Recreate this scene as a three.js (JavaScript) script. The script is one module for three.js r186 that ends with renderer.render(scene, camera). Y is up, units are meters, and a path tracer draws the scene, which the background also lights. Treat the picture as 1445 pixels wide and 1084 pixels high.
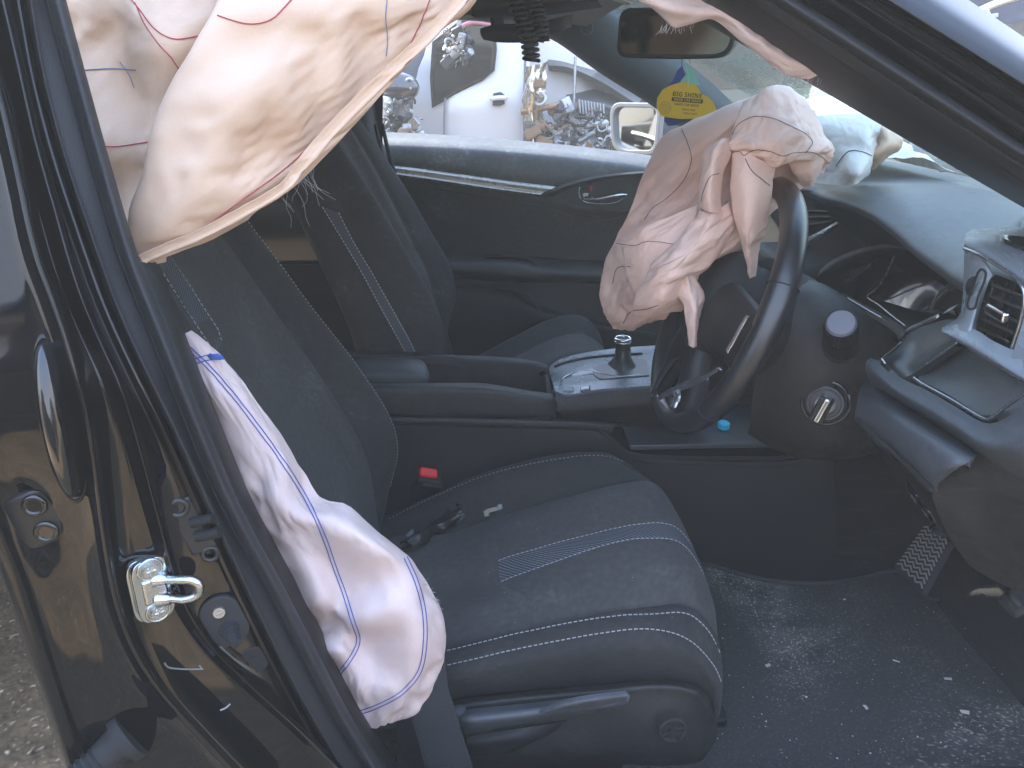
import * as THREE from 'three';
import { mergeGeometries, mergeVertices } from 'three/addons/utils/BufferGeometryUtils.js';
import { RoundedBoxGeometry } from 'three/addons/geometries/RoundedBoxGeometry.js';
import { ImprovedNoise } from 'three/addons/math/ImprovedNoise.js';

// ------------------------------------------------------------------ camera, sky, sun, exposure
// car axes: x forward, y up, z to the right-hand side of the car (where the camera stands); ground y = 0
const scene = new THREE.Scene();
const RAD = Math.PI / 180;
const camera = new THREE.PerspectiveCamera(53.79, 4 / 3, 0.05, 400);
camera.rotation.order = 'YXZ';
camera.position.set(0.086, 1.185, 1.453);
camera.rotation.set(-22.45 * RAD, -0.11 * RAD, -1.115 * RAD);
camera.updateMatrixWorld(true);
scene.add(camera);

const sunDir = new THREE.Vector3(-0.65, 0.56, -0.53).normalize();
{ // hazy blue sky, paler towards the horizon and round the sun
  const W = 512, H = 256, d = new Float32Array(W * H * 4), v = new THREE.Vector3();
  for (let j = 0; j < H; j++) for (let i = 0; i < W; i++) {
    const el = ((j + .5) / H - .5) * Math.PI, az = ((i + .5) / W - .5) * Math.PI * 2; v.set(Math.cos(el) * Math.cos(az), Math.sin(el), Math.cos(el) * Math.sin(az));
    const h = Math.pow(Math.max(0, v.y), .27), g = Math.acos(Math.min(1, Math.max(-1, v.dot(sunDir)))) / RAD;
    const au = 1.1 * Math.exp(-g / 9) + .22 * Math.exp(-g / 28), k = (j * W + i) * 4, up = v.y >= 0;
    const zen = [.27, .44, .80], hor = [.88, .82, .73], gr = [.20, .17, .14], sn = [1, .94, .84];
    for (let c = 0; c < 3; c++) d[k + c] = (up ? hor[c] + (zen[c] - hor[c]) * h : gr[c]) + (up ? sn[c] * au : 0);
    d[k + 3] = 1;
  }
  const t = new THREE.DataTexture(d, W, H, THREE.RGBAFormat, THREE.FloatType); t.mapping = THREE.EquirectangularReflectionMapping; t.magFilter = t.minFilter = THREE.LinearFilter; t.wrapS = THREE.RepeatWrapping; t.needsUpdate = true;
  scene.background = t; scene.environment = t;
}

const sun = new THREE.DirectionalLight(new THREE.Color(1, 0.95, 0.84), 5);
sun.position.copy(sunDir).multiplyScalar(20);
sun.castShadow = true;
sun.shadow.mapSize.set(4096, 4096);
Object.assign(sun.shadow.camera, { left: -7, right: 7, top: 7, bottom: -7, near: 1, far: 50 });
sun.name = 'sun';
scene.add(sun); scene.add(sun.target);

const renderer = new THREE.WebGLRenderer({ antialias: true });
renderer.toneMapping = THREE.LinearToneMapping;
renderer.toneMappingExposure = 5.0;
renderer.shadowMap.enabled = true;
scene.fog = new THREE.FogExp2(new THREE.Color(0.90, 0.89, 0.84), 0.021);  // thin haze that lifts the blacks in place of lens glare

// ------------------------------------------------------------------ helpers
let seed = 12345;
const rnd = () => { seed = (seed * 1664525 + 1013904223) >>> 0; return seed / 4294967296; };
const rr = (a, b) => a + (b - a) * rnd();
const V = (x, y, z) => new THREE.Vector3(x, y, z);
const pn = new ImprovedNoise();
const N3 = (x, y, z) => pn.noise(x + 100.3, y + 50.7, z + 20.1);
const F_ = 1068.7;
const camP = camera.position.clone();
function dirOf(u, v) { return V((u - 722.5) / F_, (542 - v) / F_, -1).applyEuler(camera.rotation); }
// where a line of sight meets the plane z = .., x = .., y = .. of the car
const Z = (u, v, z) => { const d = dirOf(u, v); return d.multiplyScalar((z - camP.z) / d.z).add(camP); };
const X = (u, v, x) => { const d = dirOf(u, v); return d.multiplyScalar((x - camP.x) / d.x).add(camP); };
const Y = (u, v, y) => { const d = dirOf(u, v); return d.multiplyScalar((y - camP.y) / d.y).add(camP); };
const zs = (a) => a.map(([u, v, z]) => Z(u, v, z));
const xs = (a) => a.map(([u, v, x]) => X(u, v, x));
const ys = (a) => a.map(([u, v, y]) => Y(u, v, y));

const used = {};
function numbered(n) { used[n] = (used[n] || 0) + 1; return used[n] === 1 ? n : n + '_' + String(used[n] - 1).padStart(3, '0'); }
const things = [];
function thing(name, label, category, group) {
  const g = new THREE.Group(); g.name = numbered(name); scene.add(g);
  g.userData = { label, category }; if (group) g.userData.group = group;
  things.push(g); return g;
}
function part(name, geo, mat, parent, extra) {
  const m = new THREE.Mesh(Array.isArray(geo) ? merge(geo) : geo, mat);
  m.name = name; m.castShadow = m.receiveShadow = true;
  if (extra) Object.assign(m.userData, extra);
  parent.add(m); return m;
}
function single(name, label, category, geo, mat, group) {   // a thing that is one mesh
  const m = part(numbered(name), geo, mat, scene, { label, category });
  if (group) m.userData.group = group;
  things.push(m); return m;
}
function settle() {                                            // put every thing's origin at its base
  for (const g of things) {
    if (g.userData.placed) { delete g.userData.placed; continue; }
    const b = new THREE.Box3().setFromObject(g); if (b.isEmpty()) continue;
    const o = V((b.min.x + b.max.x) / 2, b.min.y, (b.min.z + b.max.z) / 2);
    if (g.isMesh) { g.geometry.translate(-o.x, -o.y, -o.z); g.position.copy(o); }
    else { g.position.copy(o); for (const c of g.children) c.position.sub(o); }
  }
}
function merge(list) {
  const clean = list.map((g) => {
    let q = g.index ? g.toNonIndexed() : g;
    if (!q.getAttribute('normal')) q.computeVertexNormals();
    const r = new THREE.BufferGeometry();
    r.setAttribute('position', q.getAttribute('position')); r.setAttribute('normal', q.getAttribute('normal'));
    r.setAttribute('uv', q.getAttribute('uv') || new THREE.BufferAttribute(new Float32Array(q.getAttribute('position').count * 2), 2));
    return r;
  });
  return mergeGeometries(clean);
}
const box = (w, h, d, r = 0.004, s = 2) => new RoundedBoxGeometry(w, h, d, s, Math.min(r, w / 2.01, h / 2.01, d / 2.01));
function place(g, p, rx = 0, ry = 0, rz = 0) {
  g.applyMatrix4(new THREE.Matrix4().compose(p, new THREE.Quaternion().setFromEuler(new THREE.Euler(rx, ry, rz, 'YXZ')), V(1, 1, 1))); return g;
}
function frame(g, p, yAxis, xHint = V(0, 0, 1)) {                // put geometry's +y along yAxis at p
  const y = yAxis.clone().normalize(), x = xHint.clone().sub(y.clone().multiplyScalar(y.dot(xHint))).normalize(), z = x.clone().cross(y);
  const m = new THREE.Matrix4().makeBasis(x, y, z).setPosition(p); g.applyMatrix4(m); return g;
}
function rod(a, b, r0, r1 = r0, n = 10) {
  const d = b.clone().sub(a), g = new THREE.CylinderGeometry(r1, r0, d.length(), n);
  return frame(g, a.clone().add(b).multiplyScalar(.5), d, Math.abs(d.clone().normalize().z) > .9 ? V(1, 0, 0) : V(0, 0, 1));
}
function tube(pts, r, seg = 0, rad = 8, closed = false) {
  const c = new THREE.CatmullRomCurve3(pts, closed, 'centripetal');
  return new THREE.TubeGeometry(c, seg || Math.max(8, pts.length * 8), r, rad, closed);
}
function capped(pts, r, seg = 0, rad = 8) {                      // tube with rounded ends
  const a = new THREE.SphereGeometry(r, rad, 6), b = a.clone();
  a.translate(...pts[0].toArray()); b.translate(...pts[pts.length - 1].toArray());
  return merge([tube(pts, r, seg, rad), a, b]);
}
function cr(a, b, c, d, t) {
  const t2 = t * t, t3 = t2 * t;
  const f = (p, q, r, s) => .5 * (2 * q + (r - p) * t + (2 * p - 5 * q + 4 * r - s) * t2 + (3 * q - p - 3 * r + s) * t3);
  return V(f(a.x, b.x, c.x, d.x), f(a.y, b.y, c.y, d.y), f(a.z, b.z, c.z, d.z));
}
function along(arr, t, closed) {
  const n = arr.length;
  if (closed) { const i = Math.floor(t) % n, w = (k) => arr[(k + n) % n]; return cr(w(i - 1), w(i), w(i + 1), w(i + 2), t - Math.floor(t)); }
  const i = Math.min(n - 2, Math.max(0, Math.floor(t))), w = (k) => arr[k < 0 ? 0 : k >= n ? n - 1 : k];
  const A = i === 0 ? w(0).clone().multiplyScalar(2).sub(w(1)) : w(i - 1), D = i + 2 >= n ? w(n - 1).clone().multiplyScalar(2).sub(w(n - 2)) : w(i + 2);
  return cr(A, w(i), w(i + 1), D, t - i);
}
// smooth surface through a grid of control points; kc / kr = steps per control cell
function surf(rows, kc = 8, kr = 8, o = {}) {
  const nr = rows.length, nc = rows[0].length, C = (o.closed ? nc : nc - 1) * kc, R = (nr - 1) * kr, P = [];
  for (let r = 0; r <= R; r++) {
    const line = [];
    for (let c = 0; c < nc; c++) {
      const col = rows.map((q) => q[c]);
      line.push(o.linR ? col[Math.min(nr - 2, Math.floor(r / kr))].clone().lerp(col[Math.min(nr - 1, Math.floor(r / kr) + 1)], r / kr - Math.min(nr - 2, Math.floor(r / kr))) : along(col, r / kr));
    }
    const row = [];
    for (let c = 0; c <= C; c++) row.push(along(line, c / kc, o.closed));
    P.push(row);
  }
  const G = { P, R, C, kc, kr, closed: o.closed, flip: o.flip };
  if (o.disp) { const n = normals(G); P.forEach((row, r) => row.forEach((p, c) => { const d = o.disp(c / kc, r / kr, p); if (d) p.addScaledVector(n[r][c], d); })); }
  return G;
}
function normals(G) {
  const { P, R, C } = G, out = [];
  for (let r = 0; r <= R; r++) {
    const row = [];
    for (let c = 0; c <= C; c++) {
      const l = P[r][c > 0 ? c - 1 : G.closed ? C - 1 : 0], q = P[r][c < C ? c + 1 : G.closed ? 1 : C];
      const a = P[Math.max(0, r - 1)][c], b = P[Math.min(R, r + 1)][c];
      row.push(q.clone().sub(l).cross(b.clone().sub(a)).normalize().multiplyScalar(G.flip ? 1 : -1));
    }
    out.push(row);
  }
  return out;                                                     // rows top to bottom, columns left to right: towards the viewer
}
function geo(G, c0 = 0, c1 = 1e9, r0 = 0, r1 = 1e9) {             // control-index range of a surface
  c0 = Math.round(c0 * G.kc); c1 = Math.min(G.C, Math.round(c1 * G.kc)); r0 = Math.round(r0 * G.kr); r1 = Math.min(G.R, Math.round(r1 * G.kr));
  const n = normals(G), pos = [], nor = [], uv = [], idx = [], W = c1 - c0 + 1;
  const ul = [0], vl = [0], mr = Math.round((r0 + r1) / 2), mc = Math.round((c0 + c1) / 2);
  for (let c = c0 + 1; c <= c1; c++) ul.push(ul[ul.length - 1] + G.P[mr][c].distanceTo(G.P[mr][c - 1]));
  for (let r = r0 + 1; r <= r1; r++) vl.push(vl[vl.length - 1] + G.P[r][mc].distanceTo(G.P[r - 1][mc]));
  for (let r = r0; r <= r1; r++) for (let c = c0; c <= c1; c++) {
    const p = G.P[r][c], q = n[r][c];
    pos.push(p.x, p.y, p.z); nor.push(q.x, q.y, q.z); uv.push(ul[c - c0], -vl[r - r0]);
  }
  for (let r = 0; r < r1 - r0; r++) for (let c = 0; c < W - 1; c++) {
    const a = r * W + c, b = a + 1, d = a + W, e = d + 1; G.flip ? idx.push(a, b, d, b, e, d) : idx.push(a, d, b, b, d, e);
  }
  return mk(pos, nor, uv, idx);
}
function mk(pos, nor, uv, idx) {
  const g = new THREE.BufferGeometry();
  g.setAttribute('position', new THREE.Float32BufferAttribute(pos, 3)); g.setAttribute('normal', new THREE.Float32BufferAttribute(nor, 3));
  g.setAttribute('uv', new THREE.Float32BufferAttribute(uv, 2)); g.setIndex(idx); return g;
}
function slab(G, t, c0, c1, r0, r1) {                             // a surface given thickness t behind it, edges closed
  const f = geo(G, c0, c1, r0, r1), pos = f.getAttribute('position'), nor = f.getAttribute('normal');
  const b = f.clone(), bp = b.getAttribute('position'), bn = b.getAttribute('normal');
  for (let i = 0; i < pos.count; i++) { bp.setXYZ(i, pos.getX(i) - nor.getX(i) * t, pos.getY(i) - nor.getY(i) * t, pos.getZ(i) - nor.getZ(i) * t); bn.setXYZ(i, -nor.getX(i), -nor.getY(i), -nor.getZ(i)); }
  const id = Array.from(b.index.array); for (let i = 0; i < id.length; i += 3) { const q = id[i]; id[i] = id[i + 1]; id[i + 1] = q; } b.setIndex(id);
  const W = Math.min(G.C, Math.round((c1 ?? 1e9) * G.kc)) - Math.round((c0 ?? 0) * G.kc) + 1, H = pos.count / W;
  const ring = [];
  for (let c = 0; c < W; c++) ring.push(c); for (let r = 1; r < H; r++) ring.push(r * W + W - 1);
  for (let c = W - 2; c >= 0; c--) ring.push((H - 1) * W + c); for (let r = H - 2; r > 0; r--) ring.push(r * W);
  const ep = [], ei = [], eu = []; const q = V(0, 0, 0);
  ring.concat(ring[0]).forEach((i, k) => {
    q.fromBufferAttribute(pos, i); ep.push(q.x, q.y, q.z); q.fromBufferAttribute(bp, i); ep.push(q.x, q.y, q.z); eu.push(k * .01, 0, k * .01, t);
    if (k) ei.push(2 * k - 2, 2 * k, 2 * k - 1, 2 * k - 1, 2 * k, 2 * k + 1);
  });
  const e = new THREE.BufferGeometry(); e.setAttribute('position', new THREE.Float32BufferAttribute(ep, 3)); e.setAttribute('uv', new THREE.Float32BufferAttribute(eu, 2)); e.setIndex(ei); e.computeVertexNormals();
  return merge([f, b, e]);
}
const at = (G, c, r) => { const x = Math.min(G.C, Math.max(0, c * G.kc)), y = Math.min(G.R, Math.max(0, r * G.kr)), i = Math.min(G.C - 1, Math.floor(x)), j = Math.min(G.R - 1, Math.floor(y));
  const a = G.P[j][i].clone().lerp(G.P[j][i + 1], x - i), b = G.P[j + 1][i].clone().lerp(G.P[j + 1][i + 1], x - i); return a.lerp(b, y - j); };
function atN(G, c, r) { const n = G.N || (G.N = normals(G)); return n[Math.min(G.R, Math.max(0, Math.round(r * G.kr)))][Math.min(G.C, Math.max(0, Math.round(c * G.kc)))].clone(); }
function onGrid(G, path, off = .0008, n = 40) {                   // [[c, r], ...] on a surface -> points just above it
  const c = new THREE.CatmullRomCurve3(path.map(([a, b]) => V(a, b, 0)), false, 'catmullrom', .3);
  return c.getPoints(n).map((q) => at(G, q.x, q.y).addScaledVector(atN(G, q.x, q.y), off));
}
function dashes(pts, r = .0008, dash = .005, gap = .0028) {       // a row of stitches
  const c = new THREE.CatmullRomCurve3(pts, false, 'centripetal'), L = c.getLength(), out = [];
  const n = Math.floor(L / (dash + gap));
  for (let i = 0; i < n; i++) out.push(rod(c.getPointAt(i / n), c.getPointAt(Math.min(1, (i + dash / (dash + gap)) / n)), r, r, 5));
  return out;
}
const caster = new THREE.Raycaster();
function hit(u, v, meshes) {
  meshes.forEach((m) => m.updateWorldMatrix(true, false));
  caster.set(camP, dirOf(u, v).normalize()); const h = caster.intersectObjects(meshes, false)[0];
  if (!h) return null; const n = h.face.normal.clone(); if (n.dot(caster.ray.direction) > 0) n.negate(); return { p: h.point.clone(), n };
}
function onMesh(poly, meshes, off = .001, step = 6) {              // a traced line laid on a built surface
  const c = new THREE.CatmullRomCurve3(poly.map(([u, v]) => V(u, v, 0)), false, 'centripetal'), n = Math.max(4, Math.round(c.getLength() / step)), out = [];
  for (let i = 0; i <= n; i++) { const q = c.getPoint(i / n), h = hit(q.x, q.y, meshes); if (h) out.push(h.p.addScaledVector(h.n, off)); }
  return out;
}
// cloth: give a draped sheet more length than its outline and let it buckle into folds
function crumple(G, o = {}) {
  const { s = 1.06, tether = .02, edge = .15, it = 120, bend = .25, amp = .002, freq = 25, var: vr = .5, sd = 0 } = o;
  const { P, R, C } = G, W = C + 1, H = R + 1, T = P.map((r) => r.map((p) => p.clone()));
  const cons = []; const nrm = normals(G);
  const id = (r, c) => [r, c];
  const add = (r, c, r2, c2, k, m) => { if (r2 > R || c2 > C || c2 < 0) return; const a = T[r][c], b = T[r2][c2]; const q = a.distanceTo(b); cons.push([P[r][c], P[r2][c2], q * (1 + (s - 1) * m * (1 + vr * 2 * N3(a.x * 7 + sd, a.y * 7, a.z * 7))), k]); };
  for (let r = 0; r < H; r++) for (let c = 0; c < W; c++) {
    add(r, c, r, c + 1, .5, 1); add(r, c, r + 1, c, .5, 1); add(r, c, r + 1, c + 1, .25, 1); add(r, c, r + 1, c - 1, .25, 1);
    add(r, c, r, c + 2, bend, .96); add(r, c, r + 2, c, bend, .96); add(r, c, r, c + 4, bend * .35, .9); add(r, c, r + 4, c, bend * .35, .9);
  }
  P.forEach((row, r) => row.forEach((p, c) => { p.addScaledVector(nrm[r][c], amp * (N3(p.x * freq + sd, p.y * freq, p.z * freq) * 2 + N3(p.x * freq * 3, p.y * freq * 3, p.z * freq * 3 + sd))); }));
  const d = V(0, 0, 0);
  for (let k = 0; k < it; k++) {
    for (const [a, b, L, st] of cons) { d.subVectors(b, a); const l = d.length() || 1e-9, f = (l - L) / l * st * .5; a.addScaledVector(d, f); b.addScaledVector(d, -f); }
    const te = tether * (k < it * .7 ? 1 : .4);
    for (let r = 0; r < H; r++) for (let c = 0; c < W; c++) { const e = r === 0 || c === 0 || r === R || c === C; P[r][c].lerp(T[r][c], e ? edge : te); }
  }
  G.N = null; return G;
}

// sharp packing creases and crumples: ridges of folded noise pushed along the surface
function creased(G, amp, f, sd, lines = 0) {
  const n = normals(G), ls = []; const all = G.P; const pick = () => all[Math.floor(rnd() * (G.R + 1))][Math.floor(rnd() * (G.C + 1))];
  for (let i = 0; i < lines; i++) { const p = pick().clone(), q = pick().clone(); if (p.distanceTo(q) < .03) continue; const d = q.clone().sub(p), L = d.length(); ls.push([p, d.normalize(), Math.min(L, rr(.06, .16)), rr(-1, 1) * amp * 1.1, rr(.005, .012)]); }
  const t = V(0, 0, 0);
  G.P.forEach((row, r) => row.forEach((p, c) => {
    const wx = p.x + .03 * N3(p.x * 9, p.y * 9, sd), wy = p.y + .03 * N3(p.y * 9, p.z * 9, sd + 3);
    const a = N3(wx * f + sd, wy * f * .8, p.z * f), b = N3(wx * f * 2.3, wy * f * 2.1 + sd, p.z * f * 2);
    let d = amp * ((.22 - Math.abs(a)) * 2 + (.2 - Math.abs(b)) * .8) * (.55 + 1.2 * Math.max(0, N3(p.x * 5 + sd, p.y * 5, p.z * 5) + .2));
    for (const [o, u, L, h, w] of ls) { t.subVectors(p, o); const s = t.dot(u); if (s < -.02 || s > L + .02) continue; const q = Math.sqrt(Math.max(0, t.lengthSq() - s * s)); if (q > .06) continue; const e = Math.min(1, Math.max(0, (s + .02) / .03)) * Math.min(1, Math.max(0, (L + .02 - s) / .03)); d += h * Math.exp(-q / w) * e; }
    p.addScaledVector(n[r][c], d);
  }));
  G.N = null; return G;
}
// flat facets meeting in sharp creases, as stiff woven cloth crumples
function facets(G, amp, size, sd, stretch = 1.6) {
  const n = normals(G), du = G.P[G.R >> 1].reduce((s, p, i, a) => i ? s + p.distanceTo(a[i - 1]) : 0, 0) / G.C; let dv = 0; for (let r = 1; r <= G.R; r++) dv += G.P[r][G.C >> 1].distanceTo(G.P[r - 1][G.C >> 1]); dv /= G.R;
  const hsh = (i, j) => { const q = Math.sin(i * 127.1 + j * 311.7 + sd * 74.7) * 43758.5453; return (q - Math.floor(q)) * 2 - 1; };
  const tri = (x, y) => { const s = (x + y) * .366, i = Math.floor(x + s), j = Math.floor(y + s), fx = x + s - i, fy = y + s - j, a = hsh(i, j), b = hsh(i + 1, j + 1), c = fx > fy ? hsh(i + 1, j) : hsh(i, j + 1); return fx > fy ? a + (c - a) * fx + (b - c) * fy : a + (c - a) * fy + (b - c) * fx; };
  G.P.forEach((row, r) => row.forEach((p, c) => {
    const u = c * du, v = r * dv, wu = u + size * .5 * N3(u / size * .6, v / size * .6, sd), wv = v + size * .5 * N3(u / size * .6, v / size * .6, sd + 9), m = .35 + 1.3 * Math.max(0, .35 + N3(u / size * .3, v / size * .3, sd + 4));
    const x = (wu + wv * .5) / size, y = (wv - wu * .5) / size / stretch;
    p.addScaledVector(n[r][c], amp * m * (tri(x, y) + .38 * tri(x * 2.4 + 5, y * 2.1) + .14 * tri(x * 5.5, y * 5 + 3)));
  }));
  G.N = null; return G;
}
// a draped sheet: first large folds on a coarse grid, then fine creases on the smooth sheet drawn through it
function cloth(rows, k, c1, k2 = 3, c2) {
  const G0 = surf(rows, k[0], k[1]); crumple(G0, c1);
  const G = surf(G0.P, k2, k2); G.kc = k[0] * k2; G.kr = k[1] * k2; if (c2) crumple(G, c2); return G;
}
// ------------------------------------------------------------------ materials
function tex(size, fn, rep, srgb = false) {                        // fn(x, y) in 0..1 -> grey or [r, g, b], tiles
  const d = new Uint8Array(size * size * 4);
  for (let y = 0; y < size; y++) for (let x = 0; x < size; x++) {
    const q = fn(x / size, y / size), i = (y * size + x) * 4, a = Array.isArray(q) ? q : [q, q, q];
    for (let k = 0; k < 3; k++) d[i + k] = Math.max(0, Math.min(255, a[k] * 255)); d[i + 3] = 255;
  }
  const t = new THREE.DataTexture(d, size, size); t.wrapS = t.wrapT = THREE.RepeatWrapping; t.magFilter = THREE.LinearFilter; t.minFilter = THREE.LinearMipmapLinearFilter; t.generateMipmaps = true;
  if (srgb) t.colorSpace = THREE.SRGBColorSpace; t.repeat.set(1 / rep, 1 / rep); t.needsUpdate = true; return t;
}
const TAU = Math.PI * 2;
const tn = (x, y, f, s = 0) => { const n = (u, w) => N3(u * f + s * 7.3, w * f - s * 3.1, s * 1.7), a = x, b = y; // tiling noise: four shifted copies blended
  const q = n(a, b) * (1 - a) * (1 - b) + n(a - 1, b) * a * (1 - b) + n(a, b - 1) * (1 - a) * b + n(a - 1, b - 1) * a * b; return q / Math.sqrt(((1 - a) * (1 - a) + a * a) * ((1 - b) * (1 - b) + b * b)); };
const weaveBump = tex(128, (x, y) => .5 + .25 * Math.sin(x * TAU * 16) * Math.sin(y * TAU * 16) + .25 * tn(x, y, 30), .03);
const grainBump = tex(256, (x, y) => .5 + .5 * tn(x, y, 44) + .3 * tn(x, y, 90, 3), .05);
const fineBump = tex(256, (x, y) => .5 + .35 * tn(x, y, 70) + .3 * tn(x, y, 20, 5), .12);
const smudge = tex(512, (x, y) => .62 + .45 * tn(x, y, 7) + .3 * tn(x, y, 19, 2) + .2 * tn(x, y, 47, 4), .5);
const dustRough = (lo, hi, rep) => tex(256, (x, y) => lo + (hi - lo) * Math.max(0, Math.min(1, .5 + .7 * tn(x, y, 8, rep) + .5 * tn(x, y, 30, 2))), rep);
const speckle = (base, dust, amt, rep, s) => tex(512, (x, y) => {    // dust and lint lying on a dark surface, in grains and patches
  const patch = Math.max(0, tn(x, y, 9, s) + .35 * tn(x, y, 25, s) - .05), grain = Math.max(0, tn(x, y, 120, s + 1) + .4 * tn(x, y, 60, s)), f = Math.min(1, amt * (patch * 1.2 + grain * .5 + patch * grain * 3));
  return base.map((b, i) => b * (1 + .1 * tn(x, y, 80, s)) + (dust[i] - b) * f);
}, rep, true);
const M = {};
const std = (o) => new THREE.MeshStandardMaterial(o), phy = (o) => new THREE.MeshPhysicalMaterial(o);
const L3 = (r, g, b) => new THREE.Color().setRGB(r, g, b);
M.paint = phy({ color: L3(.004, .0045, .0055), roughness: .45, clearcoat: 1, clearcoatRoughness: .05, specularIntensity: 0 });
M.paintRough = phy({ color: L3(.008, .008, .008), roughness: .5, clearcoat: .6, clearcoatRoughness: .25 });
M.rubber = std({ color: L3(.020, .021, .024), roughness: .62, bumpMap: grainBump, bumpScale: .0003 });
M.rubberDark = std({ color: L3(.012, .012, .013), roughness: .7 });
M.fabric = phy({ map: speckle([.195, .192, .188], [.50, .49, .47], .13, .9, 1), roughness: .95, bumpMap: weaveBump, bumpScale: .0007, sheen: .35, sheenRoughness: .5, sheenColor: L3(.25, .26, .27) });
M.fabricLight = phy({ map: speckle([.27, .266, .26], [.54, .54, .52], .12, .8, 4), roughness: .95, bumpMap: weaveBump, bumpScale: .0007, sheen: .4, sheenRoughness: .5, sheenColor: L3(.3, .32, .34) });
M.strip = phy({ map: tex(256, (x, y) => { const k = ((x * 8 + y * 8) % 1 + 1) % 1, w = (y * 16) % 1; const a = k < .5 ? .20 : .40; return [a * (.9 + .2 * w), a * (.92 + .2 * w) * 1.02, a * (.95 + .2 * w) * 1.05]; }, .055, true), roughness: .9,
  bumpMap: tex(256, (x, y) => { const k = ((x * 8 + y * 8) % 1 + 1) % 1; return .5 + .5 * Math.sin(k * TAU); }, .055), bumpScale: .001 });
M.plastic = std({ map: speckle([.165, .162, .157], [.46, .46, .44], .10, .8, 7), roughness: .55, roughnessMap: dustRough(.75, 1, .35), bumpMap: grainBump, bumpScale: .0006 });
M.plasticDark = std({ color: L3(.011, .011, .0115), roughness: .5, bumpMap: grainBump, bumpScale: .0004 });
M.dash = std({ map: speckle([.29, .305, .32], [.52, .48, .48], .08, .8, 9), roughness: .33, bumpMap: grainBump, bumpScale: .0005 });  // slight blue in the base stands for sky reflected on the dash top
M.gloss = phy({ color: L3(.006, .006, .007), roughness: .12, clearcoat: 1, clearcoatRoughness: .04 });
M.leather = phy({ clearcoat: .7, clearcoatRoughness: .3, color: L3(.016, .016, .017), roughness: .3, bumpMap: grainBump, bumpScale: .0003 });
M.silver = std({ color: L3(.42, .45, .48), metalness: .85, roughness: .32, roughnessMap: smudge });
M.chrome = std({ color: L3(.78, .79, .8), metalness: 1, roughness: .12 });
M.zinc = std({ color: L3(.62, .68, .70), metalness: 1, roughness: .32, roughnessMap: smudge, bumpMap: fineBump, bumpScale: .00006 });
M.trimGrey = std({ color: L3(.10, .115, .125), roughness: .8, bumpMap: weaveBump, bumpScale: .0004 });
M.belt = std({ color: L3(.03, .032, .034), roughness: .75, bumpMap: tex(128, (x, y) => .5 + .5 * Math.sin(x * TAU * 8 + Math.sin(y * TAU * 16)), .02), bumpScale: .0006 });
M.carpet = std({ map: speckle([.10, .10, .098], [.4, .4, .37], .12, .6, 12), roughness: 1, bumpMap: fineBump, bumpScale: .002 });
M.thread = std({ color: L3(.42, .42, .41), roughness: .8 });
M.red = std({ color: L3(.75, .015, .025), roughness: .35 });
for (const k in M) M[k].side = THREE.DoubleSide;
// ------------------------------------------------------------------ ground
{
  const dirt = tex(1024, (x, y) => {
    const a = tn(x, y, 6), b = tn(x, y, 22, 3), c = tn(x, y, 90, 5), d = Math.max(0, tn(x, y, 150, 8) - .3) * 1.0, k = .53 + .08 * a + .08 * b + .10 * c;
    return [k * 1.08 + d, k * .90 + d, k * .68 + d * .9];
  }, 1.6, true);
  const m = std({ map: dirt, roughness: .95, bumpMap: tex(512, (x, y) => .5 + .3 * tn(x, y, 30) + .4 * tn(x, y, 100, 2), .9), bumpScale: .005, side: THREE.DoubleSide });
  const g = new THREE.PlaneGeometry(240, 240, 2, 2); const uv = g.getAttribute('uv'); for (let i = 0; i < uv.count; i++) uv.setXY(i, uv.getX(i) * 240, uv.getY(i) * 240);
  g.rotateX(-Math.PI / 2); const o = new THREE.Mesh(g, m); o.name = 'ground'; o.receiveShadow = true; o.userData.kind = 'structure'; scene.add(o);
  const st = []; for (let i = 0; i < 120; i++) { const q = new THREE.IcosahedronGeometry(rr(.003, .011), 0); q.scale(1, .6, 1); q.translate(rr(-1.1, .0), .004, rr(.55, 1.1)); st.push(q); }
  const pebbles = part('gravel', st, std({ color: L3(.3, .26, .21), roughness: .95 }), scene, { kind: 'stuff', label: 'loose gravel on the brown dirt beside the car' });
}
// ------------------------------------------------------------------ car body
const body = thing('car_shell', 'glossy black car shell with an empty front doorway, bare door pillar and rubber door seal', 'car');
const lin = (poly, v) => { for (let i = 0; i < poly.length - 1; i++) if (v <= poly[i + 1][1] || i === poly.length - 2) { const [u0, v0] = poly[i], [u1, v1] = poly[i + 1]; return u0 + (u1 - u0) * (v - v0) / (v1 - v0); } };
const lerpPoly = (poly, v) => { let s = 0; for (let k = -4; k <= 4; k++) s += lin(poly, v + k * 14) * (5 - Math.abs(k)); return s / 25; };
const VS = []; for (let v = -70; v <= 1140; v += 55) VS.push(v);
const lean = (v) => v < 560 ? -.085 * Math.pow((560 - v) / 560, 1.15) : 0;
const rail = (poly, du, z) => VS.map((v) => Z(lerpPoly(poly, v) + du, v, z + lean(v)));
const cols = (list) => VS.map((_, i) => list.map((c) => c[i]));
const pE = [[-190, -70], [-170, 300], [-80, 620], [0, 800], [92, 1084], [110, 1140]];
const pA = [[-60, -70], [5, 150], [28, 255], [50, 360], [87, 453], [110, 533], [127, 600], [137, 677], [143, 724], [153, 797], [173, 884], [200, 940], [233, 987], [277, 1030], [327, 1084], [375, 1135]];
const pB = [[-12, -70], [27, 97], [50, 200], [83, 313], [100, 377], [133, 467], [167, 530], [200, 637], [227, 744], [243, 797], [260, 857], [287, 901], [333, 951], [400, 1007], [475, 1084], [530, 1140]];
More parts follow.
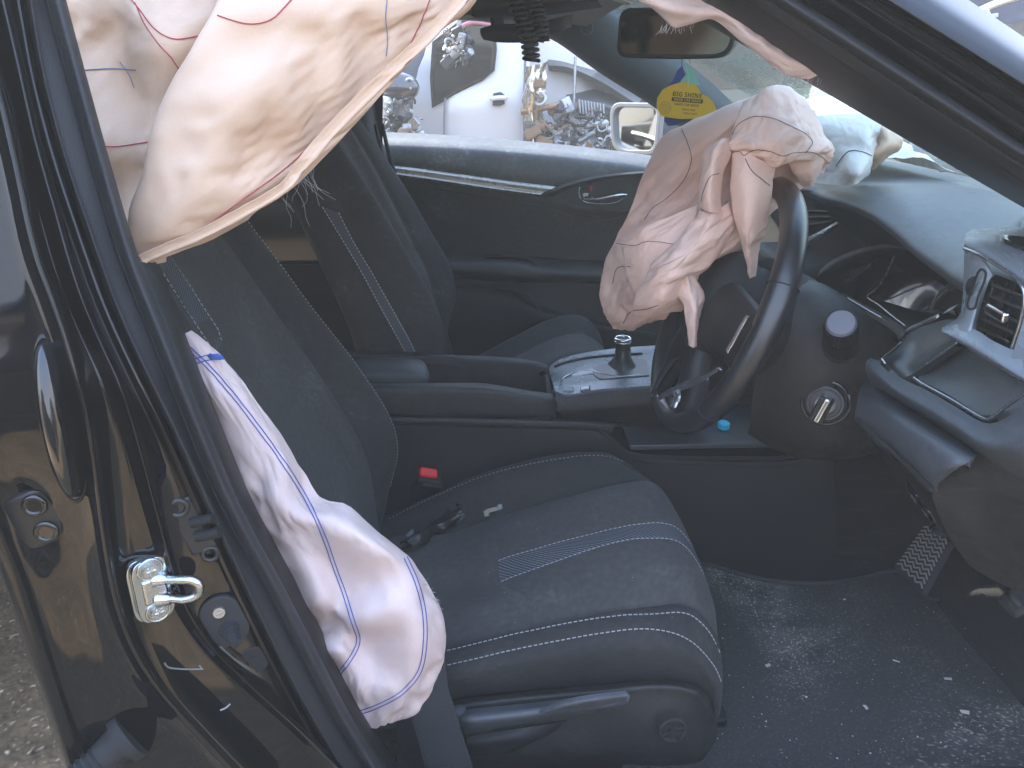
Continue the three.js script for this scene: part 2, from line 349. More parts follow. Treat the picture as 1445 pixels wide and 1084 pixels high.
const pC = [[20, -70], [50, 110], [83, 233], [123, 347], [150, 425], [180, 493], [233, 600], [290, 728], [333, 821], [373, 904], [420, 997], [465, 1075], [505, 1140]];
const pR = [[75, -70], [93, 0], [140, 175], [193, 360], [232, 455], [284, 585], [340, 720], [390, 806], [433, 891], [482, 987], [520, 1057], [575, 1135]];
let pillarMesh, sealMesh;
{
  const bump = (p, u, v, w, h, a, ang) => { const q = p; const dx = q[0] - u, dy = q[1] - v, c = Math.cos(ang), s = Math.sin(ang), x = (dx * c + dy * s) / w, y = (-dx * s + dy * c) / h; return a * Math.exp(-(x * x + y * y) * 1.2); };
  const G = surf(cols([
    rail(pE, -4, .80), rail(pE, 2, .872), rail(pE, 24, .874), rail(pE, 36, .864), rail(pE, 80, .856),
    rail(pA, -38, .852), rail(pA, -14, .856), rail(pA, -3, .861), rail(pA, 6, .854), rail(pA, 17, .832), rail(pB, -26, .820),
    rail(pB, -10, .821), rail(pB, -1, .824), rail(pB, 9, .812), rail(pC, -20, .796), rail(pC, -8, .797), rail(pC, 1, .790), rail(pC, 10, .765), rail(pR, -25, .745), rail(pR, 0, .70),
  ]), 5, 5, {
    disp: (c, r) => { // pressed shapes in the sheet metal
      let d = 0; const v = -70 + r * 55, g = (r0, c0, wr, wc, a) => a * Math.exp(-Math.pow((r - r0) / wr, 2) - Math.pow((c - c0) / wc, 2));
      d -= g(14.5, 3.7, .9, .8, .010);                         // hinge seat
      d += .0005 * N3(c * .9, r * .4, 3); return d;
    },
  });
  pillarMesh = part('door_pillar', geo(G), M.paint, body, { label: 'bare black painted pillar with bolt holes and pressed ridges' });
  // the thick rubber seal round the doorway: two lips with a groove between
  const S = surf(cols([
    rail(pC, 3, .762), rail(pC, 5, .785), rail(pC, 10, .797), rail(pC, 17, .793), rail(pR, -58 + 26, .784), rail(pR, -26, .780), rail(pR, -22, .792), rail(pR, -14, .800), rail(pR, -5, .793), rail(pR, 0, .775), rail(pR, -2, .73),
  ]), 4, 6);
  sealMesh = part('door_seal', geo(S), M.rubber, body);
  // inner trim behind the seal, from the belt height down to the sill
  const T = surf(cols([rail(pR, -14, .74), rail(pR, 4, .735), rail(pR, 20, .70), rail(pR, 26, .60)]).slice(8), 4, 4);
  part('pillar_trim', geo(T), M.plasticDark, body);
}
{ // ---- door hardware on the pillar
  const H = (u, v) => hit(u, v, [pillarMesh]);
  const h = H(212, 826), up = Z(205, 785, h.p.z).sub(Z(222, 868, h.p.z)).normalize();
  let n = V(.66, .08, .75).normalize(); n.sub(up.clone().multiplyScalar(n.dot(up))).normalize();
  const rt = up.clone().cross(n).normalize();                       // to the right in the picture
  const o = h.p.clone().addScaledVector(n, .006);
  const st = new THREE.Group(); st.name = 'striker'; st.userData.label = 'bright zinc door striker loop'; body.add(st);
  const sh = new THREE.Shape(); const w = .0165, hh = .035, k = .011;
  sh.moveTo(-w + k, -hh); sh.lineTo(w - k, -hh); sh.quadraticCurveTo(w, -hh, w, -hh + k * 1.6); sh.lineTo(w, hh - k * 1.6); sh.quadraticCurveTo(w, hh, w - k, hh); sh.lineTo(-w + k, hh); sh.quadraticCurveTo(-w, hh, -w, hh - k * 1.6); sh.lineTo(-w, -hh + k * 1.6); sh.quadraticCurveTo(-w, -hh, -w + k, -hh);
  const plate = new THREE.ExtrudeGeometry(sh, { depth: .004, bevelEnabled: true, bevelSize: .0012, bevelThickness: .0012, bevelSegments: 3, curveSegments: 8 });
  const bm = new THREE.Matrix4().makeBasis(rt, up, n).setPosition(o);
  const back = plate.clone(); back.translate(-.003, -.002, -.008); back.applyMatrix4(bm); plate.applyMatrix4(bm);
  part('plate', [plate, back], M.zinc, st);
  const q = (a, b, c) => o.clone().addScaledVector(rt, a).addScaledVector(up, b).addScaledVector(n, c);
  part('loop', [tube([q(.002, .011, .004), q(.012, .011, .012), q(.022, .012, .022), q(.031, .011, .030), q(.035, .005, .033), q(.033, -.007, .030), q(.022, -.012, .022), q(.012, -.012, .012), q(0, -.012, .004)], .0046, 60, 10),
    rod(q(.004, .011, .004), q(.012, .011, .012), .009, .006), rod(q(.002, -.012, .004), q(.012, -.012, .012), .009, .006)], M.zinc, st);
  part('boss', [1, -1].map((k) => { const t = new THREE.TorusGeometry(.0112, .0016, 8, 30); t.applyMatrix4(new THREE.Matrix4().makeBasis(rt, up, n).setPosition(q(0, k * .025, .0052))); return t; }).concat([frame(new RoundedBoxGeometry(.024, .008, .03, 3, .0035), q(.001, 0, .004), n, rt)]), M.zinc, st);
  for (const s of [1, -1]) { const c = q(0, s * .025, .006); const g = [rod(c.clone().addScaledVector(n, -.002), c.clone().addScaledVector(n, .003), .0088, .0075, 20)]; for (let i = 0; i < 3; i++) { const a = i * Math.PI / 3; g.push(rod(c.clone().addScaledVector(n, .003).addScaledVector(rt, .0045 * Math.cos(a)).addScaledVector(up, .0045 * Math.sin(a)), c.clone().addScaledVector(n, .0032).addScaledVector(rt, -.0045 * Math.cos(a)).addScaledVector(up, -.0045 * Math.sin(a)), .0011, .0011, 6)); } part('screw', g, M.zinc, st); }
  // door switch: dark oval plate, screw, rubber plunger
  const mount = (name, u, v, nn) => { const a = H(u, v), g = new THREE.Group(); g.name = name; body.add(g); const N = nn ? nn.clone().normalize() : a.n; const U = V(-.28, .95, 0); U.sub(N.clone().multiplyScalar(U.dot(N))).normalize(); const R = U.clone().cross(N); return { g, N, U, R, m: new THREE.Matrix4().makeBasis(R, U, N).setPosition(a.p), q: (x, y, z) => a.p.clone().addScaledVector(R, x).addScaledVector(U, y).addScaledVector(N, z) }; };
  const nn = V(.35, .12, .92);
  {
    const s = mount('door_switch', 317, 874, nn);
    const e = new THREE.Shape(); e.absellipse(0, .013, .018, .016, 0, Math.PI, false); e.absellipse(0, -.013, .018, .016, Math.PI, TAU, false);
    const p = new THREE.ExtrudeGeometry(e, { depth: .004, bevelEnabled: true, bevelSize: .002, bevelThickness: .002, bevelSegments: 3, curveSegments: 16 }); p.applyMatrix4(s.m);
    part('plate', p, M.rubber, s.g);
    part('screw', [rod(s.q(0, .014, .005), s.q(0, .014, .009), .007, .006, 16), rod(s.q(-.004, .014, .0092), s.q(.004, .014, .0092), .001, .001, 5), rod(s.q(0, .010, .0092), s.q(0, .018, .0092), .001, .001, 5)], M.silver, s.g);
    part('plunger', [rod(s.q(0, -.010, .004), s.q(.001, -.011, .012), .011, .009, 18), rod(s.q(.001, -.011, .012), s.q(.003, -.013, .022), .008, .0075, 18), rod(s.q(.003, -.013, .022), s.q(.005, -.015, .032), .0068, .005, 18)], M.rubber, s.g);
  }
  { const s = mount('rubber_plug', 358, 932, nn); const e = new THREE.CylinderGeometry(.015, .016, .004, 28); e.rotateX(Math.PI / 2); const t = new THREE.TorusGeometry(.015, .0018, 8, 32); const e2 = new THREE.CylinderGeometry(.006, .006, .002, 20); e2.rotateX(Math.PI / 2); e2.translate(0, 0, .003); const g = merge([e, t, e2]); g.applyMatrix4(s.m); body.remove(s.g); part('rubber_plug', g, M.rubberDark, body); }
  { const s = mount('bracket', 270, 742, nn); s.g.userData.label = 'small black bracket with two pins beside the seal';
    const e = box(.026, .062, .006, .003); e.applyMatrix4(s.m); part('plate', e, M.paintRough, s.g);
    part('pin', [rod(s.q(.002, .004, .003), s.q(.024, .003, .014), .0055, .005, 14)], M.rubberDark, s.g); part('pin', [rod(s.q(.0, -.012, .003), s.q(.024, -.013, .016), .006, .0055, 14)], M.rubberDark, s.g);
    const t = new THREE.TorusGeometry(.008, .003, 8, 20); t.translate(-.002, .024, .003); const t2 = new THREE.TorusGeometry(.007, .0025, 8, 20); t2.translate(.003, -.036, .002); for (const e of [t, t2]) { e.applyMatrix4(s.m); part('ring', e, M.paintRough, s.g); } }
  { const s = mount('hinge_seat', 52, 730, V(.2, .05, .98)); s.g.userData.label = 'hinge seat with two empty bolt holes';
    const e = new RoundedBoxGeometry(.05, .058, .012, 4, .006); e.applyMatrix4(s.m); part('plate', e, M.paintRough, s.g);
    for (const [x, y] of [[.008, .014], [.004, -.014]]) { const t = new THREE.TorusGeometry(.0085, .0028, 8, 24); const c = new THREE.CylinderGeometry(.007, .007, .002, 20); c.rotateX(Math.PI / 2); const g = merge([t, c]); g.translate(x, y, .0075); g.applyMatrix4(s.m); part('bolt_hole', g, M.gloss, s.g); } }
  { // long glossy bulge shaped to catch the sky highlight above the hinge seat
    const a = Z(60, 484, .845), b = Z(104, 702, .862), m = a.clone().add(b).multiplyScalar(.5), L = a.distanceTo(b) / 2, e = new THREE.SphereGeometry(1, 24, 32); e.scale(.0135, L, .026);
    part('highlight_bulge', frame(e, m, a.clone().sub(b), V(.9, 0, -.3)), M.gloss, body); const r = new THREE.TorusGeometry(1, .06, 8, 40); r.scale(.0165, L * 1.05, .05); part('bulge_edge', frame(r, m.clone().add(V(0, 0, -.004)), a.clone().sub(b), V(.9, 0, -.3)), M.paint, body); }
  { // corrugated wiring boot at the bottom of the pillar
    const a = H(180, 1040).p, d = V(-.72, -.36, .58).normalize(), g = []; body; const flange = rod(a.clone().addScaledVector(d, -.004), a.clone().addScaledVector(d, .007), .028, .026, 28);
    g.push(rod(a.clone().addScaledVector(d, .007), a.clone().addScaledVector(d, .03), .02, .016, 24));
    for (let i = 0; i < 9; i++) { const c = a.clone().addScaledVector(d, .03 + i * .007); const r = .0135; g.push(rod(c, c.clone().addScaledVector(d, .0035), r, r + .003, 20), rod(c.clone().addScaledVector(d, .0035), c.clone().addScaledVector(d, .007), r + .003, r, 20)); }
    const bt = new THREE.Group(); bt.name = 'wiring_boot'; bt.userData.label = 'corrugated black rubber wiring boot'; body.add(bt); part('flange', flange, M.rubber, bt); part('bellows', g, M.rubber, bt);
  }
  // scuffs in the paint showing bright primer
  const sc = (a) => tube(onMesh(a, [pillarMesh], .0004, 4), .0009, 12, 5);
  part('paint_chip', [sc([[311, 1002], [318, 999], [325, 993]])], M.thread, body);
  part('paint_scratch', [sc([[232, 935], [236, 941], [255, 944], [287, 944]]), sc([[285, 944], [281, 938]])], std({ color: L3(.22, .22, .22), roughness: .6 }), body);
}
// ---- windscreen pillar and roof edge at the upper right
let aMesh;
{
  const UX = []; for (let u = 860; u <= 1640; u += 60) UX.push(u);
  const zt = (u) => .575 + (u - 900) / 545 * .085;                  // the rail leans out towards the bonnet
  const ln = (u0, v0, u1, v1, dz, bend = 0) => UX.map((u) => { const t = (u - u0) / (u1 - u0); return Z(u, v0 + (v1 - v0) * t + bend * (t * t - t), zt(u) + dz); });
  const rows = [
    ln(1300, -45, 1445, 52, .03), ln(1320, -3, 1445, 77, .073), ln(1290, -1, 1445, 95, .087), ln(1270, 2, 1445, 112, .0935), ln(1249, 0, 1445, 122, .094), ln(1247, 6, 1445, 130, .078), ln(1245, 21, 1445, 148, .072), ln(1245, 25, 1445, 152, .085), ln(1245, 30, 1445, 157, .074),
    ln(1245, 48, 1445, 183, .062), ln(1245, 52, 1445, 187, .072), ln(1245, 57, 1445, 192, .06), ln(1245, 78, 1445, 206, .05),
  ];
  const G = surf(rows, 3, 4);
  aMesh = part('windscreen_pillar', geo(G), M.paint, body);
  part('pillar_moulding', geo(G, 0, 99, 5.2, 8.8), M.rubberDark, body).position.set(0, .0006, .0012);
  const S = surf([ln(1245, 74, 1445, 203, .05), ln(1245, 80, 1445, 209, .078), ln(1245, 88, 1445, 217, .086), ln(1245, 96, 1445, 225, .082), ln(1245, 102, 1445, 231, .072), ln(1245, 107, 1445, 236, .076), ln(1245, 115, 1445, 246, .066), ln(1245, 125, 1445, 256, .045)], 3, 4);
  part('door_seal', geo(S), M.rubber, body);
  const T = surf([ln(1245, 120, 1445, 250, .05), ln(1245, 132, 1445, 262, .04), ln(1245, 152, 1445, 276, .01), ln(1245, 171, 1445, 287, -.05), ln(1245, 176, 1445, 293, -.12), ln(1245, 150, 1445, 275, -.14)], 3, 4);
  part('pillar_trim', geo(T), M.plasticDark, body);
}
{ // ---- roof, header, rear and floor: they shade the cabin
  const rc = (x, y, z) => V(x, y, z);
  const roofRows = []; for (let i = 0; i <= 8; i++) { const x = .26 - i * .22, e = i === 0 ? -.02 : 0, row = []; for (let j = 0; j <= 8; j++) { const z = -.60 + j * .15; row.push(rc(x + (1 - Math.pow(Math.abs(z) / .6, 2)) * (i === 0 ? .10 : .0), 1.415 - .055 * Math.pow(Math.abs(z) / .6, 2.4) - .02 * Math.pow((i - 2.5) / 4, 2) * 4 + e * 1, z)); } roofRows.push(row); }
  const R = surf(roofRows, 2, 2);
  part('roof', slab(R, .035), M.paint, body);
  const L = surf(roofRows.map((r) => r.map((p) => p.clone().add(V(-.01, -.05, 0)))), 2, 2);
  part('headliner', geo(L), std({ color: L3(.28, .28, .27), roughness: .95, side: THREE.DoubleSide }), body);
  // roof rail over the driver's doorway and over the far doorway
  const rl = (s) => { const rows = [[.34, 1.30, .585], [.15, 1.33, .58], [-.15, 1.355, .57], [-.5, 1.36, .565], [-.9, 1.34, .56]].map(([x, y, z]) => [V(x, y - .035, s * (z - .06)), V(x, y - .045, s * z), V(x, y - .02, s * (z + .045)), V(x, y + .02, s * (z + .04)), V(x, y + .03, s * (z - .01))]); return geo(surf(rows, 4, 4)); };
  part('roof_rail', rl(1), M.paint, body); part('roof_rail', rl(-1), M.paintRough, body);
  // floor, tunnel, firewall, rear bulkhead, far side below the door, rear quarter panels
  const fl = []; fl.push(place(box(1.72, .02, 1.46), V(.42, .215, 0)), place(box(.8, .02, .5), V(-.84, .215, -.48)), place(box(.45, .85, .02), V(1.14, .55, .735)), place(box(.42, .03, 1.46), V(1.04, .885, 0)), place(box(2.3, .5, .02), V(.1, .42, -.745))); fl.push(place(box(.03, .75, 1.4), V(1.0, .58, 0), 0, 0, .18)); fl.push(place(box(1.6, .26, .24, .05), V(.2, .33, 0)));  // includes a flat board under the dash, added to block windscreen light
  fl.push(place(box(.5, .02, 1.4), V(.98, .30, 0), 0, 0, .6));
  part('floor_pan', fl, M.carpet, body);
  const bk = [place(box(.10, .66, .95, .03), V(-1.15, .75, -.22), 0, 0, .35), place(box(.5, .16, .5, .05), V(-.85, .42, -.45))];
  part('rear_bench', bk, M.plasticDark, body);
  const qp = [place(box(1.2, .78, .05, .02), V(-1.95, .62, .80)), place(box(.5, .5, .05, .02), V(-1.5, 1.15, .62), 0, 0, .5), place(box(2.2, .74, .06), V(-1.44, .68, -.80)), place(box(.9, .08, .06), V(-.8, .96, -.76)), place(box(.9, .03, 1.56), V(-1.75, 1.0, 0)), place(box(.03, .75, 1.56), V(-2.5, .65, 0)), place(box(.5, .03, 1.56), V(-2.3, .99, 0))];  // mostly out of view, sized to keep low sun off the ground
  part('rear_panel', qp, M.paint, body);
  // sill under the driver's doorway
  const sl = surf([[-.34, .78], [-.2, .745], [.1, .735], [.5, .735], [.9, .735], [1.2, .74]].map(([x, z]) => [V(x, .20, z - .05), V(x, .28, z - .04), V(x, .315, z - .01), V(x, .325, z + .02), V(x, .32, z + .06), V(x, .30, z + .075), V(x, .22, z + .075)]), 4, 6);
  part('sill', slab(sl, -.01), M.plastic, body);
  // rocker foot of the pillar: sheet metal turning into the sill
  part('rocker', [place(box(1.75, .16, .10, .03), V(.47, .25, .80))], M.paint, body);
  // bonnet and wings in front of the windscreen
  const bn = surf([-.72, -.5, 0, .5, .72].map((z) => [V(1.12, .93 - .05 * z * z, z), V(1.4, .94 - .06 * z * z, z), V(1.8, .88 - .07 * z * z, z), V(2.1, .78 - .08 * z * z, z)]), 4, 4);
  part('bonnet', geo(bn), M.paint, body);
  for (const s of [1, -1]) part('wing', place(box(1.1, .5, .05, .02), V(1.6, .6, s * .80)), M.paint, body);
  // cowl under the glass
  part('cowl', [place(box(.16, .05, 1.45, .02), V(1.12, .935, 0))], M.plasticDark, body);
}
{ // ---- far windscreen pillar trim and glass, far door pillar trim
  const a = (u, v, z) => Z(u, v, z);
  const T = surf([
    [a(770, -20, -.52), a(840, -10, -.50), a(905, 45, -.545), a(985, 100, -.59), a(1062, 172, -.64), a(1120, 225, -.67)],
    [a(765, -8, -.50), a(832, 8, -.485), a(900, 62, -.53), a(975, 118, -.575), a(1045, 182, -.625), a(1110, 235, -.66)],
    [a(755, 20, -.51), a(812, 36, -.50), a(875, 84, -.54), a(945, 132, -.585), a(1020, 190, -.635), a(1090, 245, -.67)],
    [a(750, 40, -.545), a(790, 54, -.535), a(850, 96, -.575), a(920, 140, -.62), a(985, 188, -.67), a(1060, 250, -.70)],
    [a(750, 46, -.60), a(786, 60, -.59), a(845, 102, -.63), a(915, 146, -.67), a(978, 192, -.71), a(1055, 254, -.73)],
  ], 6, 4);
  part('far_pillar_trim', geo(T), M.trimGrey, body, { label: 'blue-grey cloth covered windscreen pillar trim on the far side' });
  // small round cap on the trim
  const h = Z(828, 40, -.493), t = frame(new THREE.TorusGeometry(.014, .0015, 6, 24).rotateX(Math.PI / 2), h, V(-.1, .2, 1)); part('trim_cap', t, M.trimGrey, body);
  // windscreen: dusty green tinted glass
  const top = [V(.22, 1.335, .56), V(.30, 1.35, .28), V(.33, 1.352, 0), V(.30, 1.35, -.28), V(.22, 1.335, -.56)], bot = [V(.93, .99, .70), V(1.06, .965, .36), V(1.12, .955, 0), V(1.06, .965, -.36), V(.93, .99, -.70)];
  const rows = []; for (let i = 0; i <= 4; i++) rows.push(top.map((p, k) => p.clone().lerp(bot[k], i / 4).add(V(.02 * Math.sin(i / 4 * Math.PI), .02 * Math.sin(i / 4 * Math.PI), 0))));
  const film = tex(512, (x, y) => { const a = Math.max(0, .35 + .5 * tn(x, y, 6) + .3 * tn(x, y, 20, 2)), d = Math.max(0, tn(x, y, 70, 5) + .4 * tn(x, y, 160, 1) - .18) * 3; const k = Math.max(.0, .99 - .16 * a - .5 * Math.min(1, d)); return k; }, .5);
  const glass = phy({ color: L3(.80, .93, .89), transmission: .92, roughness: .06, thickness: 0, ior: 1.5, transmissionMap: film, side: THREE.DoubleSide });
  part('windscreen', geo(surf(rows, 4, 4)), glass, body, { label: 'dusty green tinted windscreen' });
  const mask = []; for (const z of [.02, -.06]) mask.push(place(box(.05, .03, .09, .01), V(.36, 1.31, .02)));
  part('mirror_mount', mask, M.plasticDark, body);
  // header over the glass
  part('header', geo(surf([-.58, -.3, 0, .3, .58].map((z) => { const x = .26 + .1 * (1 - z * z / .34), y = 1.345; return [V(x - .16, y + .01, z), V(x - .08, y - .015, z), V(x - .01, y - .008, z), V(x + .03, y + .005, z), V(x + .03, y + .05, z)]; }), 4, 4)), M.plasticDark, body);
  // far door pillar: moulded trim with two seal lines
  const pv = (list) => list;
  const P = surf([
    [a(500, 90, -.60), a(516, 90, -.60), a(535, 90, -.64), a(542, 90, -.68)],
    [a(480, 170, -.62), a(510, 165, -.60), a(527, 160, -.64), a(534, 158, -.69)],
    [a(486, 220, -.66), a(522, 225, -.63), a(540, 225, -.66), a(546, 225, -.71)],
    [a(520, 300, -.68), a(556, 300, -.66), a(568, 300, -.68), a(573, 300, -.72)],
    [a(560, 400, -.70), a(590, 395, -.68), a(603, 395, -.69), a(608, 395, -.73)],
    [a(585, 470, -.70), a(612, 470, -.68), a(626, 470, -.69), a(632, 470, -.73)],
    [a(610, 540, -.70), a(640, 540, -.68), a(650, 540, -.69), a(656, 540, -.73)],
  ], 5, 6);
  part('far_door_pillar', geo(P), std({ color: L3(.045, .048, .055), roughness: .6, side: THREE.DoubleSide }), body);
  const sl = (du, dz) => tube([[529, 175], [541, 225], [567, 300], [601, 395], [624, 470]].map(([u, v], i) => Z(u + du, v, [-.645, -.665, -.685, -.695, -.695][i] + dz)), .0055, 40, 8);
  part('far_door_seal', [sl(0, .0), sl(10, -.02)], M.rubber, body);
  part('added_sun_block', [place(box(.80, .42, .008, .003), V(-.93, 1.17, -.66), -.18, 0, 0)], phy({ color: L3(.03, .035, .033), roughness: .05, side: THREE.DoubleSide }), body);  // opaque dark pane added to keep sun off the far seat
  // pillar above the belt and rear far side window frame
  part('far_pillar_upper', geo(surf([[V(-.50, 1.33, -.56), V(-.17, 1.33, -.57)], [V(-.52, 1.18, -.63), V(-.22, 1.18, -.63)], [V(-.54, .98, -.68), V(-.25, .98, -.69)]], 3, 4)), M.plasticDark, body);  // front edge widened to block sun reaching the footwell
}
// ------------------------------------------------------------------ far front door
{
  const door = thing('passenger_door', 'far front door with black cloth panel, pale trim strip and lowered window', 'car door');
  const q = (u, v, z) => Z(u, v, z);
  // belt pad along the top of the door
  const B = surf([
    [q(528, 186, -.80), q(560, 187, -.80), q(640, 191, -.80), q(740, 199, -.80), q(840, 209, -.80), q(930, 221, -.80), q(1010, 232, -.80)],
    [q(526, 193, -.77), q(560, 194, -.77), q(640, 197, -.77), q(740, 205, -.77), q(840, 215, -.77), q(930, 226, -.77), q(1010, 238, -.77)],
    [q(530, 199, -.735), q(560, 200, -.735), q(640, 204, -.735), q(740, 212, -.735), q(840, 222, -.735), q(930, 233, -.735), q(1010, 245, -.735)],
    [q(534, 208, -.715), q(560, 209, -.715), q(640, 213, -.715), q(740, 221, -.715), q(840, 231, -.715), q(930, 240, -.715), q(1010, 251, -.715)],
    [q(540, 224, -.708), q(560, 226, -.708), q(640, 232, -.708), q(740, 245, -.708), q(830, 250, -.71), q(930, 248, -.712), q(1010, 258, -.715)],
    [q(541, 232, -.715), q(560, 235, -.715), q(640, 245, -.715), q(740, 259, -.715), q(825, 261, -.72), q(930, 251, -.72), q(1010, 262, -.725)],
  ], 6, 5);
  part('belt_pad', slab(B, .012), std({ map: speckle([.36, .37, .375], [.66, .66, .64], .28, 1.1, 3), roughness: .5, bumpMap: grainBump, bumpScale: .0006, side: THREE.DoubleSide }), door);
  // main cloth panel
  const pz = -.715;
  const C = surf([
    [q(541, 230, pz), q(600, 238, pz), q(680, 249, pz), q(760, 262, pz), q(830, 258, pz), q(900, 250, pz), q(1000, 260, pz)],
    [q(546, 250, -.705), q(610, 258, -.705), q(690, 272, -.705), q(770, 284, -.705), q(835, 292, -.705), q(900, 292, -.705), q(1000, 300, -.705)],
    [q(556, 292, -.72), q(620, 294, -.72), q(700, 300, -.72), q(775, 308, -.72), q(840, 312, -.72), q(900, 312, -.72), q(1000, 320, -.72)],
    [q(570, 335, -.73), q(630, 335, -.73), q(710, 338, -.73), q(780, 340, -.73), q(845, 345, -.73), q(900, 348, -.73), q(1000, 350, -.73)],
    [q(584, 358, -.725), q(640, 358, -.725), q(715, 360, -.725), q(785, 365, -.725), q(850, 368, -.725), q(900, 370, -.725), q(1000, 372, -.725)],
  ], 6, 6);
  part('door_panel', slab(C, .03), M.fabric, door);
  // crease of the panel below the strip
  part('panel_seam', tube([[548, 259], [620, 268], [700, 281], [770, 296], [820, 309], [850, 312], [880, 305], [905, 294]].map(([u, v]) => q(u, v, -.7)), .0022, 60, 6), M.plasticDark, door);
  // pale trim strip
  const S = surf([
    [q(543, 232, -.700), q(600, 239, -.700), q(680, 250, -.700), q(740, 258, -.700), q(784, 263, -.700)],
    [q(544, 236, -.690), q(600, 243, -.690), q(680, 254, -.690), q(740, 262, -.690), q(778, 267, -.690)],
    [q(546, 240, -.694), q(600, 247, -.694), q(680, 259, -.694), q(740, 268, -.694), q(768, 271, -.694)],
    [q(549, 245, -.686), q(600, 252, -.686), q(680, 264, -.686), q(740, 272, -.686), q(762, 275, -.686)],
    [q(550, 247, -.70), q(600, 254, -.70), q(680, 266, -.70), q(740, 274, -.70), q(760, 276, -.70)],
  ], 5, 4);
  part('trim_strip', slab(S, .006), std({ color: L3(.5, .48, .43), metalness: .45, roughness: .42, roughnessMap: smudge, side: THREE.DoubleSide }), door);
  // handle bowl with chrome lever and red lock
  const bowl = surf([
    [q(770, 272, -.70), q(800, 258, -.70), q(840, 248, -.70), q(885, 243, -.70), q(930, 240, -.70)],
    [q(772, 275, -.694), q(805, 262, -.69), q(845, 252, -.69), q(888, 247, -.69), q(930, 244, -.69)],
    [q(778, 277, -.705), q(812, 264, -.715), q(848, 256, -.72), q(890, 252, -.72), q(930, 250, -.71)],
    [q(790, 280, -.715), q(822, 272, -.75), q(852, 268, -.76), q(892, 268, -.76), q(930, 268, -.72)],
    [q(800, 286, -.705), q(824, 286, -.72), q(852, 288, -.73), q(888, 288, -.73), q(930, 288, -.71)],
    [q(802, 292, -.694), q(830, 296, -.694), q(858, 298, -.694), q(890, 299, -.694), q(930, 300, -.69)],
  ], 5, 5);
  part('handle_bowl', slab(bowl, .004), M.plastic, door);
  const hd = new THREE.Group(); hd.name = 'door_handle'; door.add(hd);
  const hs = surf([
    [q(820, 276, -.712), q(828, 277, -.705), q(836, 278, -.70), q(848, 277, -.695), q(862, 274, -.69), q(876, 272, -.688), q(884, 272, -.69)],
    [q(821, 279, -.704), q(829, 281, -.698), q(838, 281, -.692), q(849, 280, -.688), q(863, 277, -.682), q(877, 275, -.682), q(885, 275, -.684)],
    [q(824, 282, -.706), q(831, 283, -.70), q(840, 283, -.694), q(850, 282, -.69), q(864, 280, -.686), q(877, 279, -.686), q(884, 278, -.688)],
  ], 5, 4);
  part('lever', slab(hs, .005), M.chrome, hd);
  part('base', [place(box(.02, .016, .012, .004), q(826, 276, -.712)), tube([q(818, 264, -.712), q(817, 274, -.71), q(822, 283, -.708), q(836, 287, -.705), q(868, 286, -.70), q(880, 280, -.70)], .0022, 30, 6)], M.silver, hd);
  part('lock_button', [place(box(.018, .014, .012, .003), q(827, 266, -.716))], M.plasticDark, hd);
  part('lock_mark', [place(box(.005, .014, .012, .002), q(834, 266, -.712))], M.red, hd);
  // armrest
  const A = surf([
    [q(575, 352, -.735), q(640, 354, -.735), q(690, 356, -.735), q(730, 360, -.735), q(765, 365, -.735), q(800, 366, -.735), q(850, 368, -.735), q(930, 370, -.735)],
    [q(588, 362, -.69), q(640, 361, -.69), q(690, 362, -.69), q(730, 364, -.69), q(762, 372, -.67), q(790, 374, -.665), q(850, 376, -.665), q(930, 378, -.665)],
    [q(592, 369, -.645), q(640, 370, -.64), q(690, 370, -.635), q(730, 371, -.632), q(764, 380, -.63), q(790, 382, -.63), q(850, 384, -.63), q(930, 386, -.63)],
    [q(592, 378, -.635), q(640, 381, -.625), q(690, 384, -.62), q(735, 388, -.615), q(766, 388, -.62), q(790, 389, -.622), q(850, 391, -.622), q(930, 393, -.622)],
    [q(594, 384, -.645), q(640, 388, -.64), q(690, 392, -.635), q(735, 394, -.63), q(768, 394, -.632), q(790, 395, -.634), q(850, 396, -.634), q(930, 398, -.634)],
    [q(600, 388, -.69), q(640, 392, -.69), q(690, 396, -.68), q(735, 398, -.68), q(770, 398, -.68), q(790, 398, -.68), q(850, 400, -.68), q(930, 402, -.68)],
  ], 5, 5);
  part('armrest', slab(A, .004), M.plastic, door);
  const cup = surf([[q(684, 362, -.655), q(720, 363, -.65), q(745, 367, -.645), q(760, 376, -.64)], [q(690, 366, -.70), q(722, 367, -.70), q(742, 370, -.70), q(752, 376, -.68)], [q(700, 370, -.636), q(722, 371, -.634), q(740, 373, -.632), q(757, 379, -.632)]], 4, 4);
  part('pull_cup', geo(cup), M.plasticDark, door);
  // lower part with the map pocket
  const Lw = surf([
    [q(590, 386, -.72), q(650, 392, -.72), q(720, 398, -.72), q(760, 398, -.72), q(850, 400, -.72), q(960, 402, -.72)],
    [q(605, 398, -.715), q(650, 402, -.715), q(720, 408, -.715), q(755, 428, -.70), q(850, 452, -.70), q(960, 470, -.70)],
    [q(620, 430, -.70), q(660, 432, -.70), q(722, 434, -.69), q(765, 448, -.672), q(850, 464, -.672), q(960, 482, -.672)],
    [q(640, 500, -.70), q(680, 505, -.70), q(740, 508, -.69), q(790, 512, -.67), q(860, 520, -.67), q(960, 530, -.67)],
    [q(650, 640, -.71), q(690, 640, -.71), q(750, 640, -.70), q(800, 640, -.69), q(870, 640, -.69), q(960, 640, -.69)],
  ], 5, 5);
  part('lower_panel', slab(Lw, .03), M.plasticDark, door);
  part('pocket_lip', tube([[604, 398], [650, 403], [700, 406], [730, 409], [745, 417], [758, 434], [772, 446], [800, 452], [850, 460], [920, 470]].map(([u, v]) => q(u, v, -.682)), .003, 60, 6), M.plastic, door);
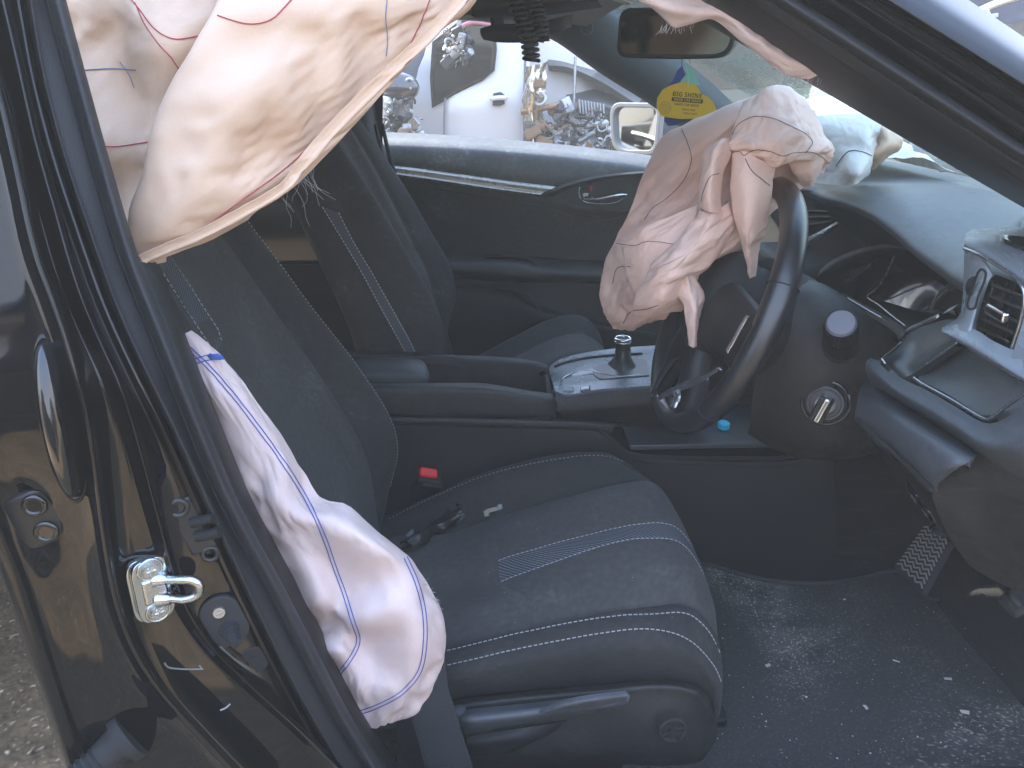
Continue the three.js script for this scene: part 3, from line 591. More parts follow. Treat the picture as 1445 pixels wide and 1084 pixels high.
  part('outer_skin', [place(box(1.15, .62, .03, .012), V(.18, .60, -.845)), place(box(1.13, .05, .05, .01), V(.18, .925, -.825), 0, 0, -.09)], M.paint, door);
  // outside mirror on the door
  const mr = new THREE.Group(); mr.name = 'door_mirror'; door.add(mr);
  const c = q(899, 182, -.97), nrm = V(-.68, .06, .73).normalize(), rt = V(.73, 0, .68), upv = nrm.clone().cross(rt).normalize();
  const bm = new THREE.Matrix4().makeBasis(rt.clone().normalize(), upv, nrm).setPosition(c);
  const sh = (w, h) => { const s = new THREE.Shape(); s.moveTo(-w * .62, h); s.quadraticCurveTo(-w, h, -w, h * .5); s.lineTo(-w * .9, -h * .35); s.quadraticCurveTo(-w * .8, -h, -w * .1, -h); s.lineTo(w * .7, -h * .96); s.quadraticCurveTo(w, -h * .9, w, -h * .4); s.lineTo(w, h * .6); s.quadraticCurveTo(w, h, w * .6, h); s.closePath(); return s; };
  const hw = .088, hh = .072;
  const ring = sh(hw, hh); ring.holes.push(sh(hw * .90, hh * .89));
  const rg = new THREE.ExtrudeGeometry(ring, { depth: .016, bevelEnabled: true, bevelSize: .003, bevelThickness: .004, bevelSegments: 3 }); rg.applyMatrix4(bm);
  part('housing_rim', rg, std({ color: L3(.26, .26, .25), roughness: .4, side: THREE.DoubleSide }), mr);
  const hsg = new THREE.SphereGeometry(1, 24, 16, 0, TAU, 0, Math.PI / 2); hsg.rotateX(-Math.PI / 2); hsg.scale(hw, hh, .07); hsg.applyMatrix4(bm);
  part('housing', hsg, M.paint, mr);
  const gl = new THREE.ShapeGeometry(sh(hw * .93, hh * .92)); gl.translate(0, 0, .004); gl.applyMatrix4(bm);
  part('mirror_glass', gl, std({ color: L3(.9, .9, .88), metalness: 1, roughness: .03, side: THREE.DoubleSide }), mr);
  part('mirror_foot', [place(box(.10, .04, .09, .015), c.clone().add(V(.09, -.06, .07)))], M.plasticDark, mr);
}
// ------------------------------------------------------------------ seats
function ring(G, c0, c1) { return geo(G, c0, c1); }
{
  const seat = thing('cloth_seat', 'dark grey cloth front seat nearest the camera with a ribbed stripe and white stitching', 'car seat');
  // cushion: columns from the near side to the far side, rows from the back of the seat to its front edge
  const K = [
    [[540, 1000, .60], [560, 1000, .60], [640, 985, .60], [740, 975, .60], [850, 965, .60], [940, 962, .60], [985, 968, .60], [1000, 988, .60]],
    [[540, 968, .625], [560, 968, .625], [635, 955, .625], [740, 940, .625], [850, 925, .625], [930, 922, .625], [985, 935, .62], [1012, 978, .61]],
    [[540, 954, .612], [560, 952, .612], [633, 937, .612], [740, 913, .612], [850, 893, .612], [920, 888, .61], [975, 905, .605], [1017, 955, .60]],
    [[540, 934, .585], [560, 930, .585], [636, 916, .585], [740, 891, .585], [850, 871, .585], [920, 865, .58], [978, 869, .575], [1015, 918, .575]],
    [[540, 928, .565], [560, 922, .565], [640, 908, .565], [740, 884, .565], [850, 862, .565], [920, 853, .56], [972, 852, .555], [1010, 895, .555]],
    [[540, 875, .51], [560, 870, .51], [640, 862, .51], [740, 840, .51], [850, 815, .515], [920, 800, .51], [975, 805, .505], [1006, 850, .50]],
    [[540, 845, .46], [565, 838, .46], [640, 836, .455], [706, 819, .455], [839, 773, .455], [910, 760, .455], [965, 768, .45], [999, 825, .445]],
    [[540, 812, .41], [565, 806, .41], [640, 806, .41], [703, 789, .41], [822, 755, .41], [900, 738, .41], [955, 744, .40], [988, 795, .395]],
    [[540, 775, .33], [570, 768, .33], [640, 768, .33], [700, 750, .33], [805, 718, .33], [890, 697, .33], [938, 702, .325], [966, 748, .32]],
    [[540, 760, .26], [570, 752, .26], [635, 748, .26], [692, 728, .26], [795, 699, .26], [880, 677, .26], [920, 678, .255], [946, 720, .25]],
    [[535, 745, .205], [565, 732, .205], [622, 706, .205], [690, 679, .205], [780, 660, .205], [850, 651, .205], [888, 661, .20], [922, 690, .20]],
    [[530, 735, .165], [560, 722, .165], [612, 698, .165], [683, 667, .165], [770, 644, .165], [838, 638, .165], [873, 647, .165], [904, 672, .165]],
    [[530, 745, .15], [560, 735, .15], [612, 712, .15], [683, 682, .15], [770, 660, .15], [838, 654, .15], [870, 662, .15], [900, 690, .15]],
    [[530, 800, .15], [560, 790, .15], [612, 765, .15], [683, 735, .15], [770, 715, .15], [838, 710, .15], [868, 716, .15], [890, 740, .15]],
  ];
  const rowsC = []; for (let r = 0; r < 8; r++) rowsC.push(K.map((c) => Z(...c[r])));
  // the front edge rolls over and goes down
  const f1 = rowsC[7].map((p) => V(p.x + .004, p.y - .06, p.z)), f2 = rowsC[7].map((p) => V(p.x - .03, p.y - .12, p.z)), f3 = rowsC[7].map((p) => V(p.x - .20, p.y - .14, p.z));
  rowsC.push(f1, f2, f3);
  // columns run near -> far, i.e. bottom -> top of the picture; flip so that rows read top to bottom
  const gv = (x, c, w = .16) => Math.exp(-Math.pow((x - c) / w, 2));
  const CR = rowsC[0].map((_, c) => rowsC.map((r) => r[c])).reverse();   // now rows = far..near (13..0), columns = rear..front
  const seamR = 13 - 9, seamN = 13 - 4, st1 = 13 - 7, st2 = 13 - 6, colX = 3;
  const G = surf(CR, 8, 8, { disp: (c, r) => {
    let d = 0; d -= .007 * gv(r, seamR, .14); d -= .006 * gv(r, seamN, .14);
    if (r > seamR && r < seamN) { d -= .005 * gv(c, colX - .03 + .12 * (r - 6.5) * (r - 6.5) / 9, .1); d -= .0022 * (gv(r, st1, .12) + gv(r, st2, .12)) * (c > colX ? 1 : 0); if (c > 5.5 && r > 6.2) d += .006 * gv(c, 6, .7) * gv(r, 8.5, .8); }
    d -= .0018 * (gv(r, 13 - 3, .1) + gv(r, 13 - 2, .1));
    d += .0018 * N3(c * .8, r * .8, 2) + .0008 * N3(c * 3, r * 3, 5); return d; } });
  // columns of this surface: c = rear..front, rows r = far..near
  const G2 = G;
  part('cushion', [geo(G2, 0, 99, 0, seamR), geo(G2, 0, 99, seamN, 99)], M.fabric, seat);
  part('centre_panel', [geo(G2, 0, colX, seamR, seamN), geo(G2, colX, 99, seamR, st1), geo(G2, colX, 99, st2, seamN)], M.fabricLight, seat);
  part('ribbed_stripe', geo(G2, colX, 99, st1, st2), M.strip, seat);
  const d = [];
  const line = (r, c0, c1) => { const a = []; for (let i = 0; i <= 12; i++) a.push([c0 + (c1 - c0) * i / 12, r]); return onGrid(G2, a, .0008, 80); };
  d.push(...dashes(line(13 - 2, 1.2, 7.2))); d.push(...dashes(line(13 - 3, 1.6, 7.1))); d.push(...dashes(line(st1 + .02, colX, 8), .0006)); d.push(...dashes(line(st2 - .02, colX, 8), .0006)); d.push(...dashes(line(13 - 10.4, .6, 6), .0004, .004, .004));
  part('stitching', d, M.thread, seat, { kind: 'stuff' });
  // the piped corner at the front end of the near bolster
  part('piping', tube(onGrid(G2, [[5.6, 9.15], [6.2, 9.2], [6.75, 9.45], [6.98, 9.9], [6.8, 10.1]], .0005, 30), .0016, 30, 6), M.fabric, seat);
  // ---- backrest: rows top to bottom
  const prof = [[1.16, -.47, .06, .165], [1.08, -.44, .03, .19], [.97, -.385, .035, .20], [.88, -.345, .045, .207], [.80, -.31, .055, .212], [.70, -.265, .068, .218], [.60, -.225, .078, .222], [.52, -.195, .06, .224], [.44, -.175, .02, .224], [.34, -.16, -.02, .215]];
  const bw = (y) => 1;
  const BR = prof.map(([y, xc, dp, hw]) => { const z = (t) => .375 + t * hw, s = .42; // s: lean of the back
    return [V(xc - .09, y - .04, z(-1.0)), V(xc - .03 + dp * .5, y - .012, z(-1.02)), V(xc + dp * .93, y + .0, z(-.955)), V(xc + dp, y, z(-.86)), V(xc + dp * .42, y, z(-.64)), V(xc + .004, y, z(-.42)), V(xc, y, z(0)), V(xc + .004, y, z(.42)), V(xc + dp * .42, y, z(.64)), V(xc + dp, y, z(.86)), V(xc + dp * .93, y, z(.955)), V(xc - .03 + dp * .5, y - .012, z(1.02)), V(xc - .09, y - .04, z(1.0)), V(xc - .13, y - .06, z(.5)), V(xc - .13, y - .06, z(-.5))]; });
  const BG = surf(BR, 8, 8, { closed: true, flip: true, disp: (c, r) => { let d2 = -.006 * (gv(c, 4, .13) + gv(c, 8, .13)); if (c > 4 && c < 8) d2 -= .007 * gv(r, 3.55 + .05 * Math.abs(c - 6), .1); d2 -= .0015 * (gv(c, 2.6, .09)); d2 += .0018 * N3(c * .8, r * .8, 9); return d2; } });
  const mats = part('backrest', [geo(BG, 0, 4), geo(BG, 8, 15)], M.fabric, seat);
  part('back_panel', geo(BG, 4, 8), M.fabricLight, seat);
  const bl = (c0, r0, c1, r1) => { const a = []; for (let i = 0; i <= 10; i++) a.push([c0 + (c1 - c0) * i / 10, r0 + (r1 - r0) * i / 10]); return onGrid(BG, a, .0008, 60); };
  part('stitching', [...dashes(bl(6.55, 1.5, 6.45, 3.6)), ...dashes(bl(7.3, 1.5, 7.2, 3.7)), ...dashes(bl(2.4, 1.2, 2.4, 8), .0005, .004, .003)], M.thread, seat, { kind: 'stuff' });
  { const gs = surf([0, 1, 2, 3].map((i) => { const r = 1 + i * .87; return [at(BG, 6.52, r), at(BG, 6.9, r), at(BG, 7.26, r)].map((p) => p.add(V(.0016, .0006, 0))); }), 4, 6); part('ribbed_stripe', geo(gs), M.strip, seat); }
  // ---- headrest
  part('headrest', [place(new RoundedBoxGeometry(.10, .18, .27, 6, .045), V(-.53, 1.27, .375), 0, 0, .3), rod(V(-.47, 1.1, .31), V(-.52, 1.25, .31), .007), rod(V(-.47, 1.1, .44), V(-.52, 1.25, .44), .007)], M.fabric, seat);
  // ---- side cover with lever and recline knob
  const q = (u, v, z) => Z(u, v, z);
  const SC = surf([
    [q(560, 1004, .60), q(640, 988, .605), q(740, 976, .61), q(850, 966, .612), q(930, 960, .612), q(985, 968, .61), q(1004, 988, .60), q(1012, 1020, .58)],
    [q(560, 1010, .635), q(640, 995, .64), q(740, 983, .645), q(850, 973, .648), q(930, 966, .648), q(980, 974, .645), q(1000, 996, .63), q(1012, 1030, .60)],
    [q(560, 1020, .642), q(640, 1010, .646), q(740, 1000, .65), q(850, 990, .653), q(928, 984, .653), q(972, 990, .65), q(995, 1012, .635), q(1010, 1050, .605)],
    [q(560, 1050, .644), q(640, 1040, .648), q(740, 1034, .652), q(850, 1026, .656), q(925, 1020, .66), q(965, 1024, .656), q(992, 1045, .64), q(1008, 1075, .61)],
    [q(560, 1090, .646), q(640, 1078, .65), q(740, 1066, .652), q(850, 1062, .655), q(925, 1062, .66), q(965, 1066, .655), q(990, 1078, .64), q(1006, 1100, .61)],
    [q(560, 1120, .63), q(640, 1110, .635), q(740, 1090, .64), q(850, 1086, .64), q(925, 1086, .645), q(965, 1090, .64), q(990, 1100, .625), q(1004, 1120, .60)],
    [q(560, 1160, .62), q(640, 1150, .62), q(740, 1140, .62), q(850, 1136, .62), q(925, 1136, .62), q(965, 1140, .615), q(990, 1150, .60), q(1002, 1160, .58)],
  ], 6, 5);
  part('side_cover', slab(SC, .006), M.plastic, seat);
  // long recess and lifted lever
  const lever = surf([
    [q(652, 1004, .652), q(668, 1000, .658), q(740, 993, .66), q(810, 984, .662), q(860, 976, .664), q(884, 974, .66)],
    [q(650, 1012, .668), q(668, 1010, .676), q(740, 1002, .678), q(808, 993, .682), q(860, 985, .686), q(889, 981, .676)],
    [q(651, 1022, .672), q(670, 1020, .682), q(742, 1012, .684), q(806, 1004, .688), q(862, 997, .690), q(886, 992, .68)],
    [q(654, 1032, .664), q(672, 1029, .672), q(744, 1018, .674), q(804, 1009, .674), q(858, 1002, .674), q(878, 998, .668)],
    [q(658, 1037, .65), q(674, 1033, .655), q(746, 1021, .656), q(804, 1012, .656), q(856, 1004, .658), q(874, 1001, .656)],
  ], 5, 5);
  part('recline_lever', slab(lever, .006), M.dash, seat);
  const grip = surf([[q(760, 1004, .684), q(790, 990, .692), q(830, 981, .696), q(884, 975, .684)], [q(764, 1008, .69), q(792, 998, .70), q(832, 990, .704), q(886, 983, .69)], [q(772, 1009, .686), q(796, 1006, .69), q(834, 999, .692), q(880, 994, .684)]], 5, 5);
  part('lever_grip', slab(grip, .004), M.dash, seat);
  const under = surf([[q(660, 1040, .655), q(720, 1030, .657), q(760, 1024, .658), q(800, 1018, .657)], [q(660, 1052, .662), q(710, 1045, .666), q(745, 1045, .664), q(770, 1040, .657)], [q(664, 1068, .66), q(700, 1066, .664), q(722, 1062, .66), q(732, 1056, .655)]], 5, 4);
  part('lever_boss', slab(under, .006), M.plasticDark, seat);
  const kc = q(948, 1026, .672), kn = V(.06, .10, 1).normalize();
  const kt = (r, t, z) => frame(new THREE.TorusGeometry(r, t, 10, 36).rotateX(Math.PI / 2), kc.clone().addScaledVector(kn, z), kn);
  const knob = new THREE.Group(); knob.name = 'recline_knob'; seat.add(knob);
  part('dial', [rod(kc.clone().addScaledVector(kn, -.02), kc.clone().addScaledVector(kn, .006), .0185, .0175, 32), kt(.0172, .003, .006), rod(kc.clone().addScaledVector(kn, .0), kc.clone().addScaledVector(kn, .012), .007, .006, 20)], M.plastic, knob);
  part('spoke', [0, 1, 2, 3].map((i) => { const a = i * Math.PI / 2 + .5, x = V(Math.cos(a), Math.sin(a), 0); return rod(kc.clone().addScaledVector(x, .004).addScaledVector(kn, .008), kc.clone().addScaledVector(x, .016).addScaledVector(kn, .008), .003, .003, 8); }), M.plasticDark, knob, { kind: 'stuff' });
  // round button behind the belt
  part('side_button', [place(new RoundedBoxGeometry(.022, .03, .02, 4, .009), q(648, 1010, .655))], M.dash, seat);
  // rail under the seat
  part('seat_rail', [place(box(.62, .03, .04, .006), V(.1, .245, .56)), place(box(.62, .03, .04, .006), V(.1, .245, .18)), place(box(.5, .10, .42, .02), V(.08, .31, .37))], M.plasticDark, seat);
  // small dirt mark on the far bolster is part of the cloth
}
{ // far front seat
  const seat = thing('cloth_seat', 'dark grey cloth front seat on the far side beyond the centre console', 'car seat');
  const gv = (x, c, w = .16) => Math.exp(-Math.pow((x - c) / w, 2));
  const prof = [[1.17, -.36, .03, .17], [1.08, -.31, .03, .195], [.98, -.265, .045, .21], [.90, -.235, .06, .215], [.80, -.20, .075, .222], [.70, -.165, .09, .228], [.62, -.15, .088, .23], [.54, -.14, .06, .228], [.44, -.13, .02, .22]];
  const BR = prof.map(([y, xc, dp, hw]) => { const z = (t) => -.385 + t * hw;
    return [V(xc - .09, y - .04, z(-1.0)), V(xc - .03 + dp * .5, y, z(-1.02)), V(xc + dp, y, z(-.9)), V(xc + dp * .4, y, z(-.62)), V(xc - .02, y, z(-.40)), V(xc - .025, y, z(0)), V(xc - .02, y, z(.40)), V(xc + dp * .4, y, z(.62)), V(xc + dp, y, z(.9)), V(xc - .03 + dp * .5, y, z(1.02)), V(xc - .09, y - .04, z(1.0)), V(xc - .13, y - .06, z(.5)), V(xc - .13, y - .06, z(-.5))]; });
  const BG = surf(BR, 8, 8, { closed: true, flip: true, disp: (c, r) => { let d = -.006 * (gv(c, 3, .13) + gv(c, 7, .13)); if (c > 3 && c < 7) d -= .007 * gv(r, 4.4, .1); return d + .0018 * N3(c * .8, r * .8, 19); } });
  part('backrest', [geo(BG, 0, 3), geo(BG, 7, 13)], M.fabric, seat);
  part('back_panel', geo(BG, 3, 7), M.fabricLight, seat);
  const bk = [part('x', geo(BG), M.fabric, seat)]; seat.remove(bk[0]);
  const s1 = onMesh([[455, 292], [478, 330], [505, 375], [535, 430], [560, 475], [572, 497]], bk, .001, 8), s2 = onMesh([[478, 300], [498, 340], [522, 380], [550, 430], [575, 475], [586, 497]], bk, .001, 8);
  if (s1.length > 5 && s2.length > 5) { part('stitching', [...dashes(s1, .0009), ...dashes(s2, .0009)], M.thread, seat, { kind: 'stuff' });
    const n = Math.min(s1.length, s2.length), st = surf([0, .25, .5, .75, 1].map((k) => [s1[Math.round(k * (s1.length - 1))], s2[Math.round(k * (s2.length - 1))]].map((p) => p.clone())), 4, 6); part('ribbed_stripe', geo(st), M.strip, seat); }
  part('headrest', [place(new RoundedBoxGeometry(.10, .19, .27, 6, .045), V(-.44, 1.28, -.385), 0, 0, .3), rod(V(-.37, 1.12, -.33), V(-.43, 1.26, -.33), .007), rod(V(-.37, 1.12, -.45), V(-.43, 1.26, -.45), .007)], M.fabric, seat);
  // cushion
  const rows = [-.62, -.60, -.575, -.53, -.47, -.385, -.30, -.25, -.20, -.165, -.15, -.145].map((z, i) => { const e = [-.09, -.03, .0, .012, -.012, -.018, -.012, .016, .03, .022, -.02, -.15][i]; return [[-.16, .40], [-.02, .425], [.10, .485], [.20, .535], [.27, .55], [.32, .532], [.352, .48], [.34, .40], [.25, .36]].map(([x, y]) => V(x - Math.abs(i - 5.5) * .004, y + e * (x > .33 ? .4 : 1), z)); });
  const CG = surf(rows, 6, 6, { disp: (c, r) => -.006 * (gv(r, 4, .14) + gv(r, 7, .14)) });
  part('cushion', [geo(CG, 0, 99, 0, 4), geo(CG, 0, 99, 7, 99)], M.fabric, seat); part('centre_panel', geo(CG, 0, 99, 4, 7), M.fabricLight, seat);
  part('seat_base', [place(box(.46, .16, .42, .03), V(.07, .33, -.385))], M.plasticDark, seat);
}
// ------------------------------------------------------------------ centre console
{
  const con = thing('centre_console', 'black centre console with open armrest bin, gear surround and lower tray', 'console');
  const q = (u, v, z) => Z(u, v, z);
  // near side wall of the bin and its rolled top edge
  const W = surf([
    [q(500, 541, .065), q(560, 541, .065), q(660, 540, .065), q(700, 543, .065), q(740, 550, .065), q(775, 555, .065), q(790, 558, .06)],
    [q(500, 542, .092), q(560, 542, .092), q(660, 542, .092), q(700, 545, .092), q(740, 551, .092), q(775, 557, .092), q(789, 562, .085)],
    [q(500, 546, .112), q(560, 546, .112), q(660, 547, .112), q(700, 550, .112), q(740, 556, .112), q(775, 562, .11), q(787, 568, .10)],
    [q(500, 556, .118), q(560, 557, .118), q(660, 558, .118), q(700, 560, .118), q(740, 565, .118), q(772, 570, .116), q(786, 576, .105)],
    [q(500, 584, .116), q(560, 584, .116), q(660, 585, .116), q(700, 585, .116), q(740, 586, .116), q(770, 586, .114), q(784, 587, .104)],
    [q(500, 589, .106), q(560, 589, .106), q(660, 590, .106), q(700, 590, .106), q(740, 590, .106), q(770, 590, .106), q(784, 590, .10)],
  ], 5, 5);
  part('bin_wall', slab(W, .008), M.plastic, con);
  const W2 = surf([
    [q(490, 496, -.115), q(560, 498, -.115), q(640, 501, -.115), q(700, 503, -.115), q(750, 508, -.115), q(772, 515, -.112), q(776, 521, -.11)],
    [q(490, 499, -.088), q(560, 501, -.088), q(640, 504, -.088), q(700, 507, -.088), q(750, 512, -.088), q(768, 518, -.088), q(773, 524, -.09)],
    [q(490, 506, -.080), q(560, 507, -.080), q(640, 509, -.080), q(664, 519, -.078), q(700, 519, -.080), q(768, 523, -.082), q(773, 527, -.085)],
    [q(490, 540, -.078), q(560, 545, -.078), q(640, 551, -.078), q(670, 552, -.078), q(700, 553, -.078), q(750, 556, -.08), q(772, 556, -.085)],
  ], 5, 5);
  part('bin_wall', slab(W2, .02), M.plastic, con, { label: 'far rail of the armrest bin' });
  part('bin_floor', [place(box(.52, .01, .18), V(-.02, .53, .015)), place(box(.012, .05, .18), V(.165, .552, .015))], M.plasticDark, con);
  // padded armrest lid slid back
  const lid = surf([[0, .66, 0], [0, .67, 1]].length ? [
    [q(500, 504, -.075), q(540, 504, -.075), q(575, 505, -.075), q(592, 507, -.07), q(598, 514, -.065)],
    [q(500, 506, -.04), q(540, 506, -.04), q(580, 507, -.04), q(597, 510, -.04), q(603, 520, -.04)],
    [q(500, 512, .02), q(540, 512, .02), q(580, 513, .02), q(600, 517, .015), q(606, 528, .01)],
    [q(500, 524, .055), q(540, 524, .055), q(580, 525, .055), q(598, 529, .052), q(605, 536, .045)],
    [q(500, 538, .062), q(540, 539, .062), q(580, 540, .062), q(596, 542, .058), q(602, 546, .05)],
    [q(500, 552, .058), q(540, 553, .058), q(580, 555, .058), q(592, 556, .055), q(598, 558, .05)],
  ] : [], 5, 5);
  part('armrest_lid', slab(lid, .03), std({ color: L3(.045, .05, .055), roughness: .5, bumpMap: grainBump, bumpScale: .0005, side: THREE.DoubleSide }), con);
  // ledge strip and lower side panel
  const S = surf([
    [q(490, 587, .108), q(560, 587, .108), q(700, 590, .108), q(800, 592, .108), q(848, 595, .108), q(880, 597, .105)],
    [q(490, 589, .122), q(560, 589, .122), q(700, 592, .122), q(800, 595, .122), q(846, 598, .122), q(868, 602, .118)],
    [q(490, 596, .124), q(560, 596, .124), q(700, 600, .124), q(800, 603, .124), q(845, 606, .124), q(862, 612, .12)],
    [q(490, 600, .119), q(560, 600, .119), q(700, 604, .119), q(800, 606, .119), q(842, 609, .119), q(858, 616, .115)],
  ], 5, 4);
  part('ledge', slab(S, .006), M.plastic, con);
  const LP = surf([
    [q(480, 598, .118), q(560, 598, .118), q(700, 602, .118), q(800, 605, .118), q(850, 608, .118), q(880, 630, .118), q(905, 645, .118), q(1000, 650, .118), q(1120, 650, .118), q(1170, 620, .118)],
    [q(480, 640, .122), q(560, 640, .122), q(700, 640, .122), q(800, 632, .122), q(850, 630, .122), q(880, 642, .122), q(905, 652, .122), q(1000, 658, .122), q(1120, 657, .122), q(1175, 640, .122)],
    [q(480, 720, .128), q(560, 720, .128), q(700, 720, .128), q(800, 720, .128), q(850, 720, .128), q(880, 720, .128), q(905, 720, .128), q(1000, 720, .128), q(1120, 720, .128), q(1180, 720, .128)],
    [q(480, 860, .132), q(560, 860, .132), q(700, 860, .132), q(800, 860, .132), q(850, 860, .132), q(880, 860, .132), q(905, 860, .132), q(1000, 860, .132), q(1120, 840, .132), q(1180, 830, .132)],
  ], 4, 5);
  part('side_panel', slab(LP, .01), M.plasticDark, con);
  part('tray_edge', capped([[846, 606], [862, 622], [882, 637], [905, 643], [960, 646], [1040, 647], [1105, 646], [1132, 640], [1150, 618]].map(([u, v]) => q(u, v, .12)), .0042, 70, 8), M.plastic, con);
  // lower tray under the dash
  const tf = surf([
    [X(985, 585, .42), X(1020, 575, .46), X(1060, 570, .52), X(1100, 575, .58)].map((p) => p) , 
    [X(990, 600, .43), X(1030, 595, .46), X(1070, 592, .52), X(1110, 600, .58)],
  ], 3, 3);
  const floorY = .487;
  part('tray', [place(box(.40, .012, .20, .003), V(.52, floorY, .01)), place(box(.012, .10, .20), V(.72, .53, .01))], std({ color: L3(.06, .066, .072), roughness: .4, side: THREE.DoubleSide }), con);
  part('tray_rib', [rod(Y(1060, 593, floorY + .008), Y(1090, 632, floorY + .008), .003), tube([Y(1030, 571, floorY + .02), Y(1058, 571, floorY + .03), Y(1072, 566, floorY + .035), Y(1080, 575, floorY + .02)], .004, 20, 6)], M.plastic, con);
  part('tray_wall', slab(surf([[V(.36, .60, .02), V(.50, .62, .02), V(.70, .64, .02)], [V(.36, .49, .02), V(.50, .49, .02), V(.72, .49, .02)]], 3, 3), .01), M.plasticDark, con).position.set(0, 0, -.11);
  // gear surround: silver-blue frame with buttons
  const silverBlue = std({ color: L3(.20, .225, .24), metalness: .2, roughness: .42, roughnessMap: smudge, bumpMap: grainBump, bumpScale: .0002, side: THREE.DoubleSide });
  const GS = surf([
    [q(776, 516, -.10), q(792, 506, -.11), q(830, 497, -.115), q(875, 491, -.12), q(930, 487, -.12), q(1000, 480, -.12)],
    [q(775, 522, -.075), q(792, 512, -.085), q(830, 503, -.09), q(875, 498, -.095), q(930, 494, -.095), q(1000, 487, -.095)],
    [q(777, 530, -.03), q(794, 524, -.035), q(830, 514, -.04), q(875, 510, -.045), q(930, 506, -.045), q(1000, 500, -.045)],
    [q(779, 536, .02), q(800, 536, .02), q(835, 530, .02), q(875, 527, .02), q(930, 524, .02), q(1000, 516, .02)],
    [q(781, 543, .06), q(802, 546, .06), q(838, 540, .06), q(880, 538, .06), q(930, 535, .06), q(1000, 528, .06)],
    [q(784, 552, .085), q(803, 557, .088), q(840, 550, .09), q(880, 547, .09), q(930, 543, .09), q(1000, 536, .09)],
  ], 5, 5);
  part('gear_surround', slab(GS, .012), silverBlue, con);
  const CS = surf([
    [q(783, 552, .088), q(803, 557, .091), q(840, 551, .094), q(880, 547, .094), q(930, 543, .094), q(1000, 536, .094)],
    [q(784, 560, .098), q(803, 563, .102), q(840, 557, .104), q(880, 553, .104), q(930, 549, .104), q(1000, 543, .104)],
    [q(786, 580, .104), q(806, 580, .108), q(840, 576, .110), q(880, 572, .110), q(930, 568, .110), q(1000, 560, .110)],
    [q(790, 584, .094), q(808, 584, .098), q(840, 581, .10), q(880, 579, .10), q(930, 575, .10), q(1000, 570, .10)],
    [q(800, 600, .07), q(820, 602, .07), q(850, 602, .07), q(890, 602, .07), q(935, 600, .07), q(1000, 595, .07)],
  ], 5, 4);
  part('front_side', slab(CS, .008), M.plastic, con);
  // curved inlays, buttons and dark slot
  const inlay = (pts, w, m, nm) => part(nm, capped(pts.map(([u, v]) => hit(u, v, [con.children.find((c) => c.name === 'gear_surround')])).filter(Boolean).map((h) => h.p.addScaledVector(h.n, .0015)), w, 40, 8), m, con);
  inlay([[776, 528], [784, 518], [800, 512], [830, 506], [870, 502], [905, 500]], .0030, M.plasticDark, 'inlay');
  inlay([[790, 548], [796, 534], [812, 527], [835, 524], [845, 528], [870, 532], [903, 531]], .0022, M.silver, 'inlay');
  const pad = (u, v, w, d, h, m, nm) => { const k = hit(u, v, [con.children.find((c) => c.name === 'gear_surround')]); if (k) part(nm, frame(box(w, h, d, .0025), k.p, k.n, V(1, -.12, 0)), m, con); };
  pad(826, 549, .020, .016, .006, M.gloss, 'switch_blank'); pad(802, 550, .022, .017, .006, silverBlue, 'switch');
  for (const [u, v] of [[793, 511], [810, 507], [830, 504]]) pad(u, v, .02, .012, .005, silverBlue, 'switch');
  pad(822, 527, .045, .022, .004, std({ color: L3(.30, .33, .33), metalness: .5, roughness: .35 }), 'selector_plate');
  { const sm2 = con.children.find((c) => c.name === 'gear_surround'), gp = (a) => a.map(([u, v]) => { const h = hit(u, v, [sm2]); return h ? h.p.addScaledVector(h.n, .0022) : null; });
    const rows = [gp([[838, 519], [862, 513], [888, 509], [912, 507]]), gp([[836, 527], [862, 523], [888, 520], [914, 518]]), gp([[846, 536], [868, 535], [890, 533], [916, 531]])];
    if (rows.every((r) => r.every(Boolean))) part('gaiter_base', slab(surf(rows, 5, 5), .002), M.leather, con); }
  // gear lever: dark gaiter, chrome ring and stem
  const gl = thing('gear_lever', 'black gear lever with leather gaiter and chrome ring rising from the console', 'gear lever');
  const base = q(878, 524, -.02), ringP = q(879, 478, -.02), top = q(880, 440, -.02);
  const lat = [[.001, .0], [.050, .0], [.046, .006], [.034, .014], [.026, .024], [.019, .035], [.0165, .05]].map(([r, y]) => new THREE.Vector2(r, y));
  const lg = new THREE.LatheGeometry(lat, 24); const lp = lg.getAttribute('position'); for (let i = 0; i < lp.count; i++) { const a = Math.atan2(lp.getZ(i), lp.getX(i)), y = lp.getY(i), k = 1 + .1 * Math.sin(a * 4) * (1 - y / .06); lp.setX(i, lp.getX(i) * k * 1.05); lp.setZ(i, lp.getZ(i) * k * .8); } lg.computeVertexNormals();
  part('gaiter', frame(lg, base, V(.02, 1, 0)), M.leather, gl);
  part('ring', [frame(new THREE.TorusGeometry(.0155, .0028, 8, 28).rotateX(Math.PI / 2), ringP, V(.02, 1, 0)), frame(new THREE.TorusGeometry(.0155, .0022, 8, 28).rotateX(Math.PI / 2), ringP.clone().add(V(0, -.006, 0)), V(.02, 1, 0))], M.chrome, gl);
  part('stem', [rod(base.clone().add(V(0, .04, 0)), ringP, .0165, .0145, 20)], M.plasticDark, gl);
  part('knob', frame(new THREE.SphereGeometry(.027, 20, 16).scale(1, 1.35, .9), top.clone().add(V(0, .006, 0)), V(.02, 1, 0)), M.leather, gl);
}
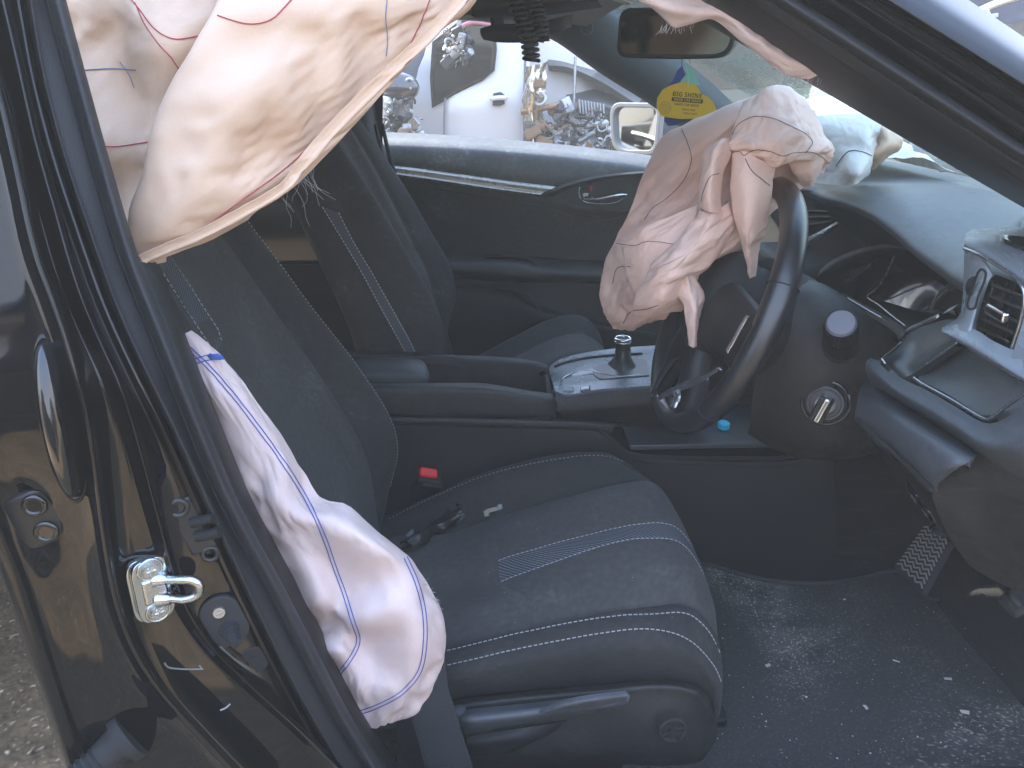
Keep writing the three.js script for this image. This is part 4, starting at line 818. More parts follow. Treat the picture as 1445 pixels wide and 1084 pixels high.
// ------------------------------------------------------------------ dashboard
const dash = thing('dashboard', 'dark dashboard with instrument hood, side air vent and open coin tray behind the steering wheel', 'dashboard');
{
  const q = (u, v, z) => Z(u, v, z);
  // top pad: from the passenger side to the driver's side; rows from the glass back to the lip
  const lip = [[-.72, .70, .955], [-.5, .70, .958], [-.25, .69, .962], [-.08, .675, .968], [.04, .66, .972]].map(([z, x, y]) => V(x, y, z)).concat([X(1168, 273, .645), X(1198, 280, .645), X(1232, 293, .645), X(1265, 316, .642), X(1300, 346, .638), X(1335, 371, .632), X(1366, 391, .625), V(.63, .95, .70)]);
  const rowAt = (dx, dy, w) => lip.map((p, i) => V(p.x + (1.10 - .05 * p.z * p.z - p.x) * dx, p.y + dy + w * Math.exp(-Math.pow((p.z - .36) / .26, 2)), p.z));
  const T = surf([
    rowAt(1, -.015, 0).map((p) => V(p.x, .955, p.z)), rowAt(.82, 0, .0).map((p) => V(p.x, .966, p.z)), rowAt(.62, 0, .004).map((p, i) => V(p.x, Math.max(p.y, .972), p.z)), rowAt(.38, .008, .012), rowAt(.18, .008, .014), rowAt(.06, .006, .008), rowAt(0, 0, 0), rowAt(-.012, -.010, 0), rowAt(.02, -.022, 0), rowAt(.2, -.035, .0),
  ], 5, 5);
  part('top_pad', geo(T), M.dash, dash);
  // raised spine crossing the pad behind the hood
  // binnacle: dark walls below the hood
  const hoodLow = [X(1140, 300, .70), X(1175, 315, .70), X(1215, 330, .70), X(1255, 350, .70), X(1300, 372, .70), X(1345, 395, .70), X(1385, 415, .69)];
  const B = surf([lip.slice(4, 12).map((p) => p.clone().add(V(.01, -.012, 0))).slice(0, 7), hoodLow, [X(1130, 380, .76), X(1165, 380, .77), X(1210, 385, .78), X(1250, 395, .78), X(1295, 410, .78), X(1340, 425, .77), X(1380, 440, .75)], [X(1130, 440, .75), X(1170, 440, .76), X(1215, 445, .76), X(1255, 458, .76), X(1295, 470, .75), X(1340, 480, .73), X(1380, 490, .70)]], 4, 5);
  part('binnacle', geo(B), M.plasticDark, dash);
  // instrument bezel arc and grey visor wedge, dark screen
  const arc = surf([
    [X(1126, 418, .64), X(1145, 392, .65), X(1175, 367, .66), X(1210, 352, .67), X(1245, 345, .68), X(1285, 348, .69)],
    [X(1128, 422, .635), X(1148, 397, .645), X(1178, 373, .655), X(1212, 358, .665), X(1247, 350, .675), X(1285, 352, .685)],
    [X(1134, 428, .65), X(1154, 404, .66), X(1184, 381, .67), X(1216, 366, .68), X(1250, 357, .69), X(1283, 357, .70)],
    [X(1144, 432, .69), X(1162, 412, .70), X(1190, 390, .71), X(1220, 375, .72), X(1250, 366, .73), X(1280, 362, .73)],
  ], 5, 4);
  part('bezel', slab(arc, .004), M.plastic, dash);
  const wedge = surf([[X(1170, 394, .70), X(1200, 375, .71), X(1232, 362, .72), X(1246, 357, .73)], [X(1166, 402, .695), X(1198, 388, .705), X(1224, 374, .715), X(1232, 367, .72)], [X(1160, 396 + 14, .69), X(1190, 398, .70), X(1214, 385, .71), X(1228, 378, .72)]], 5, 4);
  part('visor_panel', slab(wedge, .004), std({ color: L3(.13, .13, .135), roughness: .55, side: THREE.DoubleSide }), dash);
  const ribs = []; for (let i = 0; i < 16; i++) { const t = i / 15, a = X(1158 + t * 48, 398 + 0 - t * 8 + 2, .685), b = X(1160 + t * 48 - 2, 404 - t * 8 + 3, .682); ribs.push(rod(a, b, .0012, .0012, 5)); }
  part('ribbing', ribs, M.silver, dash, { kind: 'stuff' });
  const scr = surf([[X(1226, 405, .715), X(1265, 385, .72), X(1310, 392, .72), X(1345, 410, .71)], [X(1222, 418, .70), X(1265, 430, .70), X(1300, 440, .70), X(1340, 440, .69)]], 3, 3);
  part('instrument_screen', slab(scr, .01), M.gloss, dash);
  part('screen_edge', tube([[1262, 362], [1252, 385], [1236, 408], [1224, 418], [1240, 430], [1262, 448], [1278, 460]].map(([u, v]) => X(u, v, .69)), .0016, 50, 6), M.silver, dash);
  part('gauge_arc', tube([[1314, 436], [1320, 422], [1336, 406], [1358, 392]].map(([u, v]) => X(u, v, .668)), .0022, 24, 6), std({ color: L3(.09, .08, .06), roughness: .4 }), dash);
  part('gauge_lens', slab(surf([[X(1320, 425, .675), X(1340, 408, .675), X(1362, 395, .675)], [X(1318, 438, .67), X(1342, 438, .67), X(1366, 430, .67)]], 3, 3), .003), M.gloss, dash);
  // centre vent beside the wheel
  const cv = thing; const vent = new THREE.Group(); vent.name = 'air_vent'; vent.userData.label = 'centre air vent half hidden by the wheel rim'; dash.add(vent);
  part('recess', slab(surf([[X(1095, 285, .70), X(1140, 276, .70), X(1176, 282, .70)], [X(1095, 350, .70), X(1140, 345, .70), X(1180, 318, .70)]], 3, 3), .01), M.plasticDark, vent);
  for (const [a, b] of [[[1100, 296], [1168, 299]], [[1100, 308], [1172, 306]], [[1108, 321], [1174, 313]]]) part('slat', slab(surf([[X(...a, .672), X(...b, .672)], [X(a[0], a[1] + 4, .69), X(b[0], b[1] + 3, .69)]], 3, 3), .0025), M.plastic, vent);
  part('trim_bar', slab(surf([[X(1132, 338, .655), X(1158, 326, .655), X(1180, 313, .655)], [X(1133, 344, .652), X(1160, 331, .652), X(1182, 316, .652)], [X(1136, 347, .66), X(1162, 334, .66), X(1183, 319, .66)]], 4, 4), .003), M.silver, vent);
  part('top_bar', slab(surf([[X(1120, 262, .665), X(1145, 263, .665), X(1166, 271, .665)], [X(1120, 268, .66), X(1144, 270, .66), X(1164, 279, .66)], [X(1120, 274, .67), X(1144, 276, .67), X(1164, 284, .67)]], 4, 4), .004), M.dash, vent);
  // dark fascia behind the wheel between the vent and the binnacle
  part('fascia', slab(surf([
    [V(.70, .95, -.72), V(.69, .95, -.3), V(.685, .955, 0), V(.69, .95, .15), V(.70, .94, .35), V(.70, .93, .58)],
    [V(.71, .85, -.72), V(.71, .85, -.3), V(.70, .86, 0), V(.73, .86, .15), V(.77, .86, .35), V(.74, .86, .58)],
    [V(.72, .72, -.72), V(.72, .72, -.3), V(.72, .70, 0), V(.73, .72, .15), V(.72, .76, .35), V(.70, .78, .58)],
    [V(.82, .58, -.72), V(.82, .58, -.3), V(.80, .58, 0), V(.84, .58, .15), V(.86, .60, .35), V(.80, .64, .58)],
  ], 4, 4), .03), M.plasticDark, dash);
  part('stack_and_sun_block', [place(box(.27, .24, .25, .02), V(.735, .725, -.015)), place(box(.22, .11, .20, .01), V(.76, .555, -.02))], M.plasticDark, dash);  // stack hidden behind the wheel; lower box added to block sun
  // silver-edged trims in front of the column recess
  const Tr = surf([
    [X(1190, 414, .66), X(1220, 430, .65), X(1250, 446, .64), X(1272, 460, .63), X(1279, 470, .62)],
    [X(1196, 420, .65), X(1224, 437, .64), X(1252, 453, .63), X(1270, 466, .62), X(1275, 474, .61)],
    [X(1196, 426, .648), X(1222, 443, .638), X(1248, 459, .628), X(1264, 471, .618), X(1268, 480, .608)],
  ], 5, 4);
  part('column_trim', slab(Tr, .006), M.plastic, dash);
  part('trim_edge', capped([[1197, 421], [1224, 437], [1252, 453], [1269, 464], [1275, 472], [1273, 481], [1258, 494], [1244, 505]].map(([u, v], i) => X(u, v, .645 - i * .006)), .0018, 50, 6), M.silver, dash);
  for (const [a, b] of [[[1283, 465], [1325, 446]], [[1338, 440], [1352, 433]]]) { const [c, d] = [X(...a, .63), X(...b, .64)]; part('bright_strip', slab(surf([[c.clone().add(V(0, .004, 0)), d.clone().add(V(0, .004, 0))], [c.clone().add(V(-.006, -.003, 0)), d.clone().add(V(-.006, -.003, 0))]], 3, 3), .003), M.silver, dash); }
  // glossy dished panel left of the tray
  const GP = surf([
    [X(1276, 474, .62), X(1300, 462, .625), X(1330, 452, .63), X(1356, 450, .63)],
    [X(1272, 485, .60), X(1298, 478, .61), X(1330, 466, .615), X(1360, 464, .62)],
    [X(1262, 496, .575), X(1285, 500, .59), X(1318, 490, .60), X(1352, 478, .605)],
    [X(1246, 506, .555), X(1268, 518, .57), X(1300, 510, .582), X(1345, 484, .59)],
    [X(1256, 520, .548), X(1276, 532, .56), X(1300, 520, .575), X(1348, 487, .588)],
  ], 5, 5);
  part('dished_panel', slab(GP, .008), std({ color: L3(.02, .021, .022), roughness: .38, side: THREE.DoubleSide }), dash);
  part('panel_edge', capped([[1245, 507], [1256, 521], [1272, 530], [1288, 528], [1312, 511], [1350, 484]].map(([u, v], i) => X(u, v, .548 + i * .008)), .0017, 50, 8), M.silver, dash);
  // tray with dotted mat
  const TR = surf([
    [X(1300, 512, .60), X(1325, 498, .61), X(1350, 486, .615), X(1378, 498, .61), X(1410, 516, .60), X(1450, 540, .595)],
    [X(1298, 522, .59), X(1325, 512, .60), X(1352, 505, .605), X(1380, 518, .60), X(1410, 534, .59), X(1448, 556, .585)],
    [X(1296, 531, .575), X(1320, 528, .585), X(1345, 530, .588), X(1375, 545, .583), X(1405, 562, .578), X(1440, 570, .575)],
    [X(1300, 538, .56), X(1318, 546, .562), X(1340, 558, .563), X(1362, 572, .563), X(1388, 586, .562), X(1420, 580, .566)],
  ], 5, 5);
  const dots = tex(128, (x, y) => { const a = (x * 8) % 1 - .5, b = (y * 8 + (Math.floor(x * 8) % 2) * .5) % 1 - .5; return a * a + b * b < .07 ? 1 : .25; }, .032);
  part('tray_mat', slab(TR, .006), std({ color: L3(.07, .078, .078), roughness: .45, bumpMap: dots, bumpScale: .0012, side: THREE.DoubleSide }), dash);
  part('tray_border', capped([[1290, 534], [1300, 541], [1340, 563], [1386, 590], [1394, 592], [1405, 586], [1425, 570], [1450, 552]].map(([u, v], i) => X(u, v, .556)), .0019, 60, 8), M.silver, dash);
  // rim pad wrapping the tray
  const RP = surf([
    [X(1228, 505, .56), X(1246, 512, .555), X(1270, 532, .552), X(1310, 552, .55), X(1350, 575, .55), X(1390, 597, .55), X(1420, 590, .553), X(1450, 568, .56), X(1480, 545, .57)],
    [X(1222, 512, .545), X(1240, 521, .54), X(1266, 542, .536), X(1306, 562, .535), X(1346, 586, .535), X(1394, 612, .535), X(1430, 602, .54), X(1462, 578, .55), X(1492, 556, .56)],
    [X(1222, 525, .54), X(1240, 534, .532), X(1266, 554, .527), X(1306, 577, .526), X(1346, 602, .526), X(1388, 628, .525), X(1440, 628, .53), X(1478, 610, .54), X(1505, 590, .55)],
    [X(1228, 540, .55), X(1246, 549, .545), X(1270, 566, .54), X(1310, 590, .538), X(1348, 613, .538), X(1384, 638, .536), X(1440, 656, .54), X(1485, 650, .545), X(1520, 640, .555)],
    [X(1236, 550, .57), X(1256, 558, .565), X(1280, 574, .56), X(1318, 597, .558), X(1352, 620, .556), X(1386, 644, .552), X(1440, 676, .56), X(1490, 690, .57), X(1530, 690, .58)],
  ], 5, 5);
  part('tray_rim', slab(RP, .01), M.dash, dash);
  // knee pad
  const KP = surf([
    [X(1222, 538, .585), X(1236, 544, .575), X(1262, 560, .565), X(1300, 586, .56), X(1340, 612, .557), X(1382, 640, .555)],
    [X(1214, 548, .56), X(1236, 553, .55), X(1262, 570, .54), X(1300, 596, .535), X(1340, 622, .532), X(1378, 643, .535)],
    [X(1210, 566, .54), X(1240, 572, .524), X(1266, 588, .515), X(1300, 610, .512), X(1338, 635, .51), X(1370, 650, .518)],
    [X(1207, 588, .53), X(1238, 596, .515), X(1262, 612, .508), X(1292, 634, .505), X(1328, 658, .503), X(1350, 662, .51)],
    [X(1218, 602, .53), X(1234, 616, .52), X(1256, 632, .514), X(1284, 656, .51), X(1312, 682, .508), X(1326, 682, .515)],
    [X(1228, 618, .54), X(1236, 625, .535), X(1258, 642, .53), X(1286, 668, .526), X(1312, 694, .522), X(1324, 694, .525)],
  ], 5, 5);
  part('knee_pad', slab(KP, .01), M.dash, dash);
  part('pad_lip', capped([[1210, 592], [1230, 612], [1258, 637], [1286, 662], [1314, 690]].map(([u, v]) => X(u, v, .506)), .0028, 40, 8), M.plastic, dash);
  // end panel beside the knee pad and lower panel with switches
  const EP = surf([
    [X(1384, 640, .55), X(1410, 655, .556), X(1450, 680, .565), X(1500, 700, .575)],
    [X(1340, 665, .535), X(1380, 680, .55), X(1430, 700, .565), X(1490, 720, .575)],
    [X(1316, 694, .525), X(1350, 695, .54), X(1400, 704, .56), X(1480, 730, .575)],
    [X(1325, 725, .54), X(1355, 735, .555), X(1400, 745, .575), X(1470, 760, .59)],
    [X(1345, 765, .57), X(1375, 778, .585), X(1410, 790, .60), X(1460, 800, .615)],
    [X(1370, 800, .60), X(1400, 818, .62), X(1425, 830, .64), X(1455, 840, .65)],
  ], 5, 5);
  part('end_panel', slab(EP, .01), M.plastic, dash);
  const SW = surf([
    [X(1228, 620, .545), X(1258, 645, .538), X(1286, 670, .532), X(1316, 697, .526)],
    [X(1248, 650, .565), X(1270, 672, .558), X(1294, 698, .548), X(1324, 725, .54)],
    [X(1275, 690, .60), X(1292, 708, .59), X(1312, 728, .58), X(1346, 766, .57)],
    [X(1290, 710, .66), X(1310, 730, .65), X(1335, 755, .63), X(1370, 800, .61)],
  ], 5, 5);
  const swm = part('switch_panel', slab(SW, .012), M.plasticDark, dash);
  { // two switches with small white symbols
    for (const [u, v, k] of [[1293, 700, 0], [1310, 722, 1]]) { const h = hit(u, v, [swm]); if (!h) continue;
      const g = new THREE.Group(); g.name = 'switch'; dash.add(g);
      part('key', frame(box(.024, .006, .03, .003), h.p, h.n, V(.2, -.1, .9)), M.gloss, g);
      const c = document.createElement('canvas'); c.width = c.height = 128; const x = c.getContext('2d'); x.fillStyle = '#0a0a0a'; x.fillRect(0, 0, 128, 128); x.strokeStyle = x.fillStyle = '#d8dcdc'; x.lineWidth = 9; x.lineCap = 'round';
      if (k === 0) { x.beginPath(); x.moveTo(30, 96); x.lineTo(98, 96); x.moveTo(36, 74); x.lineTo(50, 52); x.lineTo(80, 52); x.lineTo(94, 74); x.closePath(); x.stroke(); x.beginPath(); x.arc(48, 84, 8, 0, 7); x.arc(82, 84, 8, 0, 7); x.fill(); x.beginPath(); x.moveTo(44, 34); x.quadraticCurveTo(56, 20, 66, 34); x.quadraticCurveTo(76, 46, 88, 32); x.stroke(); }
      else { x.beginPath(); x.moveTo(30, 100); x.lineTo(46, 30); x.moveTo(98, 100); x.lineTo(82, 30); x.stroke(); x.beginPath(); x.moveTo(52, 84); x.lineTo(58, 64); x.lineTo(72, 64); x.lineTo(78, 84); x.closePath(); x.stroke(); x.beginPath(); x.moveTo(64, 30); x.lineTo(64, 48); x.stroke(); }
      const t = new THREE.CanvasTexture(c); t.colorSpace = THREE.SRGBColorSpace;
      const f = new THREE.PlaneGeometry(.02, .02); f.rotateX(-Math.PI / 2); frame(f, h.p.clone().addScaledVector(h.n, .0042), h.n, V(.35, .5, .7)); part('symbol', f, std({ map: t, roughness: .5, side: THREE.DoubleSide }), g); }
  }
  // side air vent pod
  const pod = new THREE.Group(); pod.name = 'side_vent'; pod.userData.label = 'blue-grey side air vent with thumb wheel and chrome tab'; dash.add(pod);
  const podM = std({ color: L3(.25, .29, .32), metalness: .2, roughness: .42, roughnessMap: smudge, bumpMap: grainBump, bumpScale: .0003, side: THREE.DoubleSide });
  const top = surf([
    [X(1372, 324, .665), X(1400, 321, .67), X(1430, 321, .68), X(1470, 322, .69), X(1520, 326, .70)],
    [X(1363, 330, .63), X(1390, 327, .64), X(1425, 332, .65), X(1465, 345, .655), X(1520, 360, .66)],
    [X(1362, 335, .612), X(1385, 338, .616), X(1420, 356, .62), X(1460, 376, .62), X(1520, 405, .62)],
    [X(1361, 344, .604), X(1385, 354, .606), X(1420, 375, .606), X(1455, 398, .606), X(1520, 436, .606)],
    [X(1360, 350, .606), X(1384, 361, .606), X(1418, 382, .606), X(1450, 404, .606), X(1520, 446, .606)],
  ], 5, 5);
  part('top', slab(top, .006), podM, pod);
  part('top_inlay', slab(surf([[X(1412, 336, .645), X(1440, 338, .65), X(1480, 345, .65)], [X(1420, 341, .635), X(1445, 352, .635), X(1480, 368, .635)]], 3, 3), .004), M.gloss, pod).position.set(-.004, .004, 0);
  // face: left blade, lower lip, frame and recess with slats
  const blade = surf([
    [X(1361, 352, .606), X(1375, 358, .602), X(1390, 372, .602), X(1401, 388, .606)],
    [X(1360, 390, .606), X(1371, 394, .598), X(1385, 398, .598), X(1394, 402, .604)],
    [X(1358, 425, .602), X(1366, 428, .594), X(1378, 432, .594), X(1384, 434, .602)],
    [X(1352, 448, .598), X(1362, 452, .588), X(1372, 458, .588), X(1378, 462, .598)],
    [X(1330, 462, .595), X(1350, 468, .582), X(1366, 474, .584), X(1380, 480, .594)],
  ], 5, 5);
  part('blade', slab(blade, .006), podM, pod);
  const lipS = surf([
    [X(1330, 462, .592), X(1350, 458, .588), X(1378, 466, .59), X(1400, 480, .59), X(1425, 492, .59), X(1440, 496, .59)],
    [X(1329, 466, .58), X(1352, 475, .576), X(1378, 488, .576), X(1400, 502, .576), X(1425, 518, .576), X(1446, 530, .576)],
    [X(1330, 470, .582), X(1352, 482, .578), X(1378, 497, .578), X(1400, 510, .578), X(1425, 525, .578), X(1446, 538, .578)],
    [X(1340, 476, .60), X(1360, 488, .60), X(1380, 502, .60), X(1400, 514, .60), X(1425, 530, .60), X(1446, 542, .60)],
  ], 5, 4);
  part('lower_lip', slab(lipS, .004), podM, pod);
  part('frame_edge', capped([[1361, 351], [1385, 361], [1410, 376], [1432, 391], [1444, 408], [1446, 425], [1440, 455], [1430, 485], [1422, 508]].map(([u, v]) => X(u, v, .594)), .0018, 60, 8), M.silver, pod);
  const right = surf([[X(1446, 405, .598), X(1470, 418, .60), X(1530, 450, .61)], [X(1447, 440, .59), X(1475, 455, .595), X(1530, 485, .605)], [X(1432, 490, .584), X(1470, 510, .59), X(1530, 540, .60)], [X(1422, 518, .582), X(1462, 545, .588), X(1530, 580, .60)]], 4, 4);
  part('right_cheek', slab(right, .006), podM, pod);
  const dk = slab(surf([[X(1395, 384, .635), X(1425, 395, .635), X(1450, 410, .635)], [X(1375, 480, .635), X(1405, 490, .635), X(1440, 510, .635)]], 3, 3), .01); part('recess', dk, M.plasticDark, pod);
  for (const [a, b] of [[[1398, 403], [1443, 420]], [[1393, 418], [1441, 438]], [[1386, 434], [1436, 456]], [[1380, 449], [1428, 471]], [[1380, 463], [1422, 484]]]) part('slat', slab(surf([[X(...a, .604), X(...b, .604)], [X(a[0] + 2, a[1] + 2, .625), X(b[0] + 2, b[1] + 2, .625)]], 3, 3), .0028), M.plastic, pod);
  for (const u of [1402, 1418, 1430]) part('vane', slab(surf([[X(u + 4, 398, .618), X(u + 5, 398, .632)], [X(u - 12, 480, .618), X(u - 11, 480, .632)]], 2, 3), .0018), M.plasticDark, pod);
  part('tab', [frame(new RoundedBoxGeometry(.008, .034, .012, 4, .0035), X(1407, 442, .594), X(1423, 451, .594).sub(X(1391, 433, .594)), V(-1, 0, 0))], M.chrome, pod);
  part('thumb_wheel', [frame(new THREE.CylinderGeometry(.0135, .0135, .006, 28), X(1381, 405, .604), V(.1, .25, 1), V(1, 0, 0))], M.plasticDark, pod);
  part('wheel_frame', tube([[1383, 381], [1391, 384], [1390, 394], [1380, 420], [1376, 434], [1368, 436], [1365, 430], [1372, 408]].map(([u, v]) => X(u, v, .592)), .0014, 50, 6, true), M.plastic, pod);
  // support below the pod and end of the dash against the pillar
  part('dash_end', slab(surf([
    [X(1450, 300, .86), X(1520, 310, .84), X(1580, 320, .82)], [X(1440, 324, .72), X(1520, 330, .71), X(1600, 350, .70)], [X(1445, 545, .62), X(1520, 570, .62), X(1620, 600, .62)], [X(1450, 690, .60), X(1530, 710, .60), X(1640, 740, .60)], [X(1450, 800, .64), X(1530, 830, .64), X(1640, 860, .64)],
  ], 4, 4), .01), M.dash, dash);
  // grey kick panel at the right edge
  const KK = surf([[X(1412, 668, .60), X(1440, 672, .60), X(1500, 680, .61)], [X(1403, 700, .60), X(1440, 704, .585), X(1500, 710, .59)], [X(1408, 750, .61), X(1440, 750, .59), X(1500, 755, .60)], [X(1425, 800, .64), X(1450, 798, .62), X(1500, 800, .62)], [X(1436, 830, .66), X(1460, 836, .65), X(1500, 840, .65)]], 5, 5);
  part('kick_panel', slab(KK, .008), std({ color: L3(.075, .077, .08), roughness: .6, bumpMap: grainBump, bumpScale: .0006, side: THREE.DoubleSide }), dash);
  part('bonnet_release', [frame(new RoundedBoxGeometry(.03, .014, .03, 4, .006), X(1434, 850, .70), V(-.7, .6, .3)), tube([X(1424, 838, .69), X(1430, 846, .685), X(1438, 856, .69)], .004, 12, 6)], M.plastic, dash);
}
// ------------------------------------------------------------------ steering column
{
  const col = thing('column_shroud', 'dark steering column shroud with round stalk end and ignition lock', 'steering column');
  const q = (u, v, z) => Z(u, v, z);
  const S = surf([
    [q(1095, 385, .37), q(1130, 392, .39), q(1165, 402, .41), q(1200, 424, .42), q(1235, 452, .42), q(1275, 490, .40), q(1300, 510, .36)],
    [q(1085, 405, .41), q(1124, 410, .43), q(1160, 416, .445), q(1200, 436, .45), q(1236, 464, .445), q(1268, 502, .42), q(1295, 525, .38)],
    [q(1075, 450, .43), q(1116, 450, .455), q(1155, 455, .47), q(1200, 470, .475), q(1236, 498, .462), q(1260, 530, .43), q(1280, 550, .40)],
    [q(1068, 510, .435), q(1110, 512, .465), q(1150, 515, .482), q(1194, 524, .484), q(1228, 545, .465), q(1248, 570, .43), q(1265, 585, .40)],
    [q(1062, 560, .425), q(1104, 566, .455), q(1145, 575, .472), q(1186, 585, .470), q(1214, 598, .445), q(1236, 612, .41), q(1250, 618, .37)],
    [q(1058, 598, .40), q(1092, 612, .42), q(1130, 626, .432), q(1166, 632, .428), q(1196, 634, .405), q(1220, 638, .37), q(1240, 640, .33)],
    [q(1055, 612, .34), q(1085, 630, .36), q(1122, 645, .37), q(1160, 650, .36), q(1190, 648, .34), q(1215, 645, .31), q(1236, 640, .28)],
  ], 6, 6);
  const sm = part('shroud', slab(S, .006), M.plastic, col);
  part('inner_column', [rod(V(.43, .84, .37), V(.80, .70, .37), .055, .07, 24)], M.plasticDark, col);
  // dark gap behind the wheel hub
  part('switch_housing', [frame(new THREE.CylinderGeometry(.085, .09, .07, 32), V(.47, .83, .375), V(.926, -.375, 0))], M.plasticDark, col);
  // stalk seen end-on
  const n = V(-.25, .32, .9).normalize(), sc = q(1187, 490, .482), e = q(1187, 456, .535).sub(sc), st = new THREE.Group(); st.name = 'stalk'; col.add(st);
  const ax = e.clone().normalize(), L = e.length();
  const p = (t) => sc.clone().addScaledVector(ax, t * L);
  part('collar', [frame(new THREE.TorusGeometry(.024, .0022, 8, 40).rotateX(Math.PI / 2), q(1189, 486, .488), n), frame(new THREE.CylinderGeometry(.023, .025, .004, 36), q(1189, 486, .486), n)], M.plasticDark, st);
  part('barrel', [rod(p(-.1), p(.45), .0205, .0195, 30), rod(p(.45), p(.52), .0175, .0175, 30), rod(p(.52), p(.98), .0205, .020, 30)], M.plasticDark, st);
  const kn = []; for (let i = 0; i < 26; i++) { const a = i / 26 * TAU, x = V(1, 0, 0).sub(ax.clone().multiplyScalar(ax.x)).normalize(), y = ax.clone().cross(x), o = x.multiplyScalar(Math.cos(a) * .0205).add(y.multiplyScalar(Math.sin(a) * .0205)); kn.push(rod(p(.56).add(o), p(.95).add(o), .0011, .0011, 5)); }
  part('knurling', kn, M.plasticDark, st, { kind: 'stuff' });
  part('end_cap', [rod(p(.98), p(1.03), .0185, .0165, 30)], std({ color: L3(.16, .165, .19), roughness: .55 }), st);
  // ignition lock
  const ic = q(1165, 568, .482), inn = V(-.45, .16, .88).normalize(), ig = new THREE.Group(); ig.name = 'ignition_lock'; col.add(ig);
  const tr = (r, t, z) => frame(new THREE.TorusGeometry(r, t, 8, 40).rotateX(Math.PI / 2), ic.clone().addScaledVector(inn, z), inn);
  part('bezel', [tr(.031, .0028, .002), frame(new THREE.CylinderGeometry(.030, .032, .006, 36), ic.clone().addScaledVector(inn, -.001), inn)], M.gloss, ig);
  part('ring', [tr(.0225, .0022, .006), tr(.0175, .0012, .007), frame(new THREE.CylinderGeometry(.020, .022, .008, 36), ic.clone().addScaledVector(inn, .003), inn)], std({ color: L3(.10, .10, .098), roughness: .4, metalness: .3 }), ig);
  part('barrel', [frame(new THREE.CylinderGeometry(.013, .0135, .012, 30), ic.clone().addScaledVector(inn, .006), inn)], M.silver, ig);
  // key left in the lock: short metal grip with black sides
  const key = thing('ignition_key', 'short chrome key head standing in the ignition lock', 'key');
  const ky = q(1154, 588, .50).sub(q(1174, 552, .50)).normalize(), kx = ky.clone().cross(inn).normalize();
  const kb = ic.clone().addScaledVector(inn, .021).addScaledVector(ky, .006);
  const bx = (w, h, d, o) => { const g = new RoundedBoxGeometry(w, h, d, 4, Math.min(w, h, d) * .45); g.applyMatrix4(new THREE.Matrix4().makeBasis(kx, ky, inn).setPosition(kb.clone().add(o))); return g; };
  part('grip', [bx(.010, .040, .022, V(0, 0, 0))], M.chrome, key);
  part('grip_side', [bx(.006, .038, .024, kx.clone().multiplyScalar(.0075))], M.gloss, key); part('grip_side', [bx(.004, .036, .02, kx.clone().multiplyScalar(-.0068))], M.plasticDark, key);
  // small raised symbol plate beside the lock
  const h = hit(1207, 558, [sm]); if (h) part('lock_legend', frame(new RoundedBoxGeometry(.012, .002, .018, 2, .0008), h.p, h.n, V(1, 0, 0)), M.plastic, col);
}
